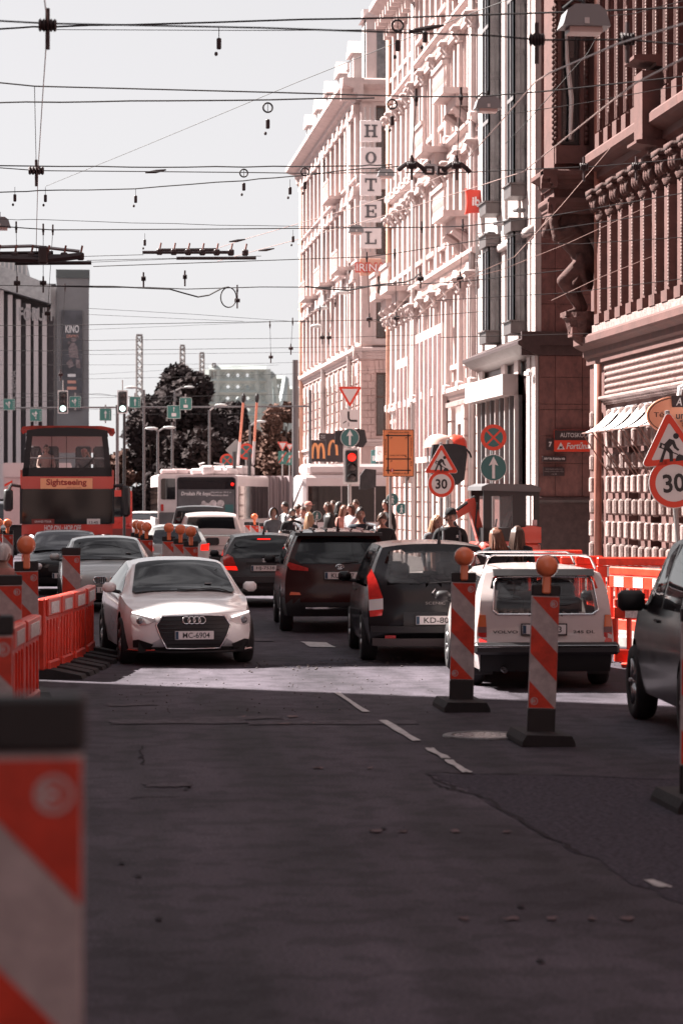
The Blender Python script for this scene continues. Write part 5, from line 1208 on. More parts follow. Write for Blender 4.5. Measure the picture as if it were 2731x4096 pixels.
# dark SUV at the right edge
H5 = hatch('dark_suv', 'dark metallic sport utility car cut off by the right picture edge', 3335, 20.3, -.06, paint('dark_metal_paint', (0.02, 0.018, 0.021), .22, .1), dict(L=4.6, w=.95, h=1.86, belt=1.13, rake=.34, wr=.37, sill=.3, rw=.74, wsl=.5, msz=(.26, .14, .2)), ('LU-9120', .0, .9),
  [([(.62, .86), (.84, .86), (.85, 1.05), (.66, 1.02)], lens_red), ([(.6, .78), (.82, .78), (.84, .86), (.62, .86)], lit_red)], mir([(0, 1.08), (.6, 1.08), (.68, 1.16), (.58, 1.5), (0, 1.54)]))
# white pick-up, dark van and silver car farther up the queue
def pickup(px, d):
    L = 5.2; h = L/2; q = dict(L=L, w=.92, sill=.4, wr=.37, arch=.44, axles=(-1.5, 1.6), tw=.24, crown=.05, rcurve=.04, fcurve=.3, rlen=.3, flen=1, winset=.12,
      plan=[(-h, .9), (0, .92), (h*.7, .92), (h, .84)], top=[(-h, 1.12), (-.75, 1.12), (-.72, 1.6), (-.55, 1.74), (.5, 1.76), (.9, 1.66), (1.35, 1.2), (1.5, 1.14), (h, 1.0)], belt=[(-h, 1.08), (h*.5, 1.08), (h, .9)],
      roofw=[(-h, .86), (-.76, .86), (-.72, .7), (.6, .68), (1.3, .78), (h, .76)], rear=[(.3, -h), (1.2, -h)], front=[(.3, h - .1), (.6, h), (1.0, h - .1)])
    C = Car('white_pickup', 'white pick-up truck with a dark tailgate handle ahead of the grey hatchback', 'pickup', place(px, d) + Vector((0, h, 0)), -.03, q)
    C.body(vw)
    o = MB(); o.prism([(-.7, 1.16), (.7, 1.16), (.62, 1.62), (-.62, 1.62)], -.76, -.72, 'y'); o.build('rear_window', auto_glass, C.T)
    o = MB(); o.box(-.84, .84, -h + .1, -.8, 1.0, 1.125); o.build('load_bed', under_m, C.T)
    o = MB(); o.prism(rrect(.36, .2, .06, 4, 0, .98), -h - .02, -h + .0, 'y'); o.build('tailgate_handle', black_p, C.T)
    for k in range(3): o = MB(); o.box(-.8, .8, -h - .006, -h, .62 + k*.12, .635 + k*.12); o.build('tailgate_crease', mat('panel_gap', (0.25, 0.22, 0.22), 0.5), C.T)
    o = MB(); o.cbox((0, -h - .06, .5), 1.7, .12, .16, 0, .03); o.build('bumper', black_p, C.T); C.plate('rear', 'KJ-9418', 0, .5)
    for sg in (-1, 1): o = MB(); o.box(sg*.82 - .07, sg*.82 + .07, -h - .015, -h, .7, 1.05); o.build('tail_light', lens_red, C.T)
    return C
pickup(862, 65)
hatch('dark_van', 'dark van waiting ahead of the white pick-up', 810, 76, -.03, gd, dict(L=4.8, w=.95, h=1.9, belt=1.15, rake=.2, wr=.34, rw=.78), ('MM-6281', 0, .8), [([(.8, .85), (.9, .85), (.9, 1.2), (.8, 1.2)], lens_red)], mir([(0, 1.2), (.75, 1.2), (.78, 1.3), (.7, 1.72), (0, 1.74)]))
hatch('silver_car', 'silver car with a lit red tail light beside the three striped panels', 700, 62, .03, silver, dict(L=4.2, w=.87, h=1.46, belt=.94, rake=.45, wr=.31, rw=.66), ('JR-5512', 0, .75), [([(.6, .8), (.82, .8), (.84, .98), (.62, .95)], lit_red)], mir([(0, .98), (.58, .98), (.64, 1.05), (.54, 1.32), (0, 1.35)]))
hatch('parked_car', 'small pale car far off between the red bus and the trolleybus', 575, 118, PI, vw, dict(L=4.1, w=.87, h=1.45, belt=.92, rake=.4, wr=.3, rw=.68), ('AA-1', 0, .7), [], mir([(0, .98), (.55, .98), (.6, 1.05), (.52, 1.32), (0, 1.35)]))
hatch('parked_van', 'pale van at the far left behind the lorry', 8, 92, PI, gd, dict(L=4.8, w=.95, h=2.0, belt=1.15, rake=.2, wr=.34, rw=.8), ('AB-2', 0, .8), [], mir([(0, 1.2), (.75, 1.2), (.78, 1.3), (.7, 1.78), (0, 1.8)]))
# ------------------------------------------------------------------ striped warning panels
panel_red = mat('panel_red', (0.56, 0.042, 0.02), 0.35, noise=0.25, scale=9); panel_white = mat('panel_white', (0.42, 0.36, 0.365), 0.4, noise=0.22, scale=11)
lamp_orange = mat('lamp_orange', (0.82, 0.21, 0.09), 0.25, coat=0.5); recycled = mat('recycled_rubber', (0.02, 0.017, 0.019), 0.85, noise=0.3, scale=10, bump=0.3)
def panel_parts():
    out = {}
    fr = MB(); fr.cbox((0, 0, .19), .25, .045, .22, 0, .008); out['base'] = fr.mesh('base', black_p); fr = MB(); fr.cbox((0, 0, 1.36), .26, .05, .1, 0, .01); out['cap'] = fr.mesh('cap', black_p)
    bd = MB(); bd.cbox((0, 0, .805), .25, .04, 1.01, 0, .006); out['board'] = bd.mesh('board', panel_white)
    st = MB()     # red diagonal stripes, slightly proud print film
    def clip(poly, zmin, zmax):
        def cut(P, f):
            o = []
            for i in range(len(P)):
                a, b = P[i], P[(i+1) % len(P)]; fa, fb = f(a), f(b)
                if fa >= 0: o.append(a)
                if (fa >= 0) != (fb >= 0): t = fa/(fa-fb); o.append((a[0]+(b[0]-a[0])*t, a[1]+(b[1]-a[1])*t))
            return o
        P = cut(poly, lambda q: q[1]-zmin); return cut(P, lambda q: zmax-q[1]) if len(P) > 2 else []
    hw = .122; z1 = 1.3; z0 = .31
    for c in (-.25, .25, .75):      # stripe between v = u + c and v = u + c + .25 (v measured down from the top)
        P = [(-hw, z1 - c), (hw, z1 - .25 - c), (hw, z1 - .5 - c), (-hw, z1 - .25 - c)]
        P = clip(P, z0, z1)
        if len(P) > 2: st.prism(P, -.0225, -.0205, 'y')
    out['stripes'] = st.mesh('stripes', panel_red)
    ft = MB(); ft.prism([(-.24, 0), (.24, 0), (.235, .04), (.2, .1), (-.2, .1), (-.235, .04)], -.4, .4, 'y'); out['foot'] = ft.mesh('foot', recycled)
    em = MB(); pts = lambda r: [(r*math.cos(2*PI*k/20), r*math.sin(2*PI*k/20)) for k in range(20)]; ring_poly(em, pts(.034), pts(.027), -.024, .0018)
    em.prism([(-.02, -.018), (-.012, -.018), (-.012, .02), (-.02, .02)], -.024, -.0225, 'y')
    for zc in (.009, -.009): ring_poly(em, [(q[0]*.6 - .002, q[1]*.55 + zc) for q in pts(.02)], [(q[0]*.6 - .002, q[1]*.55 + zc) for q in pts(.011)], -.024, .0018)
    em.box(-.027, .012, -.024, -.0225, -.003, .003); out['emblem'] = em.mesh('emblem', panel_white)
    lens = MB(); lens.lathe([(0, -.075), (.06, -.072), (.085, -.05), (.095, -.02), (.1, 0), (.095, .02), (.085, .05), (.06, .072), (0, .075)], (0, 0, 0), 24, 'y'); out['lens'] = lens.mesh('lens', lamp_orange, True)
    ho = MB(); ho.cbox((0, 0, -.16), .075, .06, .17, 0, .012); ho.cbox((0, -.031, -.12), .03, .004, .025, 0, .001); ho.lathe([(.103, -.012), (.103, .012)], (0, 0, 0), 24, 'y'); out['housing'] = ho.mesh('housing', lamp_orange)
    return out
PP = panel_parts()
def warning_panel(px, d, label, lamp=True, rz=0.0, lean=0.0, z=0.0, stretch=1.0, lamp_d=.0, group='striped warning panels', at_xyz=None):
    b = at_xyz or gnd(px, d, z); T = thing('warning_panel', label, 'warning panel', b, rz, group); T.rotation_euler = (0, lean, rz)
    T.scale = (1, 1, stretch)
    link('base', PP['base'], T); link('cap', PP['cap'], T); bd = link('board', PP['board'], T); link('stripes', PP['stripes'], bd)
    for z_, x_ in ((1.24, .075), (.37, -.075)): link('emblem', PP['emblem'], bd, (x_, 0, z_))
    link('foot', PP['foot'], T)
    if lamp:
        l_ = bpy.data.objects.new('warning_lamp', None); COL.objects.link(l_); l_.parent = T; l_.location = (lamp_d, -.02, 1.36 + .215)
        link('lens', PP['lens'], l_); link('housing', PP['housing'], l_)
    return T
warning_panel(1843, 25.0, 'nearer-left of the two big striped panels, beside the black people carrier', lean=.02)
warning_panel(2160, 21.6, 'striped panel with lamp standing right in front of the white estate car', lean=.035)
big = warning_panel(40, 4.15, 'huge blurred striped panel filling the lower left corner', lamp=False, z=.45)
for k in range(5): link('foot', PP['foot'], big, (0, 0, -.45 + .09*k))
warning_panel(2785, 17.1, 'striped panel sliver at the lower right picture edge', lamp=True, lean=.01)
warning_panel(112, 26.2, 'striped panel with orange lamp behind the left red barrier', rz=.1, lean=-.01, stretch=1.06)
warning_panel(286, 33.8, 'striped panel without lamp rising behind the red barrier beside the silver saloon', lamp=False, stretch=1.05)
warning_panel(38, 24.2, 'striped panel half hidden behind its lamp neighbour at the left edge', lamp=False, rz=.15)
cut = warning_panel(-48, 12, 'dark blurred panel end cut by the left picture edge', lamp=False, z=.2)
for k in range(2): link('foot', PP['foot'], cut, (0, 0, -.2 + .1*k))
for (x, d, rz, lb) in ((33, 56, -.2, 'small tilted striped panel left of the tour bus'), (-2, 57, -.2, 'small striped panel cut by the left edge beside the tour bus'),
    (548, 52.5, -.3, 'first of the left trio of lamp panels in mid street'), (565, 51, -.3, 'middle of the left trio of lamp panels in mid street'), (588, 49, -.25, 'last of the left trio of lamp panels in mid street'),
    (676, 47.5, .05, 'tallest of the right trio of lamp panels before the pick-up'), (722, 45, .05, 'middle of the right trio of lamp panels before the pick-up'), (764, 42.5, .03, 'nearest of the right trio of lamp panels before the pick-up'),
    (994, 74, 0, 'far small panel beside the trolleybus'), (1018, 73, .1, 'far small panel with a lamp before the trolleybus'), (1055, 71, .0, 'far small panel in front of the hooded woman'), (1084, 69, 0, 'far small panel right of the hooded woman'), (1150, 56, .05, 'striped panel before the bearded man'), (1182, 55, 0, 'striped panel behind the grey hatchback roof')):
    warning_panel(x, d, lb, lamp=x < 800 or x == 1018, rz=rz)
# ------------------------------------------------------------------ red plastic barriers
bar_red = mat('barrier_red', (0.64, 0.045, 0.022), 0.4, noise=0.25, scale=5); refl = mat('reflector_band', (0.6, 0.57, 0.57), 0.3, noise=0.3, scale=25)
def water_barrier(pa, pb, label, h=1.0, n=2, foot=True, group='solid red barrier units on the left'):
    """ribbed plastic barrier unit from ground point pa to pb (faces the camera side)"""
    d = pb - pa; L = d.length; rz = math.atan2(d.y, d.x); T = thing('red_barrier', label, 'barrier', pa, rz, group)
    c = MB(); c.cbox((L/2, 0, h*.54), L, .1, h*.86, 0, .02); c.build('body', bar_red, T)
    for k in range(n):
        x0 = L*(k + .06)/n; x1 = L*(k + .94)/n; xm = (x0 + x1)/2; w_ = x1 - x0
        o = MB(); o.cbox((xm, -.06, h*.86), w_, .05, h*.22, 0, .015); o.build('head', bar_red, T)
        o = MB(); o.cbox((xm, -.088, h*.85), w_*.62, .008, h*.14, 0, .002); o.build('reflector', refl, T)
        for j in range(4): o = MB(); xx = x0 + w_*(j + .5)/4; o.cbox((xx, -.055, h*.46), .03, .03, h*.5, 0, .01); o.build('rib', bar_red, T)
        o = MB(); o.cbox((xm, -.055, h*.13), w_*.85, .06, h*.16, 0, .02); o.build('toe', bar_red, T)
    o = MB(); o.sphere((L, 0, h*.85), .05, .05, .06, 8, 6); o.build('hinge', bar_red, T)
    if foot:
        for x in (L*.2, L*.8):
            o = MB(); o.prism([(-.5, 0), (.42, 0), (.4, .05), (.12, .12), (-.12, .12), (-.48, .05)], x - .16, x + .16, 'x'); o.build('rubber_foot', recycled, T)
    return T
pts = [gnd(165, 29.0), gnd(222, 29.9), gnd(275, 30.9), gnd(325, 32.1), gnd(362, 33.6)]
for k, (a, b_) in enumerate(zip(pts, pts[1:])): water_barrier(a, b_, ('red barrier unit just right of the lamp panel', 'red barrier unit second from the lamp panel', 'bright red barrier unit third from the lamp panel', 'last red barrier unit in front of the white saloon wheel')[k], n=1)
pts = [gnd(20, 22.6), gnd(75, 23.8), gnd(138, 25.2)]
for k, (a, b_) in enumerate(zip(pts, pts[1:])): water_barrier(a, b_, ('blurred red barrier unit at the left edge', 'dark red barrier unit before the lamp panel')[k], n=1)
def slot_barrier(pa, L, rz, label, h=1.1, group='slotted red barriers on the right'):
    T = thing('slotted_barrier', label, 'barrier', pa, rz, group)
    o = MB(); o.cbox((L/2, 0, h*.93), L, .07, h*.12, 0, .02); o.build('top_rail', bar_red, T)
    o = MB(); o.cbox((L/2, 0, h*.16), L, .07, h*.2, 0, .02); o.build('bottom_rail', bar_red, T); o = MB(); o.cbox((L/2, 0, h*.78), L, .06, h*.17, 0, .01); o.build('sign_band', bar_red, T)
    n = int(L / .19)
    for k in range(n + 1): o = MB(); o.cbox((L*k/n, 0, h*.48), .06 if 0 < k < n else .1, .06, h*.46, 0, .012); o.build('bar', bar_red, T)
    for k in range(int(L/.56)): o = MB(); o.cbox((.3 + .56*k, -.034, h*.78), .28, .006, h*.14, 0, .001); o.build('reflector', refl, T)
    for x in (.25, L - .25):
        o = MB(); o.cbox((x, 0, .04), .16, .5, .08, 0, .02); o.build('foot', bar_red, T)
    return T
slot_barrier(gnd(2385, 38.5, .14), 2.0, -.1, 'slotted red barrier with pale bands right of the white estate car')
slot_barrier(gnd(2300, 39.2, .14), .5, .3, 'short end of red barrier directly behind the estate car roof')
slot_barrier(gnd(2440, 37.6, .02), 2.0, -1.25, 'slotted red barrier running towards us beside the estate car')
slot_barrier(gnd(2455, 31.0, .02), 1.6, -.55, 'low red barrier before the dark mirror at the right') .scale = (1, 1, .8)
slot_barrier(gnd(2110, 43.5, .14), 1.0, .05, 'red barrier in front of the granite plinth', 1.1)
slot_barrier(gnd(2240, 42.8, .14), .62, .1, 'narrow red barrier right of the plinth barrier', 1.0)
slot_barrier(gnd(1865, 44.5, .14), 1.1, .0, 'red barrier behind the two long haired women', 1.12)
slot_barrier(gnd(1255, 60, .14), 1.9, .05, 'red barrier behind the dark haired woman near the trolleybus', 1.05)
slot_barrier(gnd(1150, 64, .14), 1.5, .05, 'far red barrier behind the bearded man', 1.0)
# ------------------------------------------------------------------ road signs
sign_red = mat('sign_red', (0.6, 0.05, 0.025), 0.3); sign_white = mat('sign_white', (0.58, 0.55, 0.55), 0.35); sign_teal = mat('sign_blue_green', (0.035, 0.115, 0.115), 0.35); sign_black = mat('sign_black', (0.02, 0.018, 0.02), 0.5)
sign_back = mat('sign_grey_back', (0.3, 0.29, 0.29), 0.5, metal=0.4); post_m = mat('galvanised_post', (0.3, 0.28, 0.28), 0.45, metal=0.6); sign_orange = mat('sign_orange', (0.85, 0.27, 0.11), 0.4); sign_green = mat('sign_green', (0.045, 0.17, 0.15), 0.4); bag_m = mat('black_bag', (0.018, 0.015, 0.018), 0.55, noise=0.4, scale=5, bump=0.8, bscale=6)
ARROW = [(-.05, -.38), (.05, -.38), (.05, .12), (.17, .07), (0, .4), (-.17, .07), (-.05, .12)]
def tri_poly(r, up=True, rr=.1):
    """rounded triangle"""
    P = []; s_ = 1 if up else -1
    for k in range(3):
        a = PI/2 + 2*PI*k/3; cx_, cz = (r - rr*2)*math.cos(a), (r - rr*2)*math.sin(a)
        for j in range(7): q = a - PI/3 + 2*PI/3*j/6; P.append((cx_ + rr*math.cos(q), s_*(cz + rr*math.sin(q))))
    return P if up else P[::-1]
def sc(poly, k, cx=0, cz=0): return [(cx + p_[0]*k, cz + p_[1]*k) for p_ in poly]
WORKER = [[(-.13, .1), (-.02, .2), (.08, .16), (.12, .02), (.17, -.04), (.14, -.07), (.06, .0), (.03, .08), (-.03, .02), (.03, -.06), (.02, -.27), (-.05, -.27), (-.05, -.09), (-.1, -.03), (-.13, -.1), (-.2, -.27), (-.27, -.27), (-.18, -.07), (-.13, .06), (-.18, .1), (-.2, .02), (-.24, .03), (-.21, .14)],
          [(.06, -.27), (.3, -.27), (.24, -.17), (.16, -.13), (.1, -.17)], [(-.24, .06), (.14, -.13), (.13, -.15), (-.25, .04)]]
PED = [[(-.02, .16), (.05, .17), (.09, .05), (.16, -.02), (.13, -.05), (.06, .02), (.04, -.08), (.12, -.36), (.05, -.37), (-.01, -.14), (-.09, -.37), (-.16, -.35), (-.05, -.06), (-.05, .06), (-.09, .0), (-.12, -.07), (-.16, -.05), (-.11, .06)]]
def flat_obj(name, poly, y, m, parent, th=.004, loc=None): return flat(poly, y, th).build(name, m, parent, loc)
def face(kind, D, parent, z, arg=None, x=0.0):
    """a sign plate of width D centred at (x, z) on its post, as one part with its print as sub-parts"""
    y = -.06; loc = (x, 0, z)
    if kind in ('roadwork', 'yield'):
        up = kind == 'roadwork'; r = D*.62; pl = flat_obj('sign_plate', tri_poly(r, up, r*.1), y, sign_white, parent, .02, loc)
        mb = MB(); ring_poly(mb, tri_poly(r*.97, up, r*.09), tri_poly(r*.66, up, r*.03), y - .004, .003); mb.build('border', sign_red, pl)
        if up:
            for q in WORKER: flat_obj('pictogram', sc(q, D*.82, 0, -D*.03), y - .005, sign_black, pl)
            flat_obj('pictogram', disc_poly(D*.05, 14, D*.1, D*.17), y - .005, sign_black, pl)
    elif kind == 'limit':
        pl = flat_obj('sign_plate', disc_poly(D/2, 36), y, sign_white, parent, .02, loc); mb = MB(); ring_poly(mb, disc_poly(D*.485, 36), disc_poly(D*.37, 36), y - .004, .003); mb.build('border', sign_red, pl)
        txt(arg, D*.44, D*.37, sign_black, pl, (0, y - .006, 0), bold=.025)
    elif kind == 'straight':
        pl = flat_obj('sign_plate', disc_poly(D/2, 36), y, sign_teal, parent, .02, loc); mb = MB(); ring_poly(mb, disc_poly(D*.5, 36), disc_poly(D*.475, 36), y - .004, .003); mb.build('border', sign_white, pl); flat_obj('arrow', sc(ARROW, D*1.05), y - .005, sign_white, pl)
    elif kind == 'nostop':
        pl = flat_obj('sign_plate', disc_poly(D/2, 36), y, sign_teal, parent, .02, loc); mb = MB(); ring_poly(mb, disc_poly(D*.495, 36), disc_poly(D*.36, 36), y - .004, .003); mb.build('border', sign_red, pl)
        for a in (PI/4, -PI/4):
            c_, s_ = math.cos(a), math.sin(a); q = [(px_*c_ - pz*s_, px_*s_ + pz*c_) for px_, pz in ((-.37*D, -.035*D), (.37*D, -.035*D), (.37*D, .035*D), (-.37*D, .035*D))]; flat_obj('cross_bar', q, y - (.004 if a > 0 else .0055), sign_red, pl)
    elif kind == 'pedestrian':
        pl = flat_obj('sign_plate', disc_poly(D/2, 30), y, sign_teal, parent, .02, loc); mb = MB(); ring_poly(mb, disc_poly(D*.5, 30), disc_poly(D*.465, 30), y - .004, .003); mb.build('border', sign_white, pl)
        for q in PED: flat_obj('pictogram', sc(q, D*.95, 0, -.02*D), y - .005, sign_white, pl)
        flat_obj('pictogram', disc_poly(D*.06, 12, .01*D, .24*D), y - .005, sign_white, pl)
    elif kind == 'layout':
        pl = flat_obj('sign_plate', rrect(D, D, D*.06), y, sign_white, parent, .02, loc); t = D*.055
        pts_ = [(-.07*D, .4*D), (-.07*D, .1*D), (-.05*D, -.0*D), (.02*D, -.08*D), (.12*D, -.1*D), (.4*D, -.1*D)]; q = []
        for i, (a, b) in enumerate(pts_):
            a0, a1 = pts_[max(0, i-1)], pts_[min(len(pts_)-1, i+1)]; dx, dz = a1[0]-a0[0], a1[1]-a0[1]; l_ = math.hypot(dx, dz); q.append((a - dz/l_*t, b + dx/l_*t, a + dz/l_*t, b - dx/l_*t))
        flat_obj('pictogram', [(v[0], v[1]) for v in q] + [(v[2], v[3]) for v in q[::-1]], y - .005, sign_black, pl)
        flat_obj('pictogram', [(-.09*D, -.4*D), (-.05*D, -.4*D), (-.05*D, -.18*D), (-.09*D, -.18*D)], y - .005, sign_black, pl); flat_obj('pictogram', [(-.38*D, -.22*D), (-.36*D, -.26*D), (-.17*D, -.13*D), (-.19*D, -.09*D)], y - .005, sign_black, pl)
    elif kind == 'back':
        pl = flat_obj('sign_plate', arg or rrect(D, D, D*.05), y, sign_back, parent, .02, loc)
    return pl
def post(T, h, r=.035, m=None, z0=0.0):
    o = MB(); o.lathe([(r*2.2, z0), (r*2.2, z0 + .06), (r, z0 + .08), (r, h), (0, h + .01)], n=10); return o.build('post', m or post_m, T, smooth=True, angle=40)
def zat(y, d): return EYE + (HY - y) / FPX * d
PZ = .14
# roadwork + 30 before the pink building, with a bagged sign behind
d = 54.0; T = thing('roadwork_sign', 'roadwork triangle over a 30 limit disc before the pink front', 'road sign', gnd(1763, d, PZ), -.02, 'roadwork signs')
post(T, zat(1770, d) - PZ); face('roadwork', .73, T, zat(1840, d) - PZ - .07); face('limit', .6, T, zat(1936, d) - PZ, '30')
T = thing('bagged_sign', 'traffic sign wrapped in a black bag behind the middle roadwork triangle', 'road sign', gnd(1790, 56.0, PZ)); post(T, zat(1760, 56) - PZ)
o = MB(); z0, z1 = zat(1940, 56) - PZ, zat(1775, 56) - PZ; o.prism([(-.38, z0 + .1), (-.2, z0 + .02), (.2, z0), (.36, z0 + .12), (.43, z1 - .25), (.4, z1 - .06), (.15, z1), (-.36, z1 - .02), (-.42, z1 - .4)], -.16, .1, 'y'); o.build('bag', bag_m, T)
o = MB(); o.tube([(.4, 0, z1 - .1), (.5, 0, z1 - .2), (.55, 0, z1 - .32)], .025, 5); o.build('knot', bag_m, T)
# no stopping + straight ahead
d = 54.0; T = thing('no_stopping_sign', 'no-stopping disc over a straight-ahead arrow disc by the granite building', 'road sign', gnd(1971, d, PZ), -.02); post(T, zat(1700, d) - PZ)
face('nostop', .59, T, zat(1750, d) - PZ); face('straight', .6, T, zat(1871, d) - PZ)
# right-hand roadwork + 30, leaning
d = 33.5; T = thing('roadwork_sign', 'large leaning roadwork triangle and 30 disc at the right picture edge', 'road sign', gnd(2745, d, PZ), -.06, 'roadwork signs'); T.rotation_euler = (0, -.085, -.06)
post(T, zat(1640, d) - PZ); face('roadwork', .82, T, zat(1755, d) - PZ - .1); face('limit', .7, T, zat(1930, d) - PZ, '30')
# yield, layout plate, arrow and the red signal
d = 80.0; T = thing('signal_post', 'post with yield triangle, layout plate, arrow disc and red traffic light', 'traffic light', gnd(1398, d, PZ)); post(T, zat(1560, d) - PZ, .06)
face('yield', .76, T, zat(1582, d) - PZ + .06); face('layout', .62, T, zat(1676, d) - PZ); face('straight', .62, T, zat(1751, d) - PZ)
zc = zat(1862, d) - PZ
o = MB(); z0 = zat(1790, d) - PZ; o.prism([(-.5, z0 + .1), (-.48, z0 + .55), (.3, z0 + .62), (.5, z0 + .58), (.58, z0 + .2), (.45, z0)], -.02, .03, 'y'); o.build('bag', bag_m, T)
hb_ = MB(); z0 = zat(1937, d) - PZ; z1 = zat(1793, d) - PZ; hb_.cbox((.05, -.12, (z0+z1)/2), .4, .2, z1 - z0 - .14, 0, .03); hd_ = hb_.build('signal_head', black_p, T)
o = MB(); ring_poly(o, rrect(.54, z1 - z0, .02, 3, .05, (z0+z1)/2), rrect(.4, z1 - z0 - .15, .02, 3, .05, (z0+z1)/2), -.12, .02); o.build('backboard', sign_white, hd_)
for k in range(3):
    zz = z1 - .3 - k*.34
    o = MB(); o.lathe([(0, -.25), (.1, -.245), (.135, -.23), (.135, -.2)], (.05, 0, zz), 20, 'y'); o.build('red_light' if k == 0 else 'signal_lens', mat('lit_red_signal', (0.95, .018, .01), .3, emit=0.4) if k == 0 else mat('dark_lens', (0.03, 0.02, 0.02), 0.2), hd_, smooth=True)
    o = MB(); o.lathe([(.15, -.34), (.15, -.2)], (.05, 0, zz), 14, 'y', a0=.1*PI, a1=.9*PI); o.build('visor', black_p, hd_)
o = MB(); z_ = zat(1915, d) - PZ; o.prism([(.32, z_ - .35), (.5, z_ - .36), (.86, z_ - .28), (.87, z_ + .3), (.5, z_ + .33), (.34, z_ + .1)], -.1, .05, 'y'); o.build('bagged_head', bag_m, T)
# orange detour map
d = 60.0; T = thing('detour_sign', 'orange detour map sign on two posts listing street names', 'road sign', gnd(1592, d, PZ))
for x in (-.2, .2): o = MB(); o.tube([(x, 0, 0), (x, 0, zat(1740, d) - PZ)], .03, 8); o.build('post', post_m, T)
zt, zb = zat(1718, d) - PZ, zat(1907, d) - PZ; zm = (zt + zb)/2; pl = flat_obj('sign_plate', rrect(.77, zt - zb, .03), -.06, sign_orange, T, .02, (0, 0, zm)); hh = (zt - zb)/2
o = MB(); ring_poly(o, rrect(.765, 2*hh - .005, .03), rrect(.735, 2*hh - .035, .02), -.065, .003); o.build('border', sign_black, pl)
def ln(x0, z0_, x1, z1_, t=.014):
    dx, dz = x1 - x0, z1_ - z0_; l_ = math.hypot(dx, dz); nx, nz = -dz/l_*t, dx/l_*t; flat_obj('street_line', [(x0+nx, z0_+nz), (x1+nx, z1_+nz), (x1-nx, z1_-nz), (x0-nx, z0_-nz)], -.066, sign_black, pl)
for x in (-.26, .24): ln(x, hh*.8, x, -hh*.88)
for z_ in (hh*.74, -hh*.25, -hh*.73): ln(-.32, z_, .31, z_, .0135)
for s_, w_, h_, x, z_, ro in (('ASPAZIJAS BULVĀRIS', .52, .06, 0, hh*.87, None), ('RAIŅA BULVĀRIS', .4, .055, -.01, -hh*.1, None), ('MERĶEĻA IELA', .4, .06, .05, -hh*.87, None), ('SATEKLES IELA', .4, .05, -.325, hh*.25, (0, PI/2, 0)), ('KRIŠJĀŅA BARONA', .46, .05, .315, hh*.25, (0, PI/2, 0)), ('IELA', .12, .045, .315, -hh*.45, (0, PI/2, 0))): txt(s_, w_, h_, sign_black, pl, (x, -.066, z_), rot=ro)
flat_obj('no_entry_mark', disc_poly(.045, 16, -.16, -hh*.73), -.069, sign_red, pl); flat_obj('no_entry_bar', rrect(.02, .07, .004, 2, -.16, -hh*.73), -.072, sign_white, pl)
for (x, z_, f_) in ((-.2, hh*.62, 1), (.17, hh*.62, 1), (.2, -hh*.17, -1), (-.2, -hh*.36, 1), (-.3, -hh*.65, 1), (-.22, -hh*.8, 1)):
    flat_obj('arrow_mark', sc([(0, -.5), (.12, -.5), (.12, .2), (.5, .2), (.5, 0), (.9, .35), (.5, .7), (.5, .45), (0, .45)], .05*1, x, z_) if f_ > 0 else sc([(0, -.5), (-.12, -.5), (-.12, .2), (-.5, .2), (-.5, 0), (-.9, .35), (-.5, .7), (-.5, .45), (0, .45)], .05, x, z_), -.066, sign_black, pl)
T = thing('arrow_plate', 'small white plate with a black down arrow under the orange detour map', 'road sign', gnd(1626, 61, PZ)); post(T, zat(1905, 61) - PZ, .025)
pl = flat_obj('sign_plate', rrect(.24, .2, .02), -.05, sign_white, T, .012, (0, 0, zat(1918, 61) - PZ)); flat_obj('arrow', [(-.07, .06), (.07, .06), (0, -.07)], -.055, sign_black, pl)
# pedestrian discs
for (x, y, d, D, rz, lb) in ((1567, 1998, 70, .37, .15, 'blue pedestrian disc left of the pair on posts before the pink front'), (1606, 2035, 75, .36, -.25, 'lower right pedestrian disc of the pair before the pink front'), (1266, 2063, 66, .27, .1, 'small pedestrian disc among the crowd by the red barrier')):
    T = thing('pedestrian_sign', lb, 'road sign', gnd(x, d, PZ), rz, 'pedestrian path signs'); post(T, zat(y, d) - PZ + D*.4, .025); face('pedestrian', D, T, zat(y, d) - PZ)
# far signs over the trolleybus roof
for (kd_, x, y, d, D, lb) in (('nostop', 908, 1843, 112, .66, 'lower left no-stopping disc above the trolleybus roof'), ('nostop', 985, 1806, 110, .75, 'upper no-stopping disc between the trolley poles'), ('yield', 1130, 1780, 116, .5, 'left yield triangle of the pair above the white roof'), ('yield', 1158, 1785, 118, .4, 'right yield triangle of the pair above the white roof')):
    T = thing('far_sign', lb, 'road sign', gnd(x, d)); post(T, zat(y, d) - .1, .04); face(kd_, D, T, zat(y, d))
    if kd_ == 'yield':
        pl = flat_obj('sign_plate', rrect(.42, .62, .05), -.05, sign_green, T, .02, (0, 0, zat(y + 50, d))); flat_obj('arrow', sc(ARROW, .5), -.055, sign_white, pl); flat_obj('cross_bar', [(-.2, -.25), (-.17, -.28), (.2, .25), (.17, .28)], -.058, sign_red, pl)
T = thing('far_sign', 'diamond shaped sign seen from behind beside the no-stopping discs', 'road sign', gnd(945, 111)); post(T, zat(1800, 111), .04); face('back', .7, T, zat(1800, 111), [(-.5, 0), (0, -.5), (.5, 0), (0, .5)])
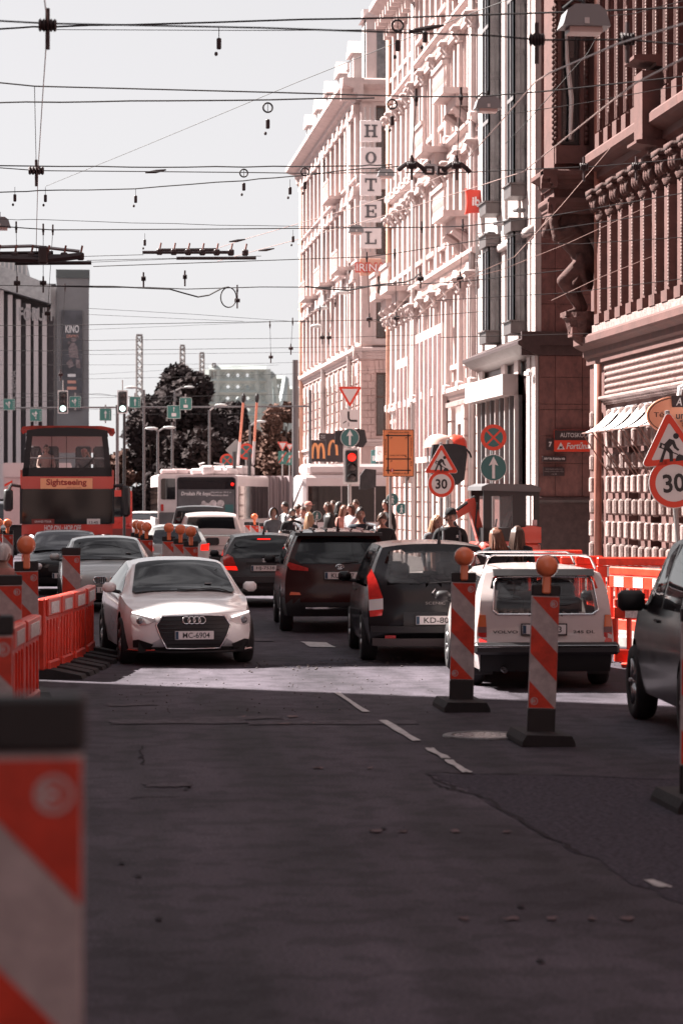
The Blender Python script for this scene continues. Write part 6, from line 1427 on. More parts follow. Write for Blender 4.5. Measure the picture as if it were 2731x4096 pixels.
# overhead lane boards on their mast arm and the far signals
GT = thing('overhead_gantry', 'thin mast arm spanning the far crossing and carrying green lane boards', 'gantry', (0, 0, 0))
a, b_ = at(-40, 1632, 103), at(1240, 1625, 103); o = MB(); o.tube([a, b_], .04, 6); o.build('arm', mat('dark_post', (0.12, 0.11, 0.115), 0.5, metal=0.5), GT)
for x in (470, 1240): q = gnd(x, 103); o = MB(); o.tube([(q.x, q.y, 0), (q.x, q.y, zat(1560 if x > 500 else 1620, 103))], .07, 8); o.build('post', MATS['dark_post'], GT)
LANE = {'u': [ARROW], 'ul': [ARROW, [(0, -.3), (.06, -.2), (-.25, .12), (-.2, .2), (-.36, .2), (-.34, .02), (-.28, .06)]], 'bus': [sc(ARROW, .55, 0, .25), rrect(.42, .3, .05, 3, 0, -.25)]}
for k, (x, y, w_, h_, kd_, lb) in enumerate(((38, 1618, 48, 46, 'ul', 'green lane board cut by the left edge above the tour bus'), (145, 1660, 50, 52, 'ul', 'green lane board just above the tour bus roof'), (302, 1608, 46, 46, 'ul', 'green lane board right of the left signal'), (423, 1658, 48, 50, 'u', 'green lane board left of the second signal'), (541, 1609, 46, 46, 'u', 'green lane board right of the second signal'), (696, 1648, 54, 54, 'bus', 'green bus lane board lower of the pair before the trees'), (743, 1615, 50, 50, 'bus', 'green bus lane board upper of the pair before the trees'))):
    d = 101; p0 = at(x, y, d); T = thing('lane_board', lb, 'lane sign', p0, 0, 'green overhead lane boards'); W_, H_ = w_/FPX*d, h_/FPX*d
    pl = flat_obj('board', rrect(W_, H_, .04), -.03, sign_green, T, .03); o = MB(); ring_poly(o, rrect(W_*.98, H_*.98, .04), rrect(W_*.93, H_*.93, .03), -.034, .003); o.build('border', sign_white, pl)
    for q in LANE[kd_]: flat_obj('arrow', sc(q, H_*.82), -.036, sign_white, pl)
    o = MB(); o.box(-.03, .03, .0, .06, -H_/2 - .1, H_/2 + .15); o.build('bracket', post_m, T)
    for j in range(4):
        if kd_ != 'bus': o = MB(); o.box(W_*.32, W_*.36, -.036, -.032, -H_*.35 + j*H_*.18, -H_*.25 + j*H_*.18); o.build('lane_dash', sign_white, pl)
for (x, y, lb) in ((253, 1608, 'left hanging traffic light showing green above the tour bus'), (491, 1608, 'right hanging traffic light showing green before the trees')):
    d = 99; T = thing('traffic_light', lb, 'traffic light', at(x, y, d), 0, 'green signals over the crossing'); o = MB(); o.cbox((0, 0, 0), .34, .2, .86, 0, .03); h_ = o.build('signal_head', black_p, T)
    o = MB(); ring_poly(o, rrect(.42, .95, .02), rrect(.34, .86, .02), -.05, .02); o.build('backboard', sign_white, h_)
    for k in range(3): o = MB(); o.lathe([(0, -.14), (.1, -.13), (.12, -.1)], (0, 0, .27 - .27*k), 16, 'y'); o.build('green_light' if k == 2 else 'signal_lens', mat('lit_green_signal', (0.75, 1, .95), .3, emit=0.45) if k == 2 else MATS['dark_lens'], h_, smooth=True)
    o = MB(); o.tube([(0, .1, .4), (0, .1, .9)], .025, 5); o.build('hanger', post_m, T)
q = gnd(498, 99.5); T = thing('signal_mast', 'dark mast under the right hanging traffic light', 'mast', q); post(T, zat(1655, 99.5), .06, black_p)
# ------------------------------------------------------------------ red open-top tour bus
bus_red = paint('bus_red', (0.46, 0.022, 0.011), .3); bus_dark = mat('bus_dark_red', (0.16, 0.02, 0.016), 0.4, noise=0.1); peach = mat('peach_board', (0.82, 0.38, 0.21), 0.5); letter_red = mat('letter_red', (0.3, 0.03, 0.025), 0.5)
d = 66.5; b = gnd(270, d); T = thing('tour_bus', 'red open-top double-decker tour bus with sightseeing board above its windscreen', 'bus', b, PI + .005)
def Z(y): return zat(y, d)
hw = 1.24; L = 11.0
# local frame: +Y is backwards here (bus turned to face the camera), front plane at y = 0 -> use -y for the tail
o = MB(); o.prism(rrect(2*hw, Z(1955) - .35, .08, 3, 0, (Z(1955) + .35)/2), -L, -.06, 'y'); o.build('lower_body', bus_red, T)
fr = MB(); fr.prism(rrect(2*hw, Z(2098) - .4, .1, 4, 0, (Z(2098) + .4)/2), -.1, .02, 'y'); fr.build('front_panel', bus_red, T)
o = MB(); o.prism(rrect(2*hw - .02, Z(1957) - Z(2096), .08, 4, 0, (Z(1957) + Z(2096))/2), -.08, .012, 'y'); o.build('lower_windscreen', mat('bus_glass', (0.01, 0.008, 0.009), 0.05, spec=0.35), T)
for sg in (-1, 1): o = MB(); o.box(sg*hw - .05, sg*hw + .05, -.12, .01, Z(2095), Z(1950)); o.build('corner_post', black_p, T)
o = MB(); o.prism(rrect(2*hw + .04, Z(1906) - Z(1955), .04, 3, 0, (Z(1906) + Z(1955))/2), -.2, .03, 'y'); o.build('front_band', bus_red, T)
bd = flat_obj('sightseeing_board', rrect(1.42, .29, .01, 2, 0, 0), .03, peach, T, .012, (.02, 0, Z(1934)))
txt('Sightseeing', 1.1, .22, letter_red, bd, (0, .046, .015), bold=.03, rot=(0, 0, PI)); txt('OFFICIAL BUS TOURS', .4, .03, letter_red, bd, (-.2, .046, -.11), rot=(0, 0, PI))
t_ = txt('HOP ON · HOP OFF', 1.0, .16, sign_white, T, (.12, .03, Z(2112)), bold=.02, rot=(0, 0, PI))
pl = flat_obj('dash_board', rrect(.62, .14, .01, 2, .66, Z(2086)), .004, bus_dark, T, .01); txt('GRAND TOUR', .46, .055, sign_white, pl, (.66, .02, Z(2086)), bold=.01, rot=(0, 0, PI))
pl = flat_obj('time_board', rrect(.36, .15, .01, 2, -.72, Z(2086)), .004, sign_white, T, .01); txt('13:45', .24, .07, sign_black, pl, (-.72, .02, Z(2090)), bold=.01, rot=(0, 0, PI))
for sg in (-1, 1):
    o = MB(); o.lathe([(0, .07), (.07, .06), (.085, .02)], (sg*.98, 0, Z(2150)), 16, 'y'); o.build('headlight', lit_white, T, smooth=True)
    o = MB(); o.prism(rrect(.34, .2, .03, 3, sg*1.0, Z(2150)), .0, .03, 'y'); o.build('lamp_surround', bus_dark, T)
    x = sg*hw; o = MB(); o.tube([(x, -.1, Z(1945)), (x + sg*.28, .12, Z(1940)), (x + sg*.36, .15, Z(1965))], .05, 7); o.cbox((x + sg*.36, .16, Z(2000 if sg > 0 else 2005)), .26 if sg > 0 else .24, .14, .62 if sg > 0 else .85, 0, .07); o.build('mirror', black_p, T, smooth=True, angle=45)
    for k in range(2): add_wheel(T, sg*(hw - .17), -2.6 - 5.6*k, .5, .3, 8)
# upper deck: low sides, dark front frame, clear windscreen, seats, folded canopy
o = MB(); o.box(-hw, hw, -L, -.12, Z(1955), Z(1955) + .08); o.build('upper_floor', bus_dark, T)
for sg in (-1, 1): o = MB(); o.box(sg*hw - .04, sg*hw + .04, -L, -.12, Z(1955) + .08, Z(1880)); o.build('side_panel', bus_red, T)
o = MB(); o.prism(rrect(2*hw - .04, .32, .05, 3, 0, Z(1894)), -.16, .0, 'y'); o.build('windscreen_base', black_p, T)
for sg in (-1, 1): o = MB(); o.prism([(sg*(hw - .02), Z(1906)), (sg*(hw - .17), Z(1906)), (sg*(hw - .3), Z(1738)), (sg*(hw - .14), Z(1738))], -.14, .0, 'y'); o.build('windscreen_post', black_p, T)
hdr = MB(); hdr.prism([(-hw + .12, Z(1745)), (hw - .12, Z(1745)), (hw - .14, Z(1722)), (hw - .5, Z(1714)), (0, Z(1709)), (-hw + .5, Z(1714)), (-hw + .14, Z(1722))], -.3, .02, 'y'); hdr.build('windscreen_header', black_p, T)
o = MB(); o.prism([(-hw + .14, Z(1885)), (hw - .14, Z(1885)), (hw - .26, Z(1745)), (-hw + .26, Z(1745))], -.06, -.05, 'y'); o.build('upper_windscreen', mat('upper_screen_glass', (0.4, 0.4, 0.42), 0.03, alpha=0.1, spec=0.8), T)
for sg in (0.02, .42, -.1)[:2]: o = MB(); o.box(sg*1.0 - .008, sg*1.0 + .008, -.045, -.03, Z(1885), Z(1745)); o.build('screen_joint', black_p, T)
o = MB(); o.tube([(-hw + .18, -.25, Z(1832)), (hw - .18, -.25, Z(1832))], .025, 6); o.build('hand_rail', post_m, T)
o = MB(); o.tube([(-.2, .0, Z(1902)), (-.62, .02, Z(1850)), (-.78, .02, Z(1820))], [.02, .028, .01], 6); o.build('wiper', black_p, T)
cp = MB(); cp.prism([(-hw + .05, Z(1716)), (hw - .02, Z(1716)), (hw + .04, Z(1722)), (hw - .02, Z(1706)), (hw - .3, Z(1702)), (-hw + .3, Z(1702)), (-hw - .05, Z(1712)), (-hw - .08, Z(1730)), (-hw, Z(1728))], -4.2, -.25, 'y'); cp.build('canopy', mat('red_canvas', (0.36, 0.05, 0.035), 0.85, noise=0.3, scale=3, bump=0.6, bscale=5), T)
o = MB(); o.box(-hw + .1, hw - .1, -4.3, -4.22, Z(1800), Z(1720)); o.build('canopy_back', mat('canopy_screen', (0.35, 0.33, 0.34), 0.8), T)
for yy in (-.9, -1.7, -2.5):
    for x in (-.95, -.45, .45, .95):
        if yy == -1.7 and False: continue
        o = MB(); z0 = Z(1955) + .08; o.cbox((x, yy, z0 + .42), .44, .42, .1, 0, .03); o.cbox((x, yy - .22, z0 + .78), .43, .1, .66, 0, .05); o.build('seat', seat_m, T, smooth=True, angle=50)
BUS = T; BUS_Z = Z(1955) + .08
# ------------------------------------------------------------------ trolleybuses at the crossing
tro_w = mat('trolley_white', (0.5, 0.43, 0.43), 0.4, noise=0.08, scale=1.0); tro_pink = mat('trolley_pink', (0.46, 0.36, 0.36), 0.5, noise=0.1); ad_grey = mat('advert_grey', (0.085, 0.08, 0.085), 0.5, noise=0.3, scale=1.2)
def bus_box(T, w_, L, h, y0, pods=True, bm=None):
    """white bus section: rear face at local y0, running forward (+Y)"""
    o = MB(); o.prism(rrect(w_, h - .35, .14, 4, 0, (h + .35)/2), y0, y0 + L, 'y'); o.build('body', bm or tro_w, T)
    for sg in (-1, 1):
        n = int(L / 1.45)
        for k in range(n): o = MB(); a = y0 + .25 + (L - .4)*k/n; o.box(sg*(w_/2 + .004) - .008, sg*(w_/2 + .004) + .008, a, a + (L - .4)/n - .08, 1.25, 2.6); o.build('side_window', MATS['bus_glass'], T)
        o = MB(); o.box(sg*(w_/2 + .003) - .006, sg*(w_/2 + .003) + .006, y0 + .2, y0 + L - .2, .4, .75); o.build('skirt', tro_pink, T)
    for yy in (y0 + 2.0, y0 + L - 2.2):
        for sg in (-1, 1): add_wheel(T, sg*(w_/2 - .16), yy, .48, .28, 8)
d = 98.0; p0 = gnd(826, d); RZ = .25
T = thing('articulated_trolleybus', 'white articulated trolleybus turning right with an advert on its rear', 'bus', p0, -RZ)
bus_box(T, 2.55, 7.4, 3.05, 0)
def ZZ(y): return zat(y, d)
o = MB(); o.prism(rrect(2.42, ZZ(1908) - .6, .14, 4, 0, (ZZ(1908) + .6)/2), -.03, .0, 'y'); o.build('rear_frame', black_p, T)
o = MB(); o.prism(rrect(2.3, .46, .06, 4, 0, ZZ(1935)), -.05, -.03, 'y'); o.build('rear_window', auto_glass, T)
ad = flat_obj('advert', rrect(2.34, 1.3, .03, 2, 0, 0), -.05, ad_grey, T, .02, (0, 0, ZZ(2022)))
txt('Drošais Pit šops', 1.22, .2, sign_white, ad, (-.42, -.058, .46), bold=.02, shear=.15); txt('Depozīts par 100 € un', .82, .075, sign_white, ad, (.62, -.058, .53), bold=.01); txt('bezmaksas diena', .7, .075, sign_white, ad, (.56, -.058, .42), bold=.01)
o = MB()
for k in range(9): o.prism(disc_poly(.05 + .05*(k % 3), 8, -.2 + .1*k, .0 + .1*math.sin(k*1.7)), -.056, -.052, 'y')
tag(o.build('advert_picture', mat('advert_picture', (0.45, 0.4, 0.4), 0.5, noise=0.5, scale=4), ad), kind='stuff')
o = MB(); o.prism(rrect(.34, .32, .02, 2, .95, -.12), -.058, -.052, 'y'); o.build('advert_badge', sign_teal, ad)
o = MB(); o.lathe([(0, -.09), (.06, -.085), (.07, -.05)], (1.08, 0, ZZ(1937)), 14, 'y'); o.build('brake_light', lit_red, T, smooth=True)
for sg in (-1, 1): o = MB(); o.cbox((sg*1.12, -.04, 1.0), .14, .05, .5, 0, .02); o.build('tail_light', lens_red, T)
for (y_, l_, w_, h_) in ((.6, 2.2, 1.6, .28), (3.2, 2.6, 1.9, .42), (.2, .3, .5, .4)): o = MB(); o.cbox((0, y_ + l_/2, 3.05 + h_/2), w_, l_, h_, 0, .08); o.build('roof_pod', tro_w, T)
o = MB(); pl_ = [(-.5, 1.6, 3.35), (-.5, 1.0, 3.5), (-.2, .6, 3.55)]; o.tube(pl_, .03, 5); o.tube([(.5, 1.6, 3.35), (.5, 1.0, 3.5), (.2, .6, 3.55)], .03, 5); o.build('roof_rail', post_m, T)
# trolley poles: local coordinates from photo points
inv = Matrix.Rotation(RZ, 3, 'Z')
for k, (xa, ya, xb, yb) in enumerate(((952, 1862, 974, 1600), (1012, 1858, 1028, 1600))):
    A_, B_ = at(xa, ya, 101) - p0, at(xb, yb, 96.5) - p0; A_, B_ = inv @ A_, inv @ B_
    o = MB(); M_ = A_.lerp(B_, .38); o.tube([A_, M_], .06, 6); po = o.build('trolley_pole', tro_w, T); o = MB(); o.tube([M_, B_], .05, 6); o.build('pole_sleeve', mat('pole_orange', (0.7, 0.25, 0.16), 0.5), po); o = MB(); o.sphere(B_ + Vector((0, 0, .08)), .09, .09, .2, 8, 6); o.build('pole_shoe', black_p, po)
    o = MB(); q = at(xa - 14, 1845, 101) - p0; q = inv @ q; o.tube([q + Vector((0, 0, -.6)), q + Vector((0, 0, .4))], .08, 6); o.build('pole_spring', black_p, T)
# bellows and front section
o = MB()
for k in range(9):
    a = -RZ - .09*k*1.1; q = inv @ (Vector((.0, .0, 0)) + (Matrix.Rotation(a, 3, 'Z') @ Vector((0, .06 + .22*k, 0)))); 
    o.cbox((q.x, 7.4 + q.y, 1.72), 2.5 - .1*(k % 2), .16, 2.72 - .08*(k % 2), -.09*k*1.1)
o.build('bellows', mat('bellows_grey', (0.3, 0.235, 0.24), 0.8), T)
# the front section is a part frame of the same trolleybus
fs = gnd(1192, 98.6); e = inv @ (fs - p0)
fo = MB(); ang = -1.5 + RZ
def loc2(x, y): c, s_ = math.cos(ang), math.sin(ang); return (e.x + x*c - y*s_, e.y + x*s_ + y*c)
def obox(mb, x0, x1, y0, y1, z0, z1, ch=.05): c = loc2((x0+x1)/2, (y0+y1)/2); mb.cbox((c[0], c[1], (z0+z1)/2), x1-x0, y1-y0, z1-z0, ang, ch); return mb
obox(fo, -1.27, 1.27, 0, 8.5, .35, 3.05, .12).build('front_body', tro_w, T)
obox(MB(), -1.1, 1.1, .2, 8.2, 3.05, 3.5, .12).build('roof_pod', tro_w, T)
for k in range(6):
    a = .2 + 1.38*k; obox(MB(), 1.268, 1.285, a, a + 1.34, 1.15, 2.6, .004).build('side_window', MATS['bus_glass'], T)
q = loc2(1.292, 4.6); t_ = txt('12 MIERU', .9, .16, mat('led_red', (0.7, 0.03, 0.015), .4, emit=.12), T, (q[0], q[1], 2.38), bold=.02, rot=(0, 0, ang + PI/2))
for yy in (1.6, 6.2): q = loc2(1.1, yy); w_ = add_wheel(T, q[0], q[1], .48, .28, 8); w_.rotation_euler = (0, 0, ang)
# second trolleybus waiting to its left
d2 = 104; T2 = thing('white_bus', 'second white bus half hidden left of the articulated trolleybus', 'bus', gnd(752, d2), .0); bus_box(T2, 2.55, 11, 3.15, 0)
o = MB(); o.prism(rrect(2.3, .9, .08, 4, 0, 2.5), -.03, 0, 'y'); o.build('rear_window', auto_glass, T2); o = MB(); o.prism(rrect(2.45, 1.1, .06, 4, 0, .95), -.03, 0, 'y'); o.build('rear_engine_cover', ad_grey, T2)
for k in range(4): o = MB(); o.cbox((-.8 + .5*k, .8 + .5*k, 3.25), .7, 1.0, .22 + .05*(k % 2), 0, .06); o.build('roof_pod', tro_pink, T2)
for sg in (-1, 1): o = MB(); o.cbox((sg*1.1, -.03, 1.7), .12, .04, .3, 0, .02); o.build('tail_light', lens_red, T2)
# red city bus and white lorry beyond
d3 = 102; T3 = thing('red_city_bus', 'small red bus showing from behind the tour bus', 'bus', gnd(418, d3), 0); bus_box(T3, 2.35, 7, 2.45, 0, bm=bus_red)
o = MB(); o.prism(rrect(1.95, .85, .08, 4, 0, 1.75), -.03, 0, 'y'); o.build('rear_window', auto_glass, T3); o = MB(); o.prism(rrect(2.3, .45, .06, 4, 0, .6), -.05, 0, 'y'); o.build('bumper', bus_dark, T3)
for sg in (-1, 1): o = MB(); o.cbox((sg*1.0, -.03, 1.0), .2, .04, .16, 0, .02); o.build('tail_light', lens_red, T3)
txt('CITY', .5, .16, sign_white, T3, (.55, -.04, 1.0), bold=.02) if False else None
d4 = 84; T4 = thing('white_lorry', 'white box lorry half hidden left behind the tour bus', 'lorry', gnd(150, d4), 0)
o = MB(); o.prism(rrect(2.3, 2.1, .05, 3, 0, 2.25), 0, 5, 'y'); o.build('cargo_box', tro_pink, T4); o = MB(); o.prism(rrect(2.34, .5, .05, 3, 0, 3.1), -.05, 5, 'y'); o.build('roof_fairing', tro_w, T4)
o = MB(); o.box(-1.0, 1.0, .1, 7, .6, 1.15); o.build('chassis', under_m, T4); o = MB(); o.cbox((0, 6.2, 1.6), 2.1, 1.8, 1.9, 0, .15); o.build('cab', tro_w, T4)
for k in range(3): o = MB(); o.prism([(-1.12 + .0, 2.2 + .16*k), (-.85, 2.35 + .16*k), (-.85, 2.43 + .16*k), (-1.12, 2.28 + .16*k)], -.012, -.002, 'y'); o.build('warning_stripe', panel_red, T4)
for yy in (1.0, 5.9):
    for sg in (-1, 1): add_wheel(T4, sg*.95, yy, .45, .26, 8)
# ------------------------------------------------------------------ mini excavator on the pavement
dx = 50.0; ex = thing('mini_excavator', 'small red excavator with a glazed dark cab on the torn-up pavement', 'excavator', gnd(2010, dx, PZ), .05)
ex_red = paint('excavator_red', (0.45, 0.05, 0.03), .4); ex_blk = mat('excavator_black', (0.022, 0.02, 0.022), 0.5)
def E(x, y): return ((x - 2010) / FPX * dx, EYE + (HY - y) / FPX * dx - PZ)
for sg in (-1, 1): o = MB(); o.prism([(-.85, 0), (.85, 0), (1.0, .2), (.85, .42), (-.85, .42), (-1.0, .2)], sg*.65 - .16, sg*.65 + .16, 'y'); o.build('track', recycled, ex)
o = MB(); o.lathe([(.5, .4), (.5, .6)], n=16); o.build('slew_ring', iron, ex)
o = MB(); o.cbox((.02, 0, .86), 1.25, 1.4, .55, 0, .08); o.build('engine_cover', ex_red, ex, smooth=True, angle=40)
o = MB(); o.prism([(.15, 1.1), (.64, 1.1), (.64, 1.42), (.45, 1.46), (.15, 1.4)], -.7, .7, 'y'); o.build('counterweight', ex_red, ex)
z0, z1 = E(0, 2180)[1], E(0, 1958)[1]
# cab: posts, roof, sills; glass between
cab = MB(); xa, xb = E(1905, 0)[0], E(2130, 0)[0]
for (x, w_) in ((xa, .17), (lerp(xa, xb, .52), .26), (xb - .11, .11)):
    for yy in (-.62, .55): cab.box(x, x + w_, yy, yy + .07, z0, z1)
cab.box(xa, xb, -.62, .62, z0, E(0, 2110)[1]); cab.box(xa, xb, -.625, -.565, E(0, 1984)[1], z1); cab.box(xa, xb, .56, .625, E(0, 1984)[1], z1); cab.build('cab_frame', ex_blk, ex)
o = MB(); o.prism([(xa - .06, z1 - .02), (xb, z1 - .05), (xb + .02, z1 + .03), (xb - .15, z1 + .1), (xa + .1, z1 + .12), (xa - .05, z1 + .06)], -.68, .68, 'y'); o.build('cab_roof', mat('cab_roof_grey', (0.1, 0.095, 0.1), 0.5), ex)
o = MB(); o.box(xa + .1, xb - .07, -.6, -.59, E(0, 2110)[1], E(0, 1975)[1]); o.build('cab_glass', mat('cab_clear_glass', (0.5, 0.5, 0.52), 0.03, alpha=0.1), ex); o = MB(); o.box(xa + .1, xb - .07, .57, .58, E(0, 2110)[1], E(0, 1975)[1]); o.build('cab_glass', MATS['cab_clear_glass'], ex)
o = MB(); sx = E(2015, 0)[0]; o.prism([(sx - .1, z0 + .1), (sx + .36, z0 + .1), (sx + .36, E(0, 2060)[1]), (sx + .3, E(0, 2045)[1]), (sx + .14, E(0, 2045)[1]), (sx + .05, E(0, 2080)[1])], -.25, .25, 'y'); o.build('operator_seat', seat_m, ex)
o = MB(); o.tube([(sx - .25, -.2, z0 + .2), (sx - .2, -.2, E(0, 2075)[1])], .02, 5); o.build('control_lever', ex_blk, ex)
o = MB(); o.cbox((E(2110, 0)[0], -.64, E(0, 2090)[1]), .1, .01, .12, 0, .002); o.build('notice', mat('notice_pink', (0.45, 0.3, 0.3), 0.6), ex)
o = MB(); a0, a1, a2 = E(1930, 2150), E(1870, 2010), E(1800, 2060); o.prism([(a0[0] - .05, a0[1] - .4), (a0[0] + .14, a0[1] - .35), (a1[0] + .16, a1[1] - .1), (a1[0] + .1, a1[1] + .1), (a1[0] - .05, a1[1] + .06)], -.1, .1, 'y'); o.build('boom', ex_red, ex)
o = MB(); o.prism([(a1[0] + .1, a1[1] + .06), (a1[0] + .12, a1[1] - .12), (a2[0], a2[1] - .14), (a2[0] - .04, a2[1] - .02)], -.09, .09, 'y'); o.build('dipper_arm', ex_red, ex)
o = MB(); o.tube([(a1[0] + .12, -.05, a1[1] + .12), (a2[0] + .1, -.05, a2[1] + .1)], .035, 6); o.build('ram', ex_blk, ex); o = MB(); o.tube([(a1[0] + .15, -.15, a1[1] - .0), (a1[0] + .1, -.2, a1[1] - .5), (a1[0] + .2, -.15, a1[1] - .75)], .02, 5); o.build('hose', ex_blk, ex)
o = MB(); o.prism([(a2[0] + .05, a2[1] - .12), (a2[0] - .12, a2[1] - .2), (a2[0] - .1, a2[1] - .75), (a2[0] + .25, a2[1] - .7), (a2[0] + .12, a2[1] - .3)], -.22, .22, 'y'); o.build('bucket', ex_blk, ex)
# ------------------------------------------------------------------ people
skin_m = mat('skin', (0.34, 0.19, 0.15), 0.55, noise=0.08, scale=6); shoe_m = mat('shoe', (0.03, 0.027, 0.03), 0.6); mouth_m = mat('lips', (0.2, 0.07, 0.06), 0.5); eye_m = mat('eye_dark', (0.02, 0.015, 0.015), 0.3)
CL = {}
def cloth(k):
    c = {'black': (.012, .011, .013), 'dark': (.022, .02, .024), 'grey': (.11, .11, .12), 'light': (.4, .38, .4), 'white': (.55, .52, .52), 'navy': (.02, .024, .035), 'beige': (.32, .22, .19), 'pink': (.45, .2, .17), 'denim': (.05, .06, .085), 'khaki': (.12, .09, .08)}[k]
    return mat('cloth_' + k, c, .9, noise=.18, scale=9, bump=.35, bscale=25)
HAIR = {'brown': (.055, .024, .015), 'dark': (.016, .011, .011), 'blond': (.32, .18, .11), 'ginger': (.12, .042, .022), 'white': (.6, .56, .55), 'grey': (.25, .23, .23)}
def hair_mat(k): return mat('hair_' + k, HAIR[k], .5, noise=.35, scale=30, stretch=(1, 1, .15))
def head_mesh():
    mb = MB(); n, m = 28, 22; V = []; F_ = []
    def g(a, s_): return math.exp(-(a/s_)**2)
    for i in range(m + 1):
        th = -PI/2 + PI*i/m
        for k in range(n):
            ph = 2*PI*k/n; x, y, z = math.cos(th)*math.cos(ph), math.cos(th)*math.sin(ph), math.sin(th)
            rx, ry, rz = .074, .094, .118
            jaw = 1 - .3*max(0, -z)**1.5
            px_, py, pz = x*rx*jaw, y*ry*(1 - .12*max(0, -z)), z*rz
            if y < 0:   # face looks to -Y
                f = -y
                py -= .026*g(px_, .013)*g(pz + .012, .028)*f + .006*g(px_, .01)*g(pz + .03, .012)*f       # nose
                py += .009*(g(px_ - .03, .016) + g(px_ + .03, .016))*g(pz - .014, .013)*f                 # eye sockets
                py -= .006*g(pz - .034, .012)*g(px_, .05)*f; py -= .009*g(pz + .1, .02)*g(px_, .03)*f      # brow, chin
                py -= .004*g(pz + .062, .01)*g(px_, .022)*f
            V.append((px_, py, pz))
    for i in range(m):
        for k in range(n): F_.append((i*n + k, i*n + (k+1) % n, (i+1)*n + (k+1) % n, (i+1)*n + k))
    mb.add(V, F_)
    for sg in (-1, 1): mb.sphere((sg*.078, .008, -.01), .012, .022, .032, 8, 6)
    return mb
HEAD = head_mesh()
def person(label, px, ytop, d, face=0.0, top='dark', legs='denim', hair='brown', style='short', sleeves='long', pose='down', z=PZ, tilt=0.0, turn=0.0, loc=None, H=None, extras=(), group='people on the pavement', seat=None, beard=False, w=1.0):
    if loc is None: loc = gnd(px, d, z)
    if H is None: H = zat(ytop, d) - loc.z
    k = H / 1.75 if seat is None else 1.0
    T = thing('person', label, 'person', loc, face, group); rnd = random.Random(int(px) + 7)
    sit = seat is not None; zp = .95 if not sit else .16
    S3 = lambda x, y, z_: (x*w, y, z_)
    c = zp - .95
    N = [(S3(0, 0, .95 + c), (.15*w, .11)), (S3(0, .005, 1.1 + c), (.135*w, .1)), (S3(0, .0, 1.26 + c), (.155*w, .11)), (S3(0, .01, 1.4 + c), (.13*w, .085)), (S3(0, .005, 1.49 + c), .052), (S3(0, -.01, 1.56 + c), .05)]
    Ed = [(0, 1), (1, 2), (2, 3), (3, 4), (4, 5)]; tagb = {(0, 1): 't', (1, 2): 't', (2, 3): 't', (3, 4): 'n', (4, 5): 's'}
    fing = []
    for sg in (-1, 1):
        i0 = len(N)
        if sit:
            P = [(.1*sg, -.02, .93 + c, .088), (.13*sg, -.42, .95 + c, .07), (.13*sg, -.44, .52 + c, .05), (.13*sg, -.54, .46 + c, .035)]
        else: P = [(.09*sg, 0, .88, .09), (.1*sg, -.01 + rnd.uniform(-.05, .05), .5, .062), (.1*sg, .02 + rnd.uniform(-.08, .08), .1, .042), (.11*sg, -.12, .035, .04)]
        for q in P: N.append((S3(*q[:3]), q[3]))
        E2 = [(0, i0), (i0, i0+1), (i0+1, i0+2), (i0+2, i0+3)]
        for e_, t_ in zip(E2, ('l', 'l', 'l', 'f')): Ed.append(e_); tagb[e_] = t_
        j0 = len(N); p_ = pose if isinstance(pose, str) else pose[0 if sg < 0 else 1]
        sh = (.175*sg, .01, 1.405 + c)
        if p_ == 'down': el, wr = (.235*sg, .03, 1.13 + c), (.25*sg, -.05, .9 + c)
        elif p_ == 'bent': el, wr = (.24*sg, .02, 1.13 + c), (.13*sg, -.22, 1.12 + c)
        elif p_ == 'phone': el, wr = (.26*sg, -.06, 1.15 + c), (.2*sg, -.26, 1.3 + c)
        elif p_ == 'up': el, wr = (.28*sg, -.12, 1.36 + c), (.13*sg, -.1, 1.58 + c)
        elif p_ == 'lap': el, wr = (.23*sg, -.06, 1.15 + c), (.1*sg, -.28, 1.02 + c)
        else: el, wr = (.27*sg, .0, 1.18 + c), (.3*sg, -.08, .98 + c)
        dv = (Vector(wr) - Vector(el)).normalized(); hd_ = Vector(wr) + dv*.085
        for q, r_ in ((sh, .07), (el, .047), (wr, .031), (tuple(hd_), .032)): N.append((S3(*q), r_))
        E2 = [(3, j0), (j0, j0+1), (j0+1, j0+2), (j0+2, j0+3)]
        tt = ('t', 't' if sleeves != 'none' else 's', 't' if sleeves == 'long' else 's', 's')
        for e_, t_ in zip(E2, tt): Ed.append(e_); tagb[e_] = t_
        side = dv.cross(Vector((0, 1, 0))).normalized() if abs(dv.y) < .9 else Vector((1, 0, 0)); curl = Vector((0, -1, -.1)).normalized() if abs(dv.y) < .7 else Vector((0, 0, -1))
        for f_ in range(5):
            if f_ < 4: a = hd_ + side*(.021*(f_ - 1.5)); l_ = (.068, .078, .072, .056)[f_]; b1 = a + dv*l_*.55; b2 = b1 + (dv*.7 + curl*.7)*l_*.5
            else: a = Vector(wr) + dv*.04 - side*.025*sg; b1 = a - side*.03*sg + dv*.025 + curl*.012; b2 = b1 + dv*.03
            fing.append((a, b1, b2))
    body = skin_mesh('b', N, Ed, 2, 0)
    hm = MB(); hc = Vector((0, -.02, 1.632 + c)); R_ = Matrix.Rotation(turn, 3, 'Z') @ Matrix.Rotation(tilt, 3, 'X')
    hm.add([R_ @ (Vector(v) - Vector((0, 0, -.08))) + hc + Vector((0, 0, -.08)) for v in HEAD.v], HEAD.f)
    fm_ = MB()
    for (a, b1, b2) in fing: fm_.tube([a - (b1 - a)*.4, a, b1, b2], [.011, .0105, .0095, .008], 6)
    me = fuse('body', [body, hm.mesh('h', skin_m), fm_.mesh('fi', skin_m)], .0105 if d < 52 else .014)
    tops, lg = cloth(top), cloth(legs)
    for m_ in (skin_m, tops, lg, shoe_m): me.materials.append(m_)
    n = len(me.polygons); ce = np.zeros(n*3); me.polygons.foreach_get('center', ce); ce = ce.reshape(-1, 3)
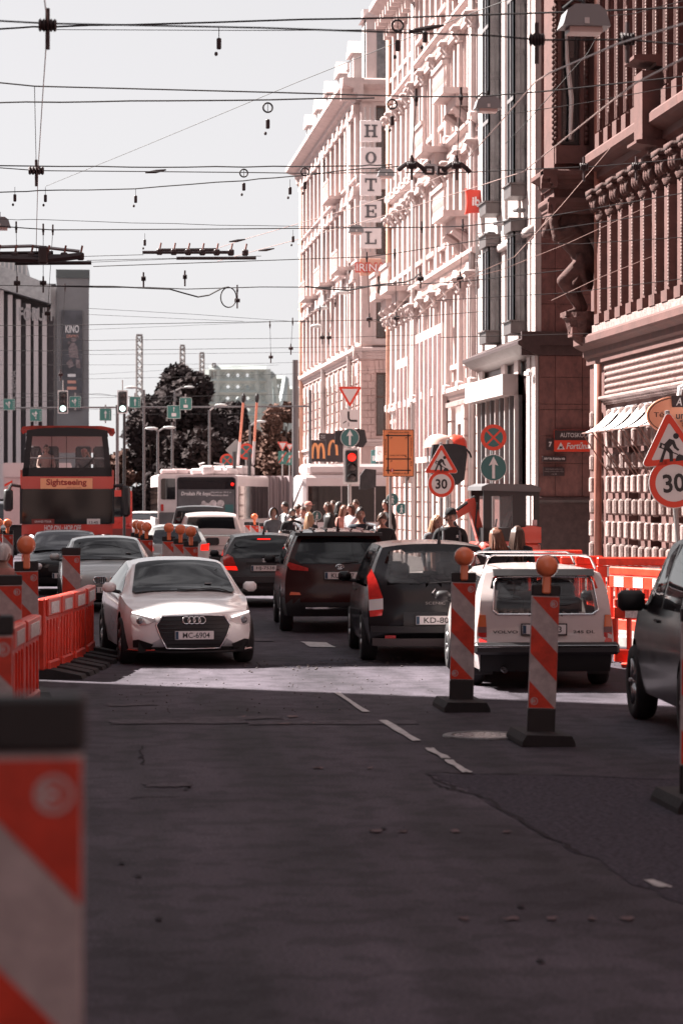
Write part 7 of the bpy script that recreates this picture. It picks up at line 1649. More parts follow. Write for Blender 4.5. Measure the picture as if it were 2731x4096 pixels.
    best = np.full(n, 1e9); mi = np.zeros(n, int); code = {'s': 0, 'n': 0, 't': 1, 'l': 2, 'f': 3}
    for e_ in Ed:
        A_, B_ = np.array(N[e_[0]][0]), np.array(N[e_[1]][0]); ab = B_ - A_; t = np.clip(((ce - A_) @ ab) / (ab @ ab), 0, 1); q = np.linalg.norm(ce - (A_ + t[:, None]*ab), axis=1)
        r0 = N[e_[0]][1]; r1 = N[e_[1]][1]; r0 = r0[0] if isinstance(r0, tuple) else r0; r1 = r1[0] if isinstance(r1, tuple) else r1
        q = q - (r0*(1-t) + r1*t); cm = code[tagb[e_]]
        if tagb[e_] == 't' and sleeves == 'short' and e_[0] > 5: cm_arr = np.where(t < .75, 1, 0)
        else: cm_arr = np.full(n, cm)
        u = q < best; best[u] = q[u]; mi[u] = cm_arr[u]
    mi[ce[:, 2] > 1.475 + c] = 0; mi[(ce[:, 2] <= 1.475 + c) & (ce[:, 2] > 1.44 + c) & (np.abs(ce[:, 0]) < .075)] = 1
    me.polygons.foreach_set('material_index', mi.astype(np.int32)); me.shade_smooth(); me.update()
    bo = link('body', me, T); bo.scale = (k, k, k)
    def hp(v): return R_ @ (Vector(v) - Vector((0, 0, -.08))) + hc + Vector((0, 0, -.08))
    def addh(mb, name, m_, smooth=True): mb.v = [tuple(hp(v)) for v in mb.v]; o = mb.build(name, m_, T, smooth=smooth); o.scale = (k, k, k); return o
    for sg in (-1, 1): e_ = MB(); e_.sphere((sg*.03, -.081, .013), .012, .007, .007, 8, 6); addh(e_, 'eye', eye_m)
    e_ = MB(); e_.sphere((0, -.083, -.062), .022, .006, .006, 8, 6); addh(e_, 'mouth', mouth_m)
    if style != 'bald':
        hb = MB(); V = []; F_ = []; n1, m1 = 26, 14; lo = {'short': -.15, 'long': -.35, 'bob': -.4, 'cap': -.3, 'hood': -1}[style]
        for i in range(m1 + 1):
            for q in range(n1):
                ph = 2*PI*q/n1; fr = -math.sin(ph)       # 1 = forehead
                z0 = lerp(-.45, .5, max(0, fr)**.7) if fr > -.2 else -.5
                if abs(math.cos(ph)) > .7 and fr > -.3: z0 = max(z0, -.05) if style == 'short' else z0
                th0 = math.asin(max(-1, min(1, z0))); th = lerp(th0, PI/2, i/m1); rr = 1.0 + .03*math.sin(q*5.1 + i) + .02*math.sin(i*7 + q*2)
                V.append((.085*math.cos(th)*math.cos(ph)*rr, .104*math.cos(th)*math.sin(ph)*rr + .004, .131*math.sin(th)*rr))
        for i in range(m1):
            for q in range(n1): F_.append((i*n1 + q, i*n1 + (q+1) % n1, (i+1)*n1 + (q+1) % n1, (i+1)*n1 + q))
        hb.add(V, F_)
        ho = addh(hb, 'hair', hair_mat(hair))
        if style in ('long', 'bob'):
            ln_ = .42 if style == 'long' else .2; st = MB()
            for q in range(64):
                a = PI*(q + .5)/64*1.24 - .38; r0 = .088; x0, y0 = r0*math.cos(a), .1*math.sin(a)*.95 + .006
                fl = rnd.uniform(.7, 1.1); wv = rnd.uniform(-.03, .03); sw = rnd.uniform(.0, .05)
                st.tube([(x0*.75, y0*.75, .085), (x0, y0, .02), (x0*1.12 + wv*.3, y0*1.1 + .012, -.1), (x0*1.25 + wv, y0*1.05 + .03 + sw*.5, -.1 - ln_*.5*fl), (x0*1.25 + wv*1.8, y0*.9 + .045 + sw, -.1 - ln_*fl)], [.013, .017, .017, .013, .003], 5)
            addh(st, 'long_hair', hair_mat(hair))
    if beard:
        e_ = MB(); e_.sphere((0, -.062, -.085), .048, .036, .036, 12, 8); e_.sphere((.045, -.03, -.06), .02, .04, .05, 8, 6); e_.sphere((-.045, -.03, -.06), .02, .04, .05, 8, 6); addh(e_, 'beard', hair_mat('dark'))
    for ex_ in extras:
        if ex_ == 'headphones':
            e_ = MB(); e_.tube([(.088*math.cos(a), .01, .128*math.sin(a) + .004) for a in [PI*q/14 for q in range(15)]], .011, 6)
            for sg in (-1, 1): e_.lathe([(0, sg*.108), (.034, sg*.104), (.038, sg*.085), (.03, sg*.078)], (0, .012, -.008), 14, 'x')
            addh(e_, 'headphones', mat('headphone_white', (.55, .52, .52), .4))
        if ex_ in ('cap', 'pinkcap'):
            e_ = MB(); V = []; e_.lathe([(.09, .03), (.096, .05), (.088, .1), (.055, .132), (0, .142)], (0, .0, 0), 18); e_.v = [(v[0]*.96, v[1]*1.14, v[2]) for v in e_.v]
            e_.prism([(-.07, -.09), (.07, -.09), (.06, -.165), (0, -.185), (-.06, -.165)], .042, .05, 'z') if ex_ == 'pinkcap' else None
            addh(e_, 'cap', cloth('black' if ex_ == 'cap' else 'pink'))
        if ex_ == 'hood':
            e_ = MB(); V = []; F_ = []
            for i in range(9):
                for q in range(18):
                    a = -.25*PI + 1.5*PI*q/17; yy = -.07 + .2*i/8; rr = 1.0 - .5*max(0, (i-5)/3)**1.5; V.append((.108*math.cos(a)*rr, yy, .15*math.sin(a)*rr))
            for i in range(8):
                for q in range(17): F_.append((i*18+q, i*18+q+1, (i+1)*18+q+1, (i+1)*18+q))
            e_.add(V, F_); addh(e_, 'hood', tops)
        if ex_ == 'glasses':
            e_ = MB()
            for sg in (-1, 1): e_.tube([(sg*.032 + .02*math.cos(a), -.093, .012 + .015*math.sin(a)) for a in [2*PI*q/12 for q in range(12)]], .003, 4, closed=True); e_.tube([(sg*.05, -.09, .015), (sg*.076, 0, .015)], .003, 4)
            addh(e_, 'glasses', black_p)
        if ex_ in ('backpack', 'straps', 'bag'):
            e_ = MB()
            if ex_ == 'backpack': e_.cbox((0, .19, 1.22 + c), .28, .16, .42, 0, .06)
            if ex_ == 'bag': e_.tube([(.18, -.02, 1.44 + c), (0, -.14, 1.25 + c), (-.2, -.08, .98 + c)], .02, 6)
            else:
                for sg in (-1, 1): e_.tube([(sg*.11, .1, 1.44 + c), (sg*.12, .0, 1.475 + c), (sg*.125, -.1, 1.38 + c), (sg*.13, -.1, 1.2 + c), (sg*.14, .02, 1.08 + c)], .02, 6)
            o = e_.build('backpack' if ex_ != 'bag' else 'bag_strap', cloth('dark' if top not in ('black', 'dark') else 'grey'), T, smooth=True, angle=50); o.scale = (k, k, k)
        if ex_ == 'emblem':
            e_ = MB(); e_.prism([(-.02, -.025), (-.005, 0), (-.025, .012), (-.005, .012), (0, .03), (.006, .012), (.028, .018), (.008, 0), (.022, -.028), (.002, -.012)], -.142, -.138, 'y'); o = e_.build('shirt_emblem', sign_white, T, (.08*k, 0, 1.33*k)); o.scale = (k, k, k)
    return T
person('man in black t-shirt with white headphones and dark cap', 1800, 2035, 39, .05, 'black', 'denim', 'dark', 'short', 'short', 'down', extras=('cap', 'headphones', 'emblem', 'straps'), w=1.12)
person('fair haired woman in grey jacket close beside the man with headphones', 1742, 2062, 40, .45, 'grey', 'dark', 'blond', 'long', tilt=.1)
person('woman in dark coat with auburn hair blown to the right, seen from behind', 1985, 2113, 35.2, PI + .2, 'dark', 'dark', 'ginger', 'bob', z=0, tilt=.12, turn=.3)
person('woman in dark coat with long brown hair down her back, beside the excavator', 2068, 2106, 35.4, PI - .25, 'black', 'dark', 'brown', 'long', z=0, turn=-.2)
person('dark haired man in black zip jacket facing us before the red barrier', 1440, 2030, 43.5, .1, 'navy', 'denim', 'dark', 'short', pose='down', w=1.06)
person('young man in dark jacket looking down at his hand beside the maroon car', 1528, 2050, 43.2, -.15, 'black', 'dark', 'brown', 'short', pose=('bent', 'bent'), tilt=.45)
person('person with dark hair in black walking far behind the lowered head', 1545, 2000, 62, -.9, 'black', 'dark', 'dark', 'bob')
person('woman with long dark hair seen from behind before the slotted red barrier', 1318, 2053, 50, PI, 'black', 'dark', 'dark', 'long')
person('blond woman in dark jacket with a white bag strap walking away', 1236, 2050, 55, PI - .5, 'dark', 'denim', 'blond', 'long', extras=('bag',))
person('bearded man in black t-shirt in the middle of the crowd', 1168, 2035, 58, .05, 'black', 'denim', 'dark', 'short', 'short', beard=True, w=1.1)
person('woman in pale grey hooded jacket left of the bearded man', 1093, 2035, 60, .15, 'grey', 'dark', 'blond', 'short', extras=('hood',))
person('man in pale shirt with a backpack looking left behind the hooded woman', 1143, 2008, 64, -1.1, 'light', 'dark', 'dark', 'short', extras=('backpack',))
person('man in white shirt with dark straps facing right in the crowd', 1190, 2018, 65, 1.0, 'white', 'khaki', 'brown', 'short', extras=('backpack',))
person('person in pale hooded top standing behind the blond woman', 1212, 2028, 61, -.4, 'light', 'denim', 'brown', 'short')
person('man with a pink cap at the back of the crowd', 1230, 2008, 68, .9, 'grey', 'dark', 'grey', 'short', extras=('pinkcap',))
person('woman in dark dress looking left by the trolleybus door', 1313, 2010, 64, -1.3, 'dark', 'khaki', 'brown', 'bob')
person('tall man in black shirt behind the woman in dark dress', 1333, 2003, 67, -.5, 'black', 'dark', 'brown', 'short')
person('woman in black top turned right before the signal post', 1354, 2008, 66, 1.1, 'black', 'dark', 'dark', 'bob')
person('person in pale pink jacket half hidden left of the signal post', 1374, 2022, 63, .6, 'pink', 'dark', 'ginger', 'bob')
person('brown haired man in navy shirt right of the signal post', 1424, 2000, 66, -.7, 'navy', 'denim', 'brown', 'short', extras=('straps',))
person('person in flowered pale blouse leaning left by the signal post', 1404, 2016, 62, -1.0, 'light', 'dark', 'brown', 'bob')
person('white haired worker in pink shirt cut by the left picture edge', 14, 2184, 27, 2.6, 'pink', 'dark', 'white', 'short', z=0, H=1.66, group='people by the barriers')
# riders on the tour bus upper deck and in the estate car
for (px, yt, lb, kw) in ((186, 1780, 'woman with short hair and glasses riding on the upper deck of the tour bus', dict(top='beige', hair='brown', style='short', pose='lap', extras=('glasses',))), (338, 1797, 'rider in a pink cap raising a hand on the tour bus upper deck', dict(top='grey', hair='grey', style='short', pose=('lap', 'up'), extras=('pinkcap',)))):
    q = gnd(px, 67.3); zt = zat(yt, 67.3); person(lb, px, yt, 67.3, loc=Vector((q.x, q.y, zt - .16 - .8)), seat=True, group='tour bus riders', **kw)
pv = H4.T.location + Matrix.Rotation(-.11, 3, 'Z') @ Vector((.36, .02, .5)); person('passenger in the white estate car seen through its rear window', 2240, 2330, 29, face=PI - .11, loc=pv, seat=True, top='black', hair='dark', style='short', pose='lap', group='car passengers')
# ------------------------------------------------------------------ hotel letters and shop signs
sign_box = mat('light_box', (0.74, 0.68, 0.68), 0.5, noise=0.06); slate = mat('slate_letter', (0.11, 0.11, 0.12), 0.5)
def slab_letter(c):
    R_ = []; s_ = .09; serif = lambda x, z: (x - .15, z - .05, x + .15, z + .05)
    if c == 'H': R_ = [(-.3, -.36, -.14, .36), (.14, -.36, .3, .36), (-.14, -.06, .14, .06), (-.4, -.42, -.04, -.32), (.04, -.42, .4, -.32), (-.4, .32, -.04, .42), (.04, .32, .4, .42)]
    if c == 'T': R_ = [(-.08, -.36, .08, .36), (-.36, .3, .36, .42), (-.36, .14, -.26, .3), (.26, .14, .36, .3), (-.2, -.42, .2, -.32)]
    if c == 'E': R_ = [(-.26, -.36, -.1, .36), (-.36, .32, .34, .42), (-.36, -.42, .34, -.32), (.24, .14, .34, .32), (.24, -.32, .34, -.12), (-.1, -.05, .14, .05), (.1, -.13, .18, .13)]
    if c == 'L': R_ = [(-.24, -.36, -.08, .36), (-.36, .32, .06, .42), (-.36, -.42, .34, -.32), (.24, -.32, .34, -.1)]
    return R_
HS = thing('hotel_sign', 'vertical row of five square letter boxes reading HOTEL on the far corner', 'sign', at(1482, 740, 105.0))
for c, y in zip('HOTEL', (525, 632, 740, 846, 952)):
    zz = (740 - y) / FPX * 105.0; b_ = MB().cbox((0, 0, zz), .92, .16, .92, 0, .015).build('letter_box', sign_box, HS)
    o = MB()
    if c == 'O': ring_poly(o, [(.34*math.cos(a), .4*math.sin(a)) for a in [2*PI*k/28 for k in range(28)]], [(.17*math.cos(a), .3*math.sin(a)) for a in [2*PI*k/28 for k in range(28)]], -.1, .02); o.v = [(v[0]*.72, v[1], v[2]*.66) for v in o.v]; 
    else:
        for (x0, z0, x1, z1) in slab_letter(c): o.box(x0*.72, x1*.72, -.1, -.078, z0*.66, z1*.66)
    o.build('letter', slate, b_, (0, 0, zz))
for x in (-.22, 0, .22): o = MB(); o.box(x - .025, x + .025, .1, .15, -2.9, 3.4); o.build('mounting_bar', post_m, HS)
p_ = at(1482, 1070, 105.0); I = thing('irina_sign', 'red edged shop name sign IRINA below the hotel letters', 'sign', p_)
MB().cbox((0, .05, .02), .95, .08, .75, 0, .02).build('back_panel', mat('pale_orange_panel', (0.62, 0.35, 0.27), 0.5), I); txt('IRINA', 1.36, .44, sign_red, I, (0, -.02, 0), bold=.07); txt('IRINA', 1.26, .33, sign_box, I, (0, -.045, 0), bold=.01)
p_ = at(1908, 806, 69.4); I = thing('pillow_sign', 'red pillow shaped hotel sign reading ibis half hidden by a grey bay', 'sign', p_)
pil_ = [(-.36, .37), (-.18, .33), (0, .32), (.18, .33), (.36, .37), (.32, .18), (.31, 0), (.32, -.18), (.36, -.37), (.18, -.33), (0, -.32), (-.18, -.33), (-.36, -.37), (-.32, -.18), (-.31, 0), (-.32, .18)]
flat_obj('pillow', pil_, -.06, mat('ibis_red', (0.6, 0.05, 0.03), 0.4), I, .14); txt('ibis', .44, .26, sign_box, I, (.06, -.066, .0), bold=.03)
V_ = thing('vertical_letters', 'row of metal letters running down the pink front below the pillow sign', 'sign', at(1905, 1010, 69.4))
for k, c in enumerate('JLITH'): z_ = .65 - .3*k; txt(c, .26, .25, post_m, V_, (.12, -.05, z_), bold=.0)
o = MB(); o.box(-.02, 0, 0, .03, -1.2, .9); o.box(.24, .26, 0, .03, -1.2, .9); o.build('mounting_frame', post_m, V_)
# granite wall signs
def wall_sign(name, label, x0, x1, y0, y1, m, lines, d=None, th=.05, wy=gy):
    d = d or 60.5; q = at((x0+x1)/2, (y0+y1)/2, d); q.y = wy - .07 - th/2; T = thing(name, label, 'sign', q); k = d/FPX; MB().cbox((0, 0, 0), (x1-x0)*k, th, (y1-y0)*k, 0, .006).build('plate', m, T)
    for (s_, wf, hf, xo, zo, lm, bo, shr) in lines: txt(s_, (x1-x0)*k*wf, (y1-y0)*k*hf, lm, T, ((x1-x0)*k*xo, -th/2 - .008, (y1-y0)*k*zo), bold=bo, shear=shr)
    return T
brown_p = mat('dark_plate', (0.03, 0.018, 0.02), 0.4)
AS = wall_sign('driving_school_sign', 'black and red sign reading AUTOSKOLA Fortūna on the granite corner', 2231, 2386, 1717, 1805, sign_red, [('AUTOSKOLA', .78, .2, .05, .26, sign_white, .0, 0), ('Fortūna', .6, .3, .12, -.23, sign_white, .02, .25)])
k_ = 60.5/FPX; o = MB(); o.box(-77*k_, 77*k_, -.028, -.0255, 2*k_, 43*k_); o.build('upper_band', brown_p, AS)
o = MB(); o.prism([(-66*k_, -35*k_), (-34*k_, -35*k_), (-50*k_, -6*k_)], -.03, -.0255, 'y'); o.build('triangle', sign_white, AS); txt('M', 12*k_, 12*k_, sign_black, AS, (-50*k_, -.033, -27*k_), bold=.03)
wall_sign('house_number', 'small dark house number 7 plate left of the driving school sign', 2200, 2229, 1752, 1799, brown_p, [('7', .45, .42, 0, 0, sign_white, .03, 0)]); wall_sign('street_name_plate', 'dark street name plate Alfrēda Kalniņa iela below the driving school sign', 2184, 2279, 1823, 1845, brown_p, [('Alfrēda Kalniņa iela', .9, .6, 0, 0, sign_white, .015, 0)])
wall_sign('memorial_plaque', 'dark plaque with three small lines under the street name plate', 2186, 2273, 1868, 1903, brown_p, [('Iela nosaukta komponista', .8, .17, 0, .28, post_m, 0, 0), ('Alfrēda Kalniņa (1879–1951)', .9, .17, 0, 0, post_m, 0, 0), ('vārdā', .25, .17, 0, -.28, post_m, 0, 0)])
# oval shop sign on its bracket
p_ = at(2712, 1662, 44); O = thing('oval_shop_sign', 'orange oval hanging shop sign behind the large roadwork triangle', 'sign', p_)
flat_obj('board', [(.6*math.cos(a), .36*math.sin(a)) for a in [2*PI*k/40 for k in range(40)]], -.04, mat('oval_orange', (0.66, 0.29, 0.18), 0.5), O, .07)
o = MB(); ring_poly(o, [(.575*math.cos(a), .335*math.sin(a)) for a in [2*PI*k/40 for k in range(40)]], [(.56*math.cos(a), .32*math.sin(a)) for a in [2*PI*k/40 for k in range(40)]], -.044, .003); o.build('border', brown_p, O)
o = MB(); o.prism([(-.13, .15), (.11, .15), (.13, .36), (-.15, .36)], -.06, -.045, 'y'); o.build('emblem_plate', brown_p, O); txt('A', .11, .14, sign_white, O, (-.01, -.064, .25), bold=.01, shear=.2)
txt('un', .16, .09, brown_p, O, (.02, -.046, -.02), bold=.02); txt('antikv', .3, .08, brown_p, O, (.2, -.046, -.16)); txt('Tēja', .3, .12, brown_p, O, (-.32, -.046, -.0), bold=.0)
o = MB(); o.tube([(0, 0, .3), (.02, 0, .5), (.3, 0, .62), (.8, 0, .62)], .05, 7); o.build('bracket', awn_w, O)
# burger restaurant boards by the hotel corner
gold = mat('golden_arch', (0.75, 0.3, 0.12), 0.45); board_d = mat('board_dark', (0.035, 0.022, 0.025), 0.5)
def arches(T, cx_, cz, w_, h_, half=False):
    for sg in ((-1, 1) if not half else (-1,)):
        pts_ = [(cx_ + sg*(w_/2)*(1 - math.cos(PI*t))*.5 - (0 if sg > 0 else 0), -.06, cz + h_*math.sin(PI*min(1, t*1.0))**.75) for t in [k/14 for k in range(15)]]
        o = MB(); o.tube(pts_, [.06]*15, 6); o.v = [(v[0], -.06 + (v[1] + .06)*.3, v[2]) for v in o.v]; o.build('arch', gold, T)
for (x0, x1, y0, y1, d_, lb, half) in ((1240, 1303, 1760, 1847, 103.6, 'dark board with a full golden M beside the hotel corner', False), (1303, 1372, 1733, 1848, 104.4, 'tall dark board with a cut golden arch behind the yield sign post', True)):
    q = at((x0+x1)/2, (y0+y1)/2, d_); T = thing('restaurant_board', lb, 'sign', q, group='restaurant boards'); k = d_/FPX; MB().cbox((0, 0, 0), (x1-x0)*k, .08, (y1-y0)*k, 0, .01).build('board', board_d, T)
    arches(T, .0 if not half else .1, -.33, .5 if not half else .7, .62, half); 
    for xx in (-.25, .25): o = MB(); o.box(xx - .03, xx + .03, .05, .1, -q.z + PZ, 0); o.build('leg', post_m, T)
wall_sign('restaurant_notice', 'small dark notice with pale lines above the golden M board', 1273, 1303, 1733, 1760, board_d, [('TOURIS', .7, .2, 0, .1, sign_white, 0, 0), ('TICKET', .7, .2, 0, -.2, sign_white, 0, 0)], 104, wy=103.4)
for (x0, x1, y0, y1, d_, m_, lb) in ((1566, 1600, 1640, 1716, 88, sign_box, 'pale projecting shop board on the rose front'), (1601, 1614, 1632, 1705, 86.5, sign_teal, 'narrow dark teal shop board beside the pale one'), (1656, 1664, 1720, 1768, 84, sign_red, 'small red shop board on the rose front'), (1664, 1688, 1785, 1845, 82.5, sign_orange, 'orange shop board at street level'), (1484, 1504, 1800, 1856, 100, sign_teal, 'teal board with letter B above the trolleybus roof'), (1502, 1532, 1786, 1846, 99.5, sign_box, 'white board with a small emblem above the trolleybus roof')):
    q = at((x0+x1)/2, (y0+y1)/2, d_); T = thing('shop_board', lb, 'sign', q, group='shop boards'); k = d_/FPX; MB().cbox((0, 0, 0), (x1-x0)*k, .1, (y1-y0)*k, 0, .01).build('board', m_, T)
    o = MB(); o.tube([(0, .05, .1), (.5, .3, .1)], .02, 5); o.build('bracket', post_m, T)
    if 'letter B' in lb: txt('B', .12, .2, sign_white, T, (0, -.053, -.05), bold=.02)
    if 'emblem' in lb: o = MB(); o.tube([(.06*math.cos(a), -.053, .05 + .07*math.sin(a)) for a in [2*PI*k_/10*.8 for k_ in range(11)]], .008, 4); o.build('emblem', slate, T)
    if d_ > 99:
        o = MB(); o.box(-.03, .03, .05, .1, -q.z + PZ, 0); o.build('leg', post_m, T)
# round canopy before the pink building
q = at(1755, 1790, 64); C_ = thing('round_canopy', 'round pale pink canopy with a red striped neighbour behind the bagged sign', 'canopy', q)
o = MB(); o.lathe([(.0, .36), (.22, .32), (.36, .2), (.4, .0)], (0, 0, 0), 18, 'z'); o.build('dome', mat('canopy_pink', (0.62, 0.42, 0.36), 0.7), C_, smooth=True); o = MB(); o.lathe([(.0, .3), (.18, .25), (.28, .12), (.3, -.05)], (.5, .3, .06), 16, 'z'); o.build('striped_dome', sign_red, C_, smooth=True)
for xx in (-.3, .3): o = MB(); o.tube([(xx, 0, 0), (xx, 0, -q.z + PZ)], .025, 6); o.build('leg', post_m, C_)
# ------------------------------------------------------------------ lamps hung from cables and street lamp posts
lamp_grey = mat('lamp_housing', (0.22, 0.22, 0.23), 0.5, metal=0.3); lamp_glass = mat('lamp_diffuser', (0.55, 0.42, 0.4), 0.4)
def hung_lamp(px, py, wpx, lb, d=None):
    W_ = .5; d = d or FPX*W_/wpx; T = thing('hanging_lamp', lb, 'street lamp', at(px, py, d), group='lamps hung from cables')
    o = MB(); o.prism([(-.25, -.08), (.25, -.08), (.24, -.06), (.2, .08), (.12, .14), (-.12, .14), (-.2, .08), (-.24, -.06)], -.16, .16, 'y'); o.build('housing', lamp_grey, T); o = MB(); o.box(-.17, .17, -.12, .12, -.14, -.08); o.build('diffuser', lamp_glass, T); o = MB(); o.cbox((.0, -.165, -.03), .05, .01, .06); o.build('clip', sign_white, T)
    o = MB(); o.tube([(-.22, 0, .12), (-.1, 0, .22), (0, 0, .2), (0, 0, .14)], .014, 5); o.tube([(0, 0, .14), (0, 0, .26)], .02, 5); o.build('hook', black_p, T)
hung_lamp(2333, 82, 195, 'nearest hanging lamp in front of the red corner bay'); hung_lamp(1948, 420, 108, 'hanging lamp before the grey bay windows'); hung_lamp(1542, 695, 68, 'hanging lamp between the letters O and T'); hung_lamp(1720, 676, 66, 'hanging lamp beside the trolley crossing fittings'); hung_lamp(1423, 920, 64, 'hanging lamp left of the letter L'); hung_lamp(0, 895, 90, 'hanging lamp cut by the left picture edge')
def cobra(px, py, L_, lb, d, toward=1):
    T = thing('cobra_lamp', lb, 'street lamp', at(px, py, d), group='wall lamps on the hotel front'); o = MB(); o.sphere((0, 0, 0), .36*L_, .16, .1, 10, 6); o.build('head', mat('lamp_pale', (0.42, 0.42, 0.42), 0.4), T, smooth=True)
    o = MB(); o.tube([(.3*L_, 0, 0), (.9, .3, -.12), (1.6*toward, .9, -.3)], .04, 6); o.build('arm', post_m, T)
cobra(1368, 1170, .95, 'highest cobra lamp on the hotel front', 108); cobra(1288, 1232, .9, 'middle cobra lamp on the hotel front', 118); cobra(1268, 1304, .9, 'lowest cobra lamp on the hotel front', 122)
def lamp_post(px, yt, d, lb, arms=(), r=.06):
    q = gnd(px, d); T = thing('lamp_post', lb, 'street lamp', q, group='far lamp posts'); h_ = zat(yt, d); o = MB(); o.tube([(0, 0, 0), (0, 0, h_)], [r*1.3, r], 8); o.build('post', MATS['dark_post'], T)
    for (dx, dz) in arms:
        k = d/FPX; o = MB(); o.tube([(0, 0, h_ - .05), (dx*k*.5, 0, h_ + dz*k*.7), (dx*k, 0, h_ + dz*k)], .05, 6); o.build('arm', post_m, T); o = MB(); o.sphere((dx*k*1.15, 0, h_ + dz*k), .34, .15, .08, 10, 6); o.build('head', MATS['lamp_pale'], T, smooth=True)
lamp_post(1181, 1440, 109, 'thick grey post in front of the round turret', r=.13)
lamp_post(577, 1560, 128, 'lamp post with its head to the left before the pylon', ((-45, 10),)); lamp_post(632, 1722, 122, 'double armed lamp post right of the tour bus', ((40, 12), (-22, 8))); lamp_post(690, 1690, 126, 'thin post under the bus lane boards'); lamp_post(838, 1640, 130, 'thin tall post before the dark trees', ((40, 20),)); lamp_post(1000, 1700, 140, 'lamp post behind the trolley poles', ((36, 14),)); lamp_post(700, 1560, 150, 'lamp post whose arm crosses the big tree', ((50, 12),))
# ------------------------------------------------------------------ overhead wires
wire_m = mat('cable_black', (0.02, 0.016, 0.018), 0.6); wire_c = mat('copper_wire', (0.3, 0.2, 0.18), 0.4, metal=0.5); insul = mat('insulator', (0.035, 0.02, 0.022), 0.5)
def wd(y): return FPX * 5.0 / (HY - y)
def wire(lb, pts_, d=None, r=.011, m=None, jit=0.0, name='overhead_cable'):
    P = [F(*q[:2]) for q in pts_]; dm = d or wd(sum(q[1] for q in P)/len(P)); V = []
    if len(pts_[0]) == 3: W3 = [at(a[0], a[1], q[2]) for a, q in zip(P, pts_)]
    else: W3 = [at(a[0], a[1], dm) for a in P]
    for a, b in zip(W3, W3[1:]):
        for k in range(4): V.append(a.lerp(b, k/4) + Vector((0, 0, random.uniform(-jit, jit))))
    V.append(W3[-1]); o = MB(); o.tube(V, r*.72, 5); return tag(o.build(name, m or wire_m), lb, 'cable', 'overhead cables')
def twisted(lb, pts_, d=None, r=.014):
    o = wire(lb, pts_, d, r, jit=.008); return o
rd = .0105
twisted('twisted cable highest across the sky, past the top insulator', [(-20, 67), (110, 62), (500, 50), (900, 40), (1600, 16)])
wire('thin blurred wire sloping down to the right at the very top', [(-20, 47), (110, 54), (600, 64), (1130, 82), (1240, 92), (1440, 91), (1600, 106)], 20)
wire('hair thin wire just under the top twisted cable', [(110, 68), (600, 70), (970, 68)], r=.006)
wire('cable sloping from the upper left insulator to the hotel roof', [(-20, 188), (80, 198), (620, 212), (960, 222), (1100, 222), (1270, 208), (1600, 172)], r=.013)
twisted('twisted cable level with the hotel mansard', [(-20, 236), (300, 233), (620, 229), (860, 225)])
twisted('twisted cable crossing level with the letter O', [(-20, 380), (300, 384), (560, 383), (830, 380), (900, 378)])
wire('cable with two strain clamps level with the letter T', [(-20, 384), (90, 392), (335, 394), (560, 396), (700, 398), (910, 396)], r=.011)
twisted('sagging cable rising from left towards the letter T', [(-20, 441), (90, 438), (310, 433), (560, 415), (700, 402), (830, 388), (960, 378)], r=.013)
wire('cable continuing over the pink front to the sandstone corner', [(930, 396), (1010, 398), (1090, 395), (1230, 388), (1370, 382), (1600, 362)])
twisted('thin cable level with the letter E', [(-20, 503), (100, 505), (500, 517), (880, 523)], r=.008)
wire('dark cable crossing level with the letter L', [(-20, 518), (60, 524), (120, 528), (500, 526), (970, 522), (1060, 520), (1240, 500), (1600, 438)], r=.014)
wire('cable from the trolley switch to the shop name sign', [(215, 612), (500, 602), (842, 590), (905, 582), (1080, 555), (1300, 522), (1600, 478)], r=.012)
wire('cable just above the looped power line on the left', [(200, 598), (460, 592), (600, 588)], r=.009); wire('thin wire from switch end over the cinema tower', [(150, 590), (330, 585)], r=.009); wire('thin wire between the two trolley switches', [(190, 603), (420, 594)], r=.008)
wire('thick power line with a loop hanging in mid sky', [(-20, 655), (60, 656), (230, 660), (340, 660), (430, 664), (600, 659), (800, 660), (960, 652), (1050, 648), (1300, 620), (1600, 575)], r=.016)
lp = [(120, 657), (260, 658), (340, 662), (390, 664), (425, 674), (455, 682), (480, 678), (510, 662), (526, 659)]; wire('bulging second strand of the looped power line', lp, 50, r=.022)
wire('round loop of cable hanging from the power line', [(525 + 18*math.sin(2*PI*k/20), 683 - 23*math.cos(2*PI*k/20)) for k in range(21)], 50, r=.018, name='cable_loop')
wire('drooping strand at the right end of the power line', [(700, 658), (760, 664), (800, 667), (860, 655), (930, 648), (950, 640), (962, 628), (968, 645)], 50, r=.024)
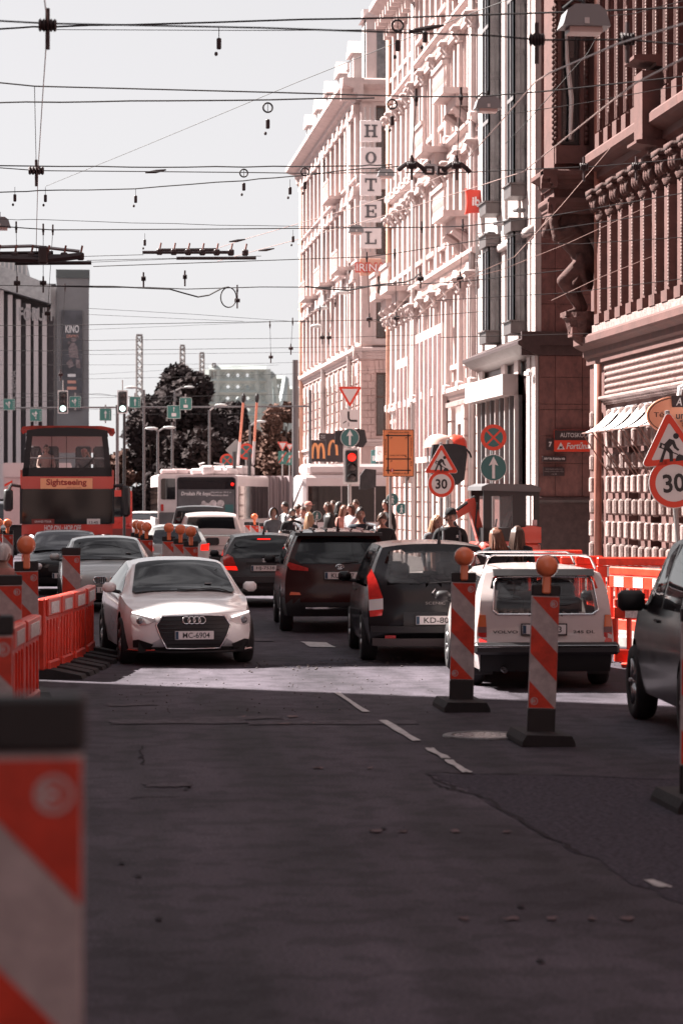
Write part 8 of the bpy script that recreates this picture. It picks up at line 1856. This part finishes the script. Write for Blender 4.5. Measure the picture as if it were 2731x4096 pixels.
for lb, pts_, r in (('thin wire from tower corner sinking to mid street', [(200, 708), (450, 722), (670, 738), (735, 740)], .008), ('dark wire along the lower sky to the rose front', [(-20, 748), (200, 746), (420, 742), (735, 737), (850, 735), (910, 731), (1100, 716), (1360, 690), (1568, 665)], .012), ('thin wire under the dark lower wire', [(200, 722), (440, 733), (560, 738)], .007),
    ('wire crossing the cinema poster toward the hotel base', [(-20, 775), (90, 770), (200, 782), (450, 779), (740, 776), (1000, 768), (1240, 750)], .01), ('thin wire below the poster crossing wire', [(180, 758), (560, 742), (700, 736)], .006), ('wire level with the tallest pylon tip', [(-20, 805), (100, 806), (430, 802), (700, 798), (1060, 790), (1300, 780)], .011), ('thin wire passing the pylon heads', [(120, 815), (450, 812), (770, 808), (1100, 798)], .008), ('lowest thin wire over the big tree', [(-20, 838), (300, 838), (620, 834), (900, 826), (1100, 815)], .008),
    ('wire crossing just over the bridge', [(120, 872), (400, 866), (700, 858), (1000, 842)], .009), ('wire from tower base over the tree crown', [(200, 860), (420, 848), (640, 838)], .007), ('wire level with the cinema base ledge', [(-20, 905), (150, 903), (330, 912), (700, 905), (980, 890)], .012), ('tangled feed wire over the hanging signals', [(-20, 922), (60, 912), (140, 908), (230, 904), (300, 915), (420, 922)], .014), ('second feed wire just under the first at the signals', [(-20, 930), (100, 922), (200, 914), (350, 910)], .012), ('third feed wire along the green lane boards', [(-20, 942), (240, 940), (520, 936), (900, 932)], .012), ('thin wire over the trolleybus roof', [(260, 952), (560, 950), (880, 944)], .009)):
    wire(lb, pts_, None, r)
# long running wires: from far to near
wire('pale contact wire falling from the top edge past the upper left insulator', [(103, 0, 19), (110, 55, 20), (97, 245, 27), (88, 392, 31), (84, 560, 40), (86, 600, 44)], r=.008, m=wire_c); wire('second pale wire beside the falling contact wire', [(80, 200, 26), (84, 390, 31)], r=.006)
wire('long thin diagonal wire rising from left to the upper right', [(105, 428, 60), (330, 336, 52), (680, 190, 44), (900, 102, 38), (1000, 62, 35), (1190, -10, 31)], r=.009)
wire('contact wire climbing across the pink fronts to the top right', [(470, 580, 62), (560, 550, 58), (830, 472, 48), (950, 432, 42), (1050, 388, 36), (1140, 290, 30), (1226, 190, 24), (1260, 168, 22), (1420, 100, 18), (1600, 45, 15)], r=.01, m=wire_c); wire('lower contact wire climbing to the right edge', [(500, 600, 60), (590, 575, 56), (850, 505, 46), (1060, 440, 36), (1200, 395, 31), (1400, 235, 22), (1460, 190, 19), (1600, 118, 16)], r=.01, m=wire_c)
for k, (lb, q) in enumerate((('slack feeder wire sagging under the right insulators', [(845, 735), (880, 742), (965, 650)]), ('slack feeder wire rising to the carved giant', [(910, 730), (960, 725), (1055, 645), (1180, 590), (1290, 470), (1400, 340)]), ('slack pale wire across the granite slabs', [(1050, 645), (1150, 620), (1300, 560), (1560, 440)]), ('pale wire from the bay foot to the right edge', [(1265, 690), (1370, 640), (1568, 560)]))): wire(lb, q, 48, .009, wire_c)
for lb, q in (('short bright wire by the top hanging lamp', [(1400, 36), (1450, 32), (1568, 2)]), ('curved lamp feed wire under the top hanging lamp', [(1392, 42), (1350, 120), (1280, 200), (1200, 290), (1160, 330)]), ('wire across the sandstone pilasters', [(1150, 265), (1350, 235), (1568, 195)]), ('lower wire over the giant', [(1120, 560), (1330, 560), (1568, 545)]), ('wire across the lower granite', [(1000, 690), (1310, 672), (1568, 640)]), ('wire just above the granite ledge', [(1010, 775), (1350, 766)])): wire(lb, q, 45, .0095)
# droppers with insulators, and small fittings
def where(x, y):
    h_ = 'at the left edge' if x < 60 else 'before the cinema' if x < 210 else 'in the left sky' if x < 420 else 'in mid sky' if x < 690 else 'before the hotel front' if x < 880 else 'before the rose front' if x < 985 else 'before the pink front' if x < 1120 else 'before the granite building' if x < 1250 else 'before the sandstone front'
    rows = [(90, 'near the top edge'), (190, 'below the top cables'), (270, 'level with the mansard'), (335, 'level with the letter H'), (395, 'level with the letter O'), (455, 'level with the letter T'), (510, 'level with the letter E'), (560, 'level with the letter L'), (630, 'level with the red name sign'), (700, 'level with the cable loop'), (770, 'level with the pylon tops'), (830, 'above the bridge'), (2000, 'above the lane boards')]
    return h_ + ', ' + next(t for q, t in rows if y < q)
def fitting(x, y, d, s_=.1, lb=None, shape='ins', hgt=.12):
    s_ *= .62; hgt *= .6; lb = ('ribbed insulator ' if shape == 'ins' else 'small cable clamp ') + where(x, y)
    p = at(*F(x, y), d); T = thing('wire_insulator', lb, 'insulator', p, group='insulators on the overhead wires')
    o = MB(); n = 5 if shape == 'ins' else 3
    for k in range(n): o.lathe([(hgt*.55, -s_ + 2*s_*k/n), (hgt*.75, -s_ + 2*s_*(k+.35)/n), (hgt*.75, -s_ + 2*s_*(k+.6)/n), (hgt*.55, -s_ + 2*s_*(k+1)/n)], (0, 0, 0), 8, 'x')
    o.build('body', insul, T); o = MB(); o.tube([(0, 0, -.2 if shape == 'ins' else -.1), (0, 0, .14)], .02, 5); o.build('stem', insul, T)
ILAB = 'dark ribbed insulator clamp hanging on the overhead wires'
DR = [(955, 225, 945, 380), (1058, 222, 1048, 380), (968, 522, 965, 640), (1062, 517, 1056, 640), (842, 590, 848, 733), (906, 583, 910, 730), (735, 712, 740, 775), (770, 695, 755, 775), (672, 738, 668, 800), (620, 745, 622, 820), (545, 665, 545, 690), (100, 527, 100, 650), (122, 528, 110, 720), (150, 660, 140, 860), (38, 522, 40, 650)]
for k, (x0, y0, x1, y1) in enumerate(DR):
    dd = min(110, wd(F(0, (y0+y1)/2)[1])); wire('vertical dropper wire ' + where(x0, (y0+y1)/2), [(x0, y0), (x1, y1)], dd, .009, name='dropper_wire'); fitting(x1, y1, dd, .11, ILAB); fitting(x0, y0 + 2, dd, .04, ILAB, 'clamp', .1)
for (x, y, d_, s_) in ((110, 58, 20, .12), (84, 392, 31, .16), (1232, 91, 20, .1), (1440, 90, 20, .1), (1340, 383, 34, .1), (1460, 382, 34, .1), (330, 640, 52, .08), (425, 636, 52, .07)): fitting(x, y, d_, s_, ILAB)
# counterweights, coils and strain clamps on the cables
for k, (x, y, r_) in enumerate(((503, 66, 0), (615, 238, 1), (560, 390, 1), (700, 387, 1), (900, 230, 1), (913, 48, 1), (975, 50, 0), (312, 435, 0), (666, 415, 0), (333, 538, 0), (673, 530, 0), (35, 432, 0), (105, 433, 0))):
    dd = wd(F(0, y)[1]); p = at(*F(x, y), dd); T = thing('cable_weight', ('cable coil with a weight ' if r_ else 'small dangling weight ') + where(x, y), 'cable weight', p, group='weights and coils on the cables')
    o = MB(); o.tube([(0, 0, .02), (0, 0, -.1)], .004, 4); o.build('cord', wire_m, T); o = MB(); o.cbox((0, 0, -.16 if not r_ else -.26), .05, .05, .12, 0, .01); o.build('weight', insul, T); o = MB(); o.sphere((-.03, 0, -.27 if not r_ else -.38), .02, .02, .025, 6, 4); o.build('bead', insul, T)
    if r_: o = MB(); o.tube([(.06*math.cos(a), 0, -.05 + .06*math.sin(a)) for a in [2*PI*k_/14 for k_ in range(14)]], .012, 5, closed=True); o.build('coil', wire_m, T)
# trolley switches: bars, runners and boxes
def switch(lb, x0, x1, y, d, n, cat='trolley switch'):
    p = at(*F((x0+x1)/2, y), d); T = thing('trolley_switch', lb, cat, p, group='trolley wire switches'); k = 2731/1568*d/FPX; L_ = (x1-x0)*k
    for (dz, dy, a, b_) in ((0, 0, -.5, .3), (-.09, .2, -.2, .5), (.06, .1, -.35, .15)): o = MB(); o.tube([(L_*a, dy, dz), (L_*b_, dy, dz + .02)], .035, 6); o.build('runner', insul, T)
    for q in range(n): x = -L_*.35 + L_*.75*q/max(1, n-1); o = MB(); o.cbox((x, .05, .02), .12, .16, .12, 0, .02); o.build('coupler', insul, T); o = MB(); o.tube([(x, .05, .05), (x + .03, .05, .2)], .018, 5); o.build('lug', mat('rusty_fitting', (0.22, 0.1, 0.085), 0.6), T)
switch('long dark trolley switch before the cinema at the left edge', -40, 210, 590, 40, 6); switch('dark trolley switch hanging free in mid sky', 328, 590, 581, 48, 7)
o = switch
T = thing('trolley_switch', 'second bar of the switch before the cinema', 'trolley switch', at(*F(100, 600), 40), group='trolley wire switches')
o = MB(); o.tube([(-1.2, 0, .05), (0, 0, .02), (.62, 0, .1)], .06, 7); o.build('runner', insul, T); o = MB(); o.tube([(-1.2, .1, .22), (-.2, .1, .26), (.6, .1, .18)], .03, 6); o.build('guide_rail', post_m, T); o = MB(); o.cbox((.0, 0, .1), .16, .2, .3, 0, .03); o.build('bracket', insul, T)
T = thing('trolley_crossing', 'arched trolley crossing fitting under the two droppers before the rose front', 'trolley switch', at(*F(990, 392), 34)); kk = 2731/1568*34/FPX
for (cx_) in (-45, 58): o = MB(); o.tube([((cx_ - 32)*kk, 0, -.0), ((cx_ - 22)*kk, 0, .05), ((cx_ - 10)*kk, 0, .1), ((cx_ + 10)*kk, 0, .1), ((cx_ + 24)*kk, 0, .04), ((cx_ + 32)*kk, 0, -.02)], .035, 7); o.build('bow', insul, T); o = MB(); o.cbox((cx_*kk, 0, .12), .06, .08, .12, 0, .01); o.build('hanger', insul, T)
for cx_ in (-5, 25): o = MB(); ring_poly(o, rrect(.14, .12, .01, 2, cx_*kk, 0), rrect(.08, .06, .01, 2, cx_*kk, 0), -.04, .08); o.build('turnbuckle', insul, T)
for k, q in enumerate(((358, 394), (612, 574), (545, 553), (972, 68), (985, 64))): o = MB(); p = at(*F(*q), wd(F(0, q[1])[1])); T = thing('strain_clamp', 'slim strain clamp ' + where(*q), 'cable clamp', p, group='strain clamps'); o.tube([(-.16, 0, -.02), (0, 0, 0), (.16, 0, .03)], [.012, .03, .012], 6); o.build('body', insul, T)
bpy.data.scenes.remove(TMP)
# things that would otherwise share a label are told apart by their order across the picture
_by = {}
for o in COL.objects:
    if o.parent is None and o.get('label') and o.get('category'): _by.setdefault(o['label'], []).append(o)
def _sx(o):
    p = Vector(o.location) if o.type == 'EMPTY' or o.location.length > .01 else Vector(o.data.vertices[0].co); d = p.x*SA + p.y*CA; return (p.x*CA - p.y*SA) / max(d, .1)
for lb, os_ in _by.items():
    if len(os_) > 1:
        os_.sort(key=_sx); w_ = ['left-hand', 'right-hand'] if len(os_) == 2 else ['leftmost'] + ['middle']*(len(os_) - 2) + ['rightmost']
        for o, t in zip(os_, w_): o['label'] = t + ' ' + lb
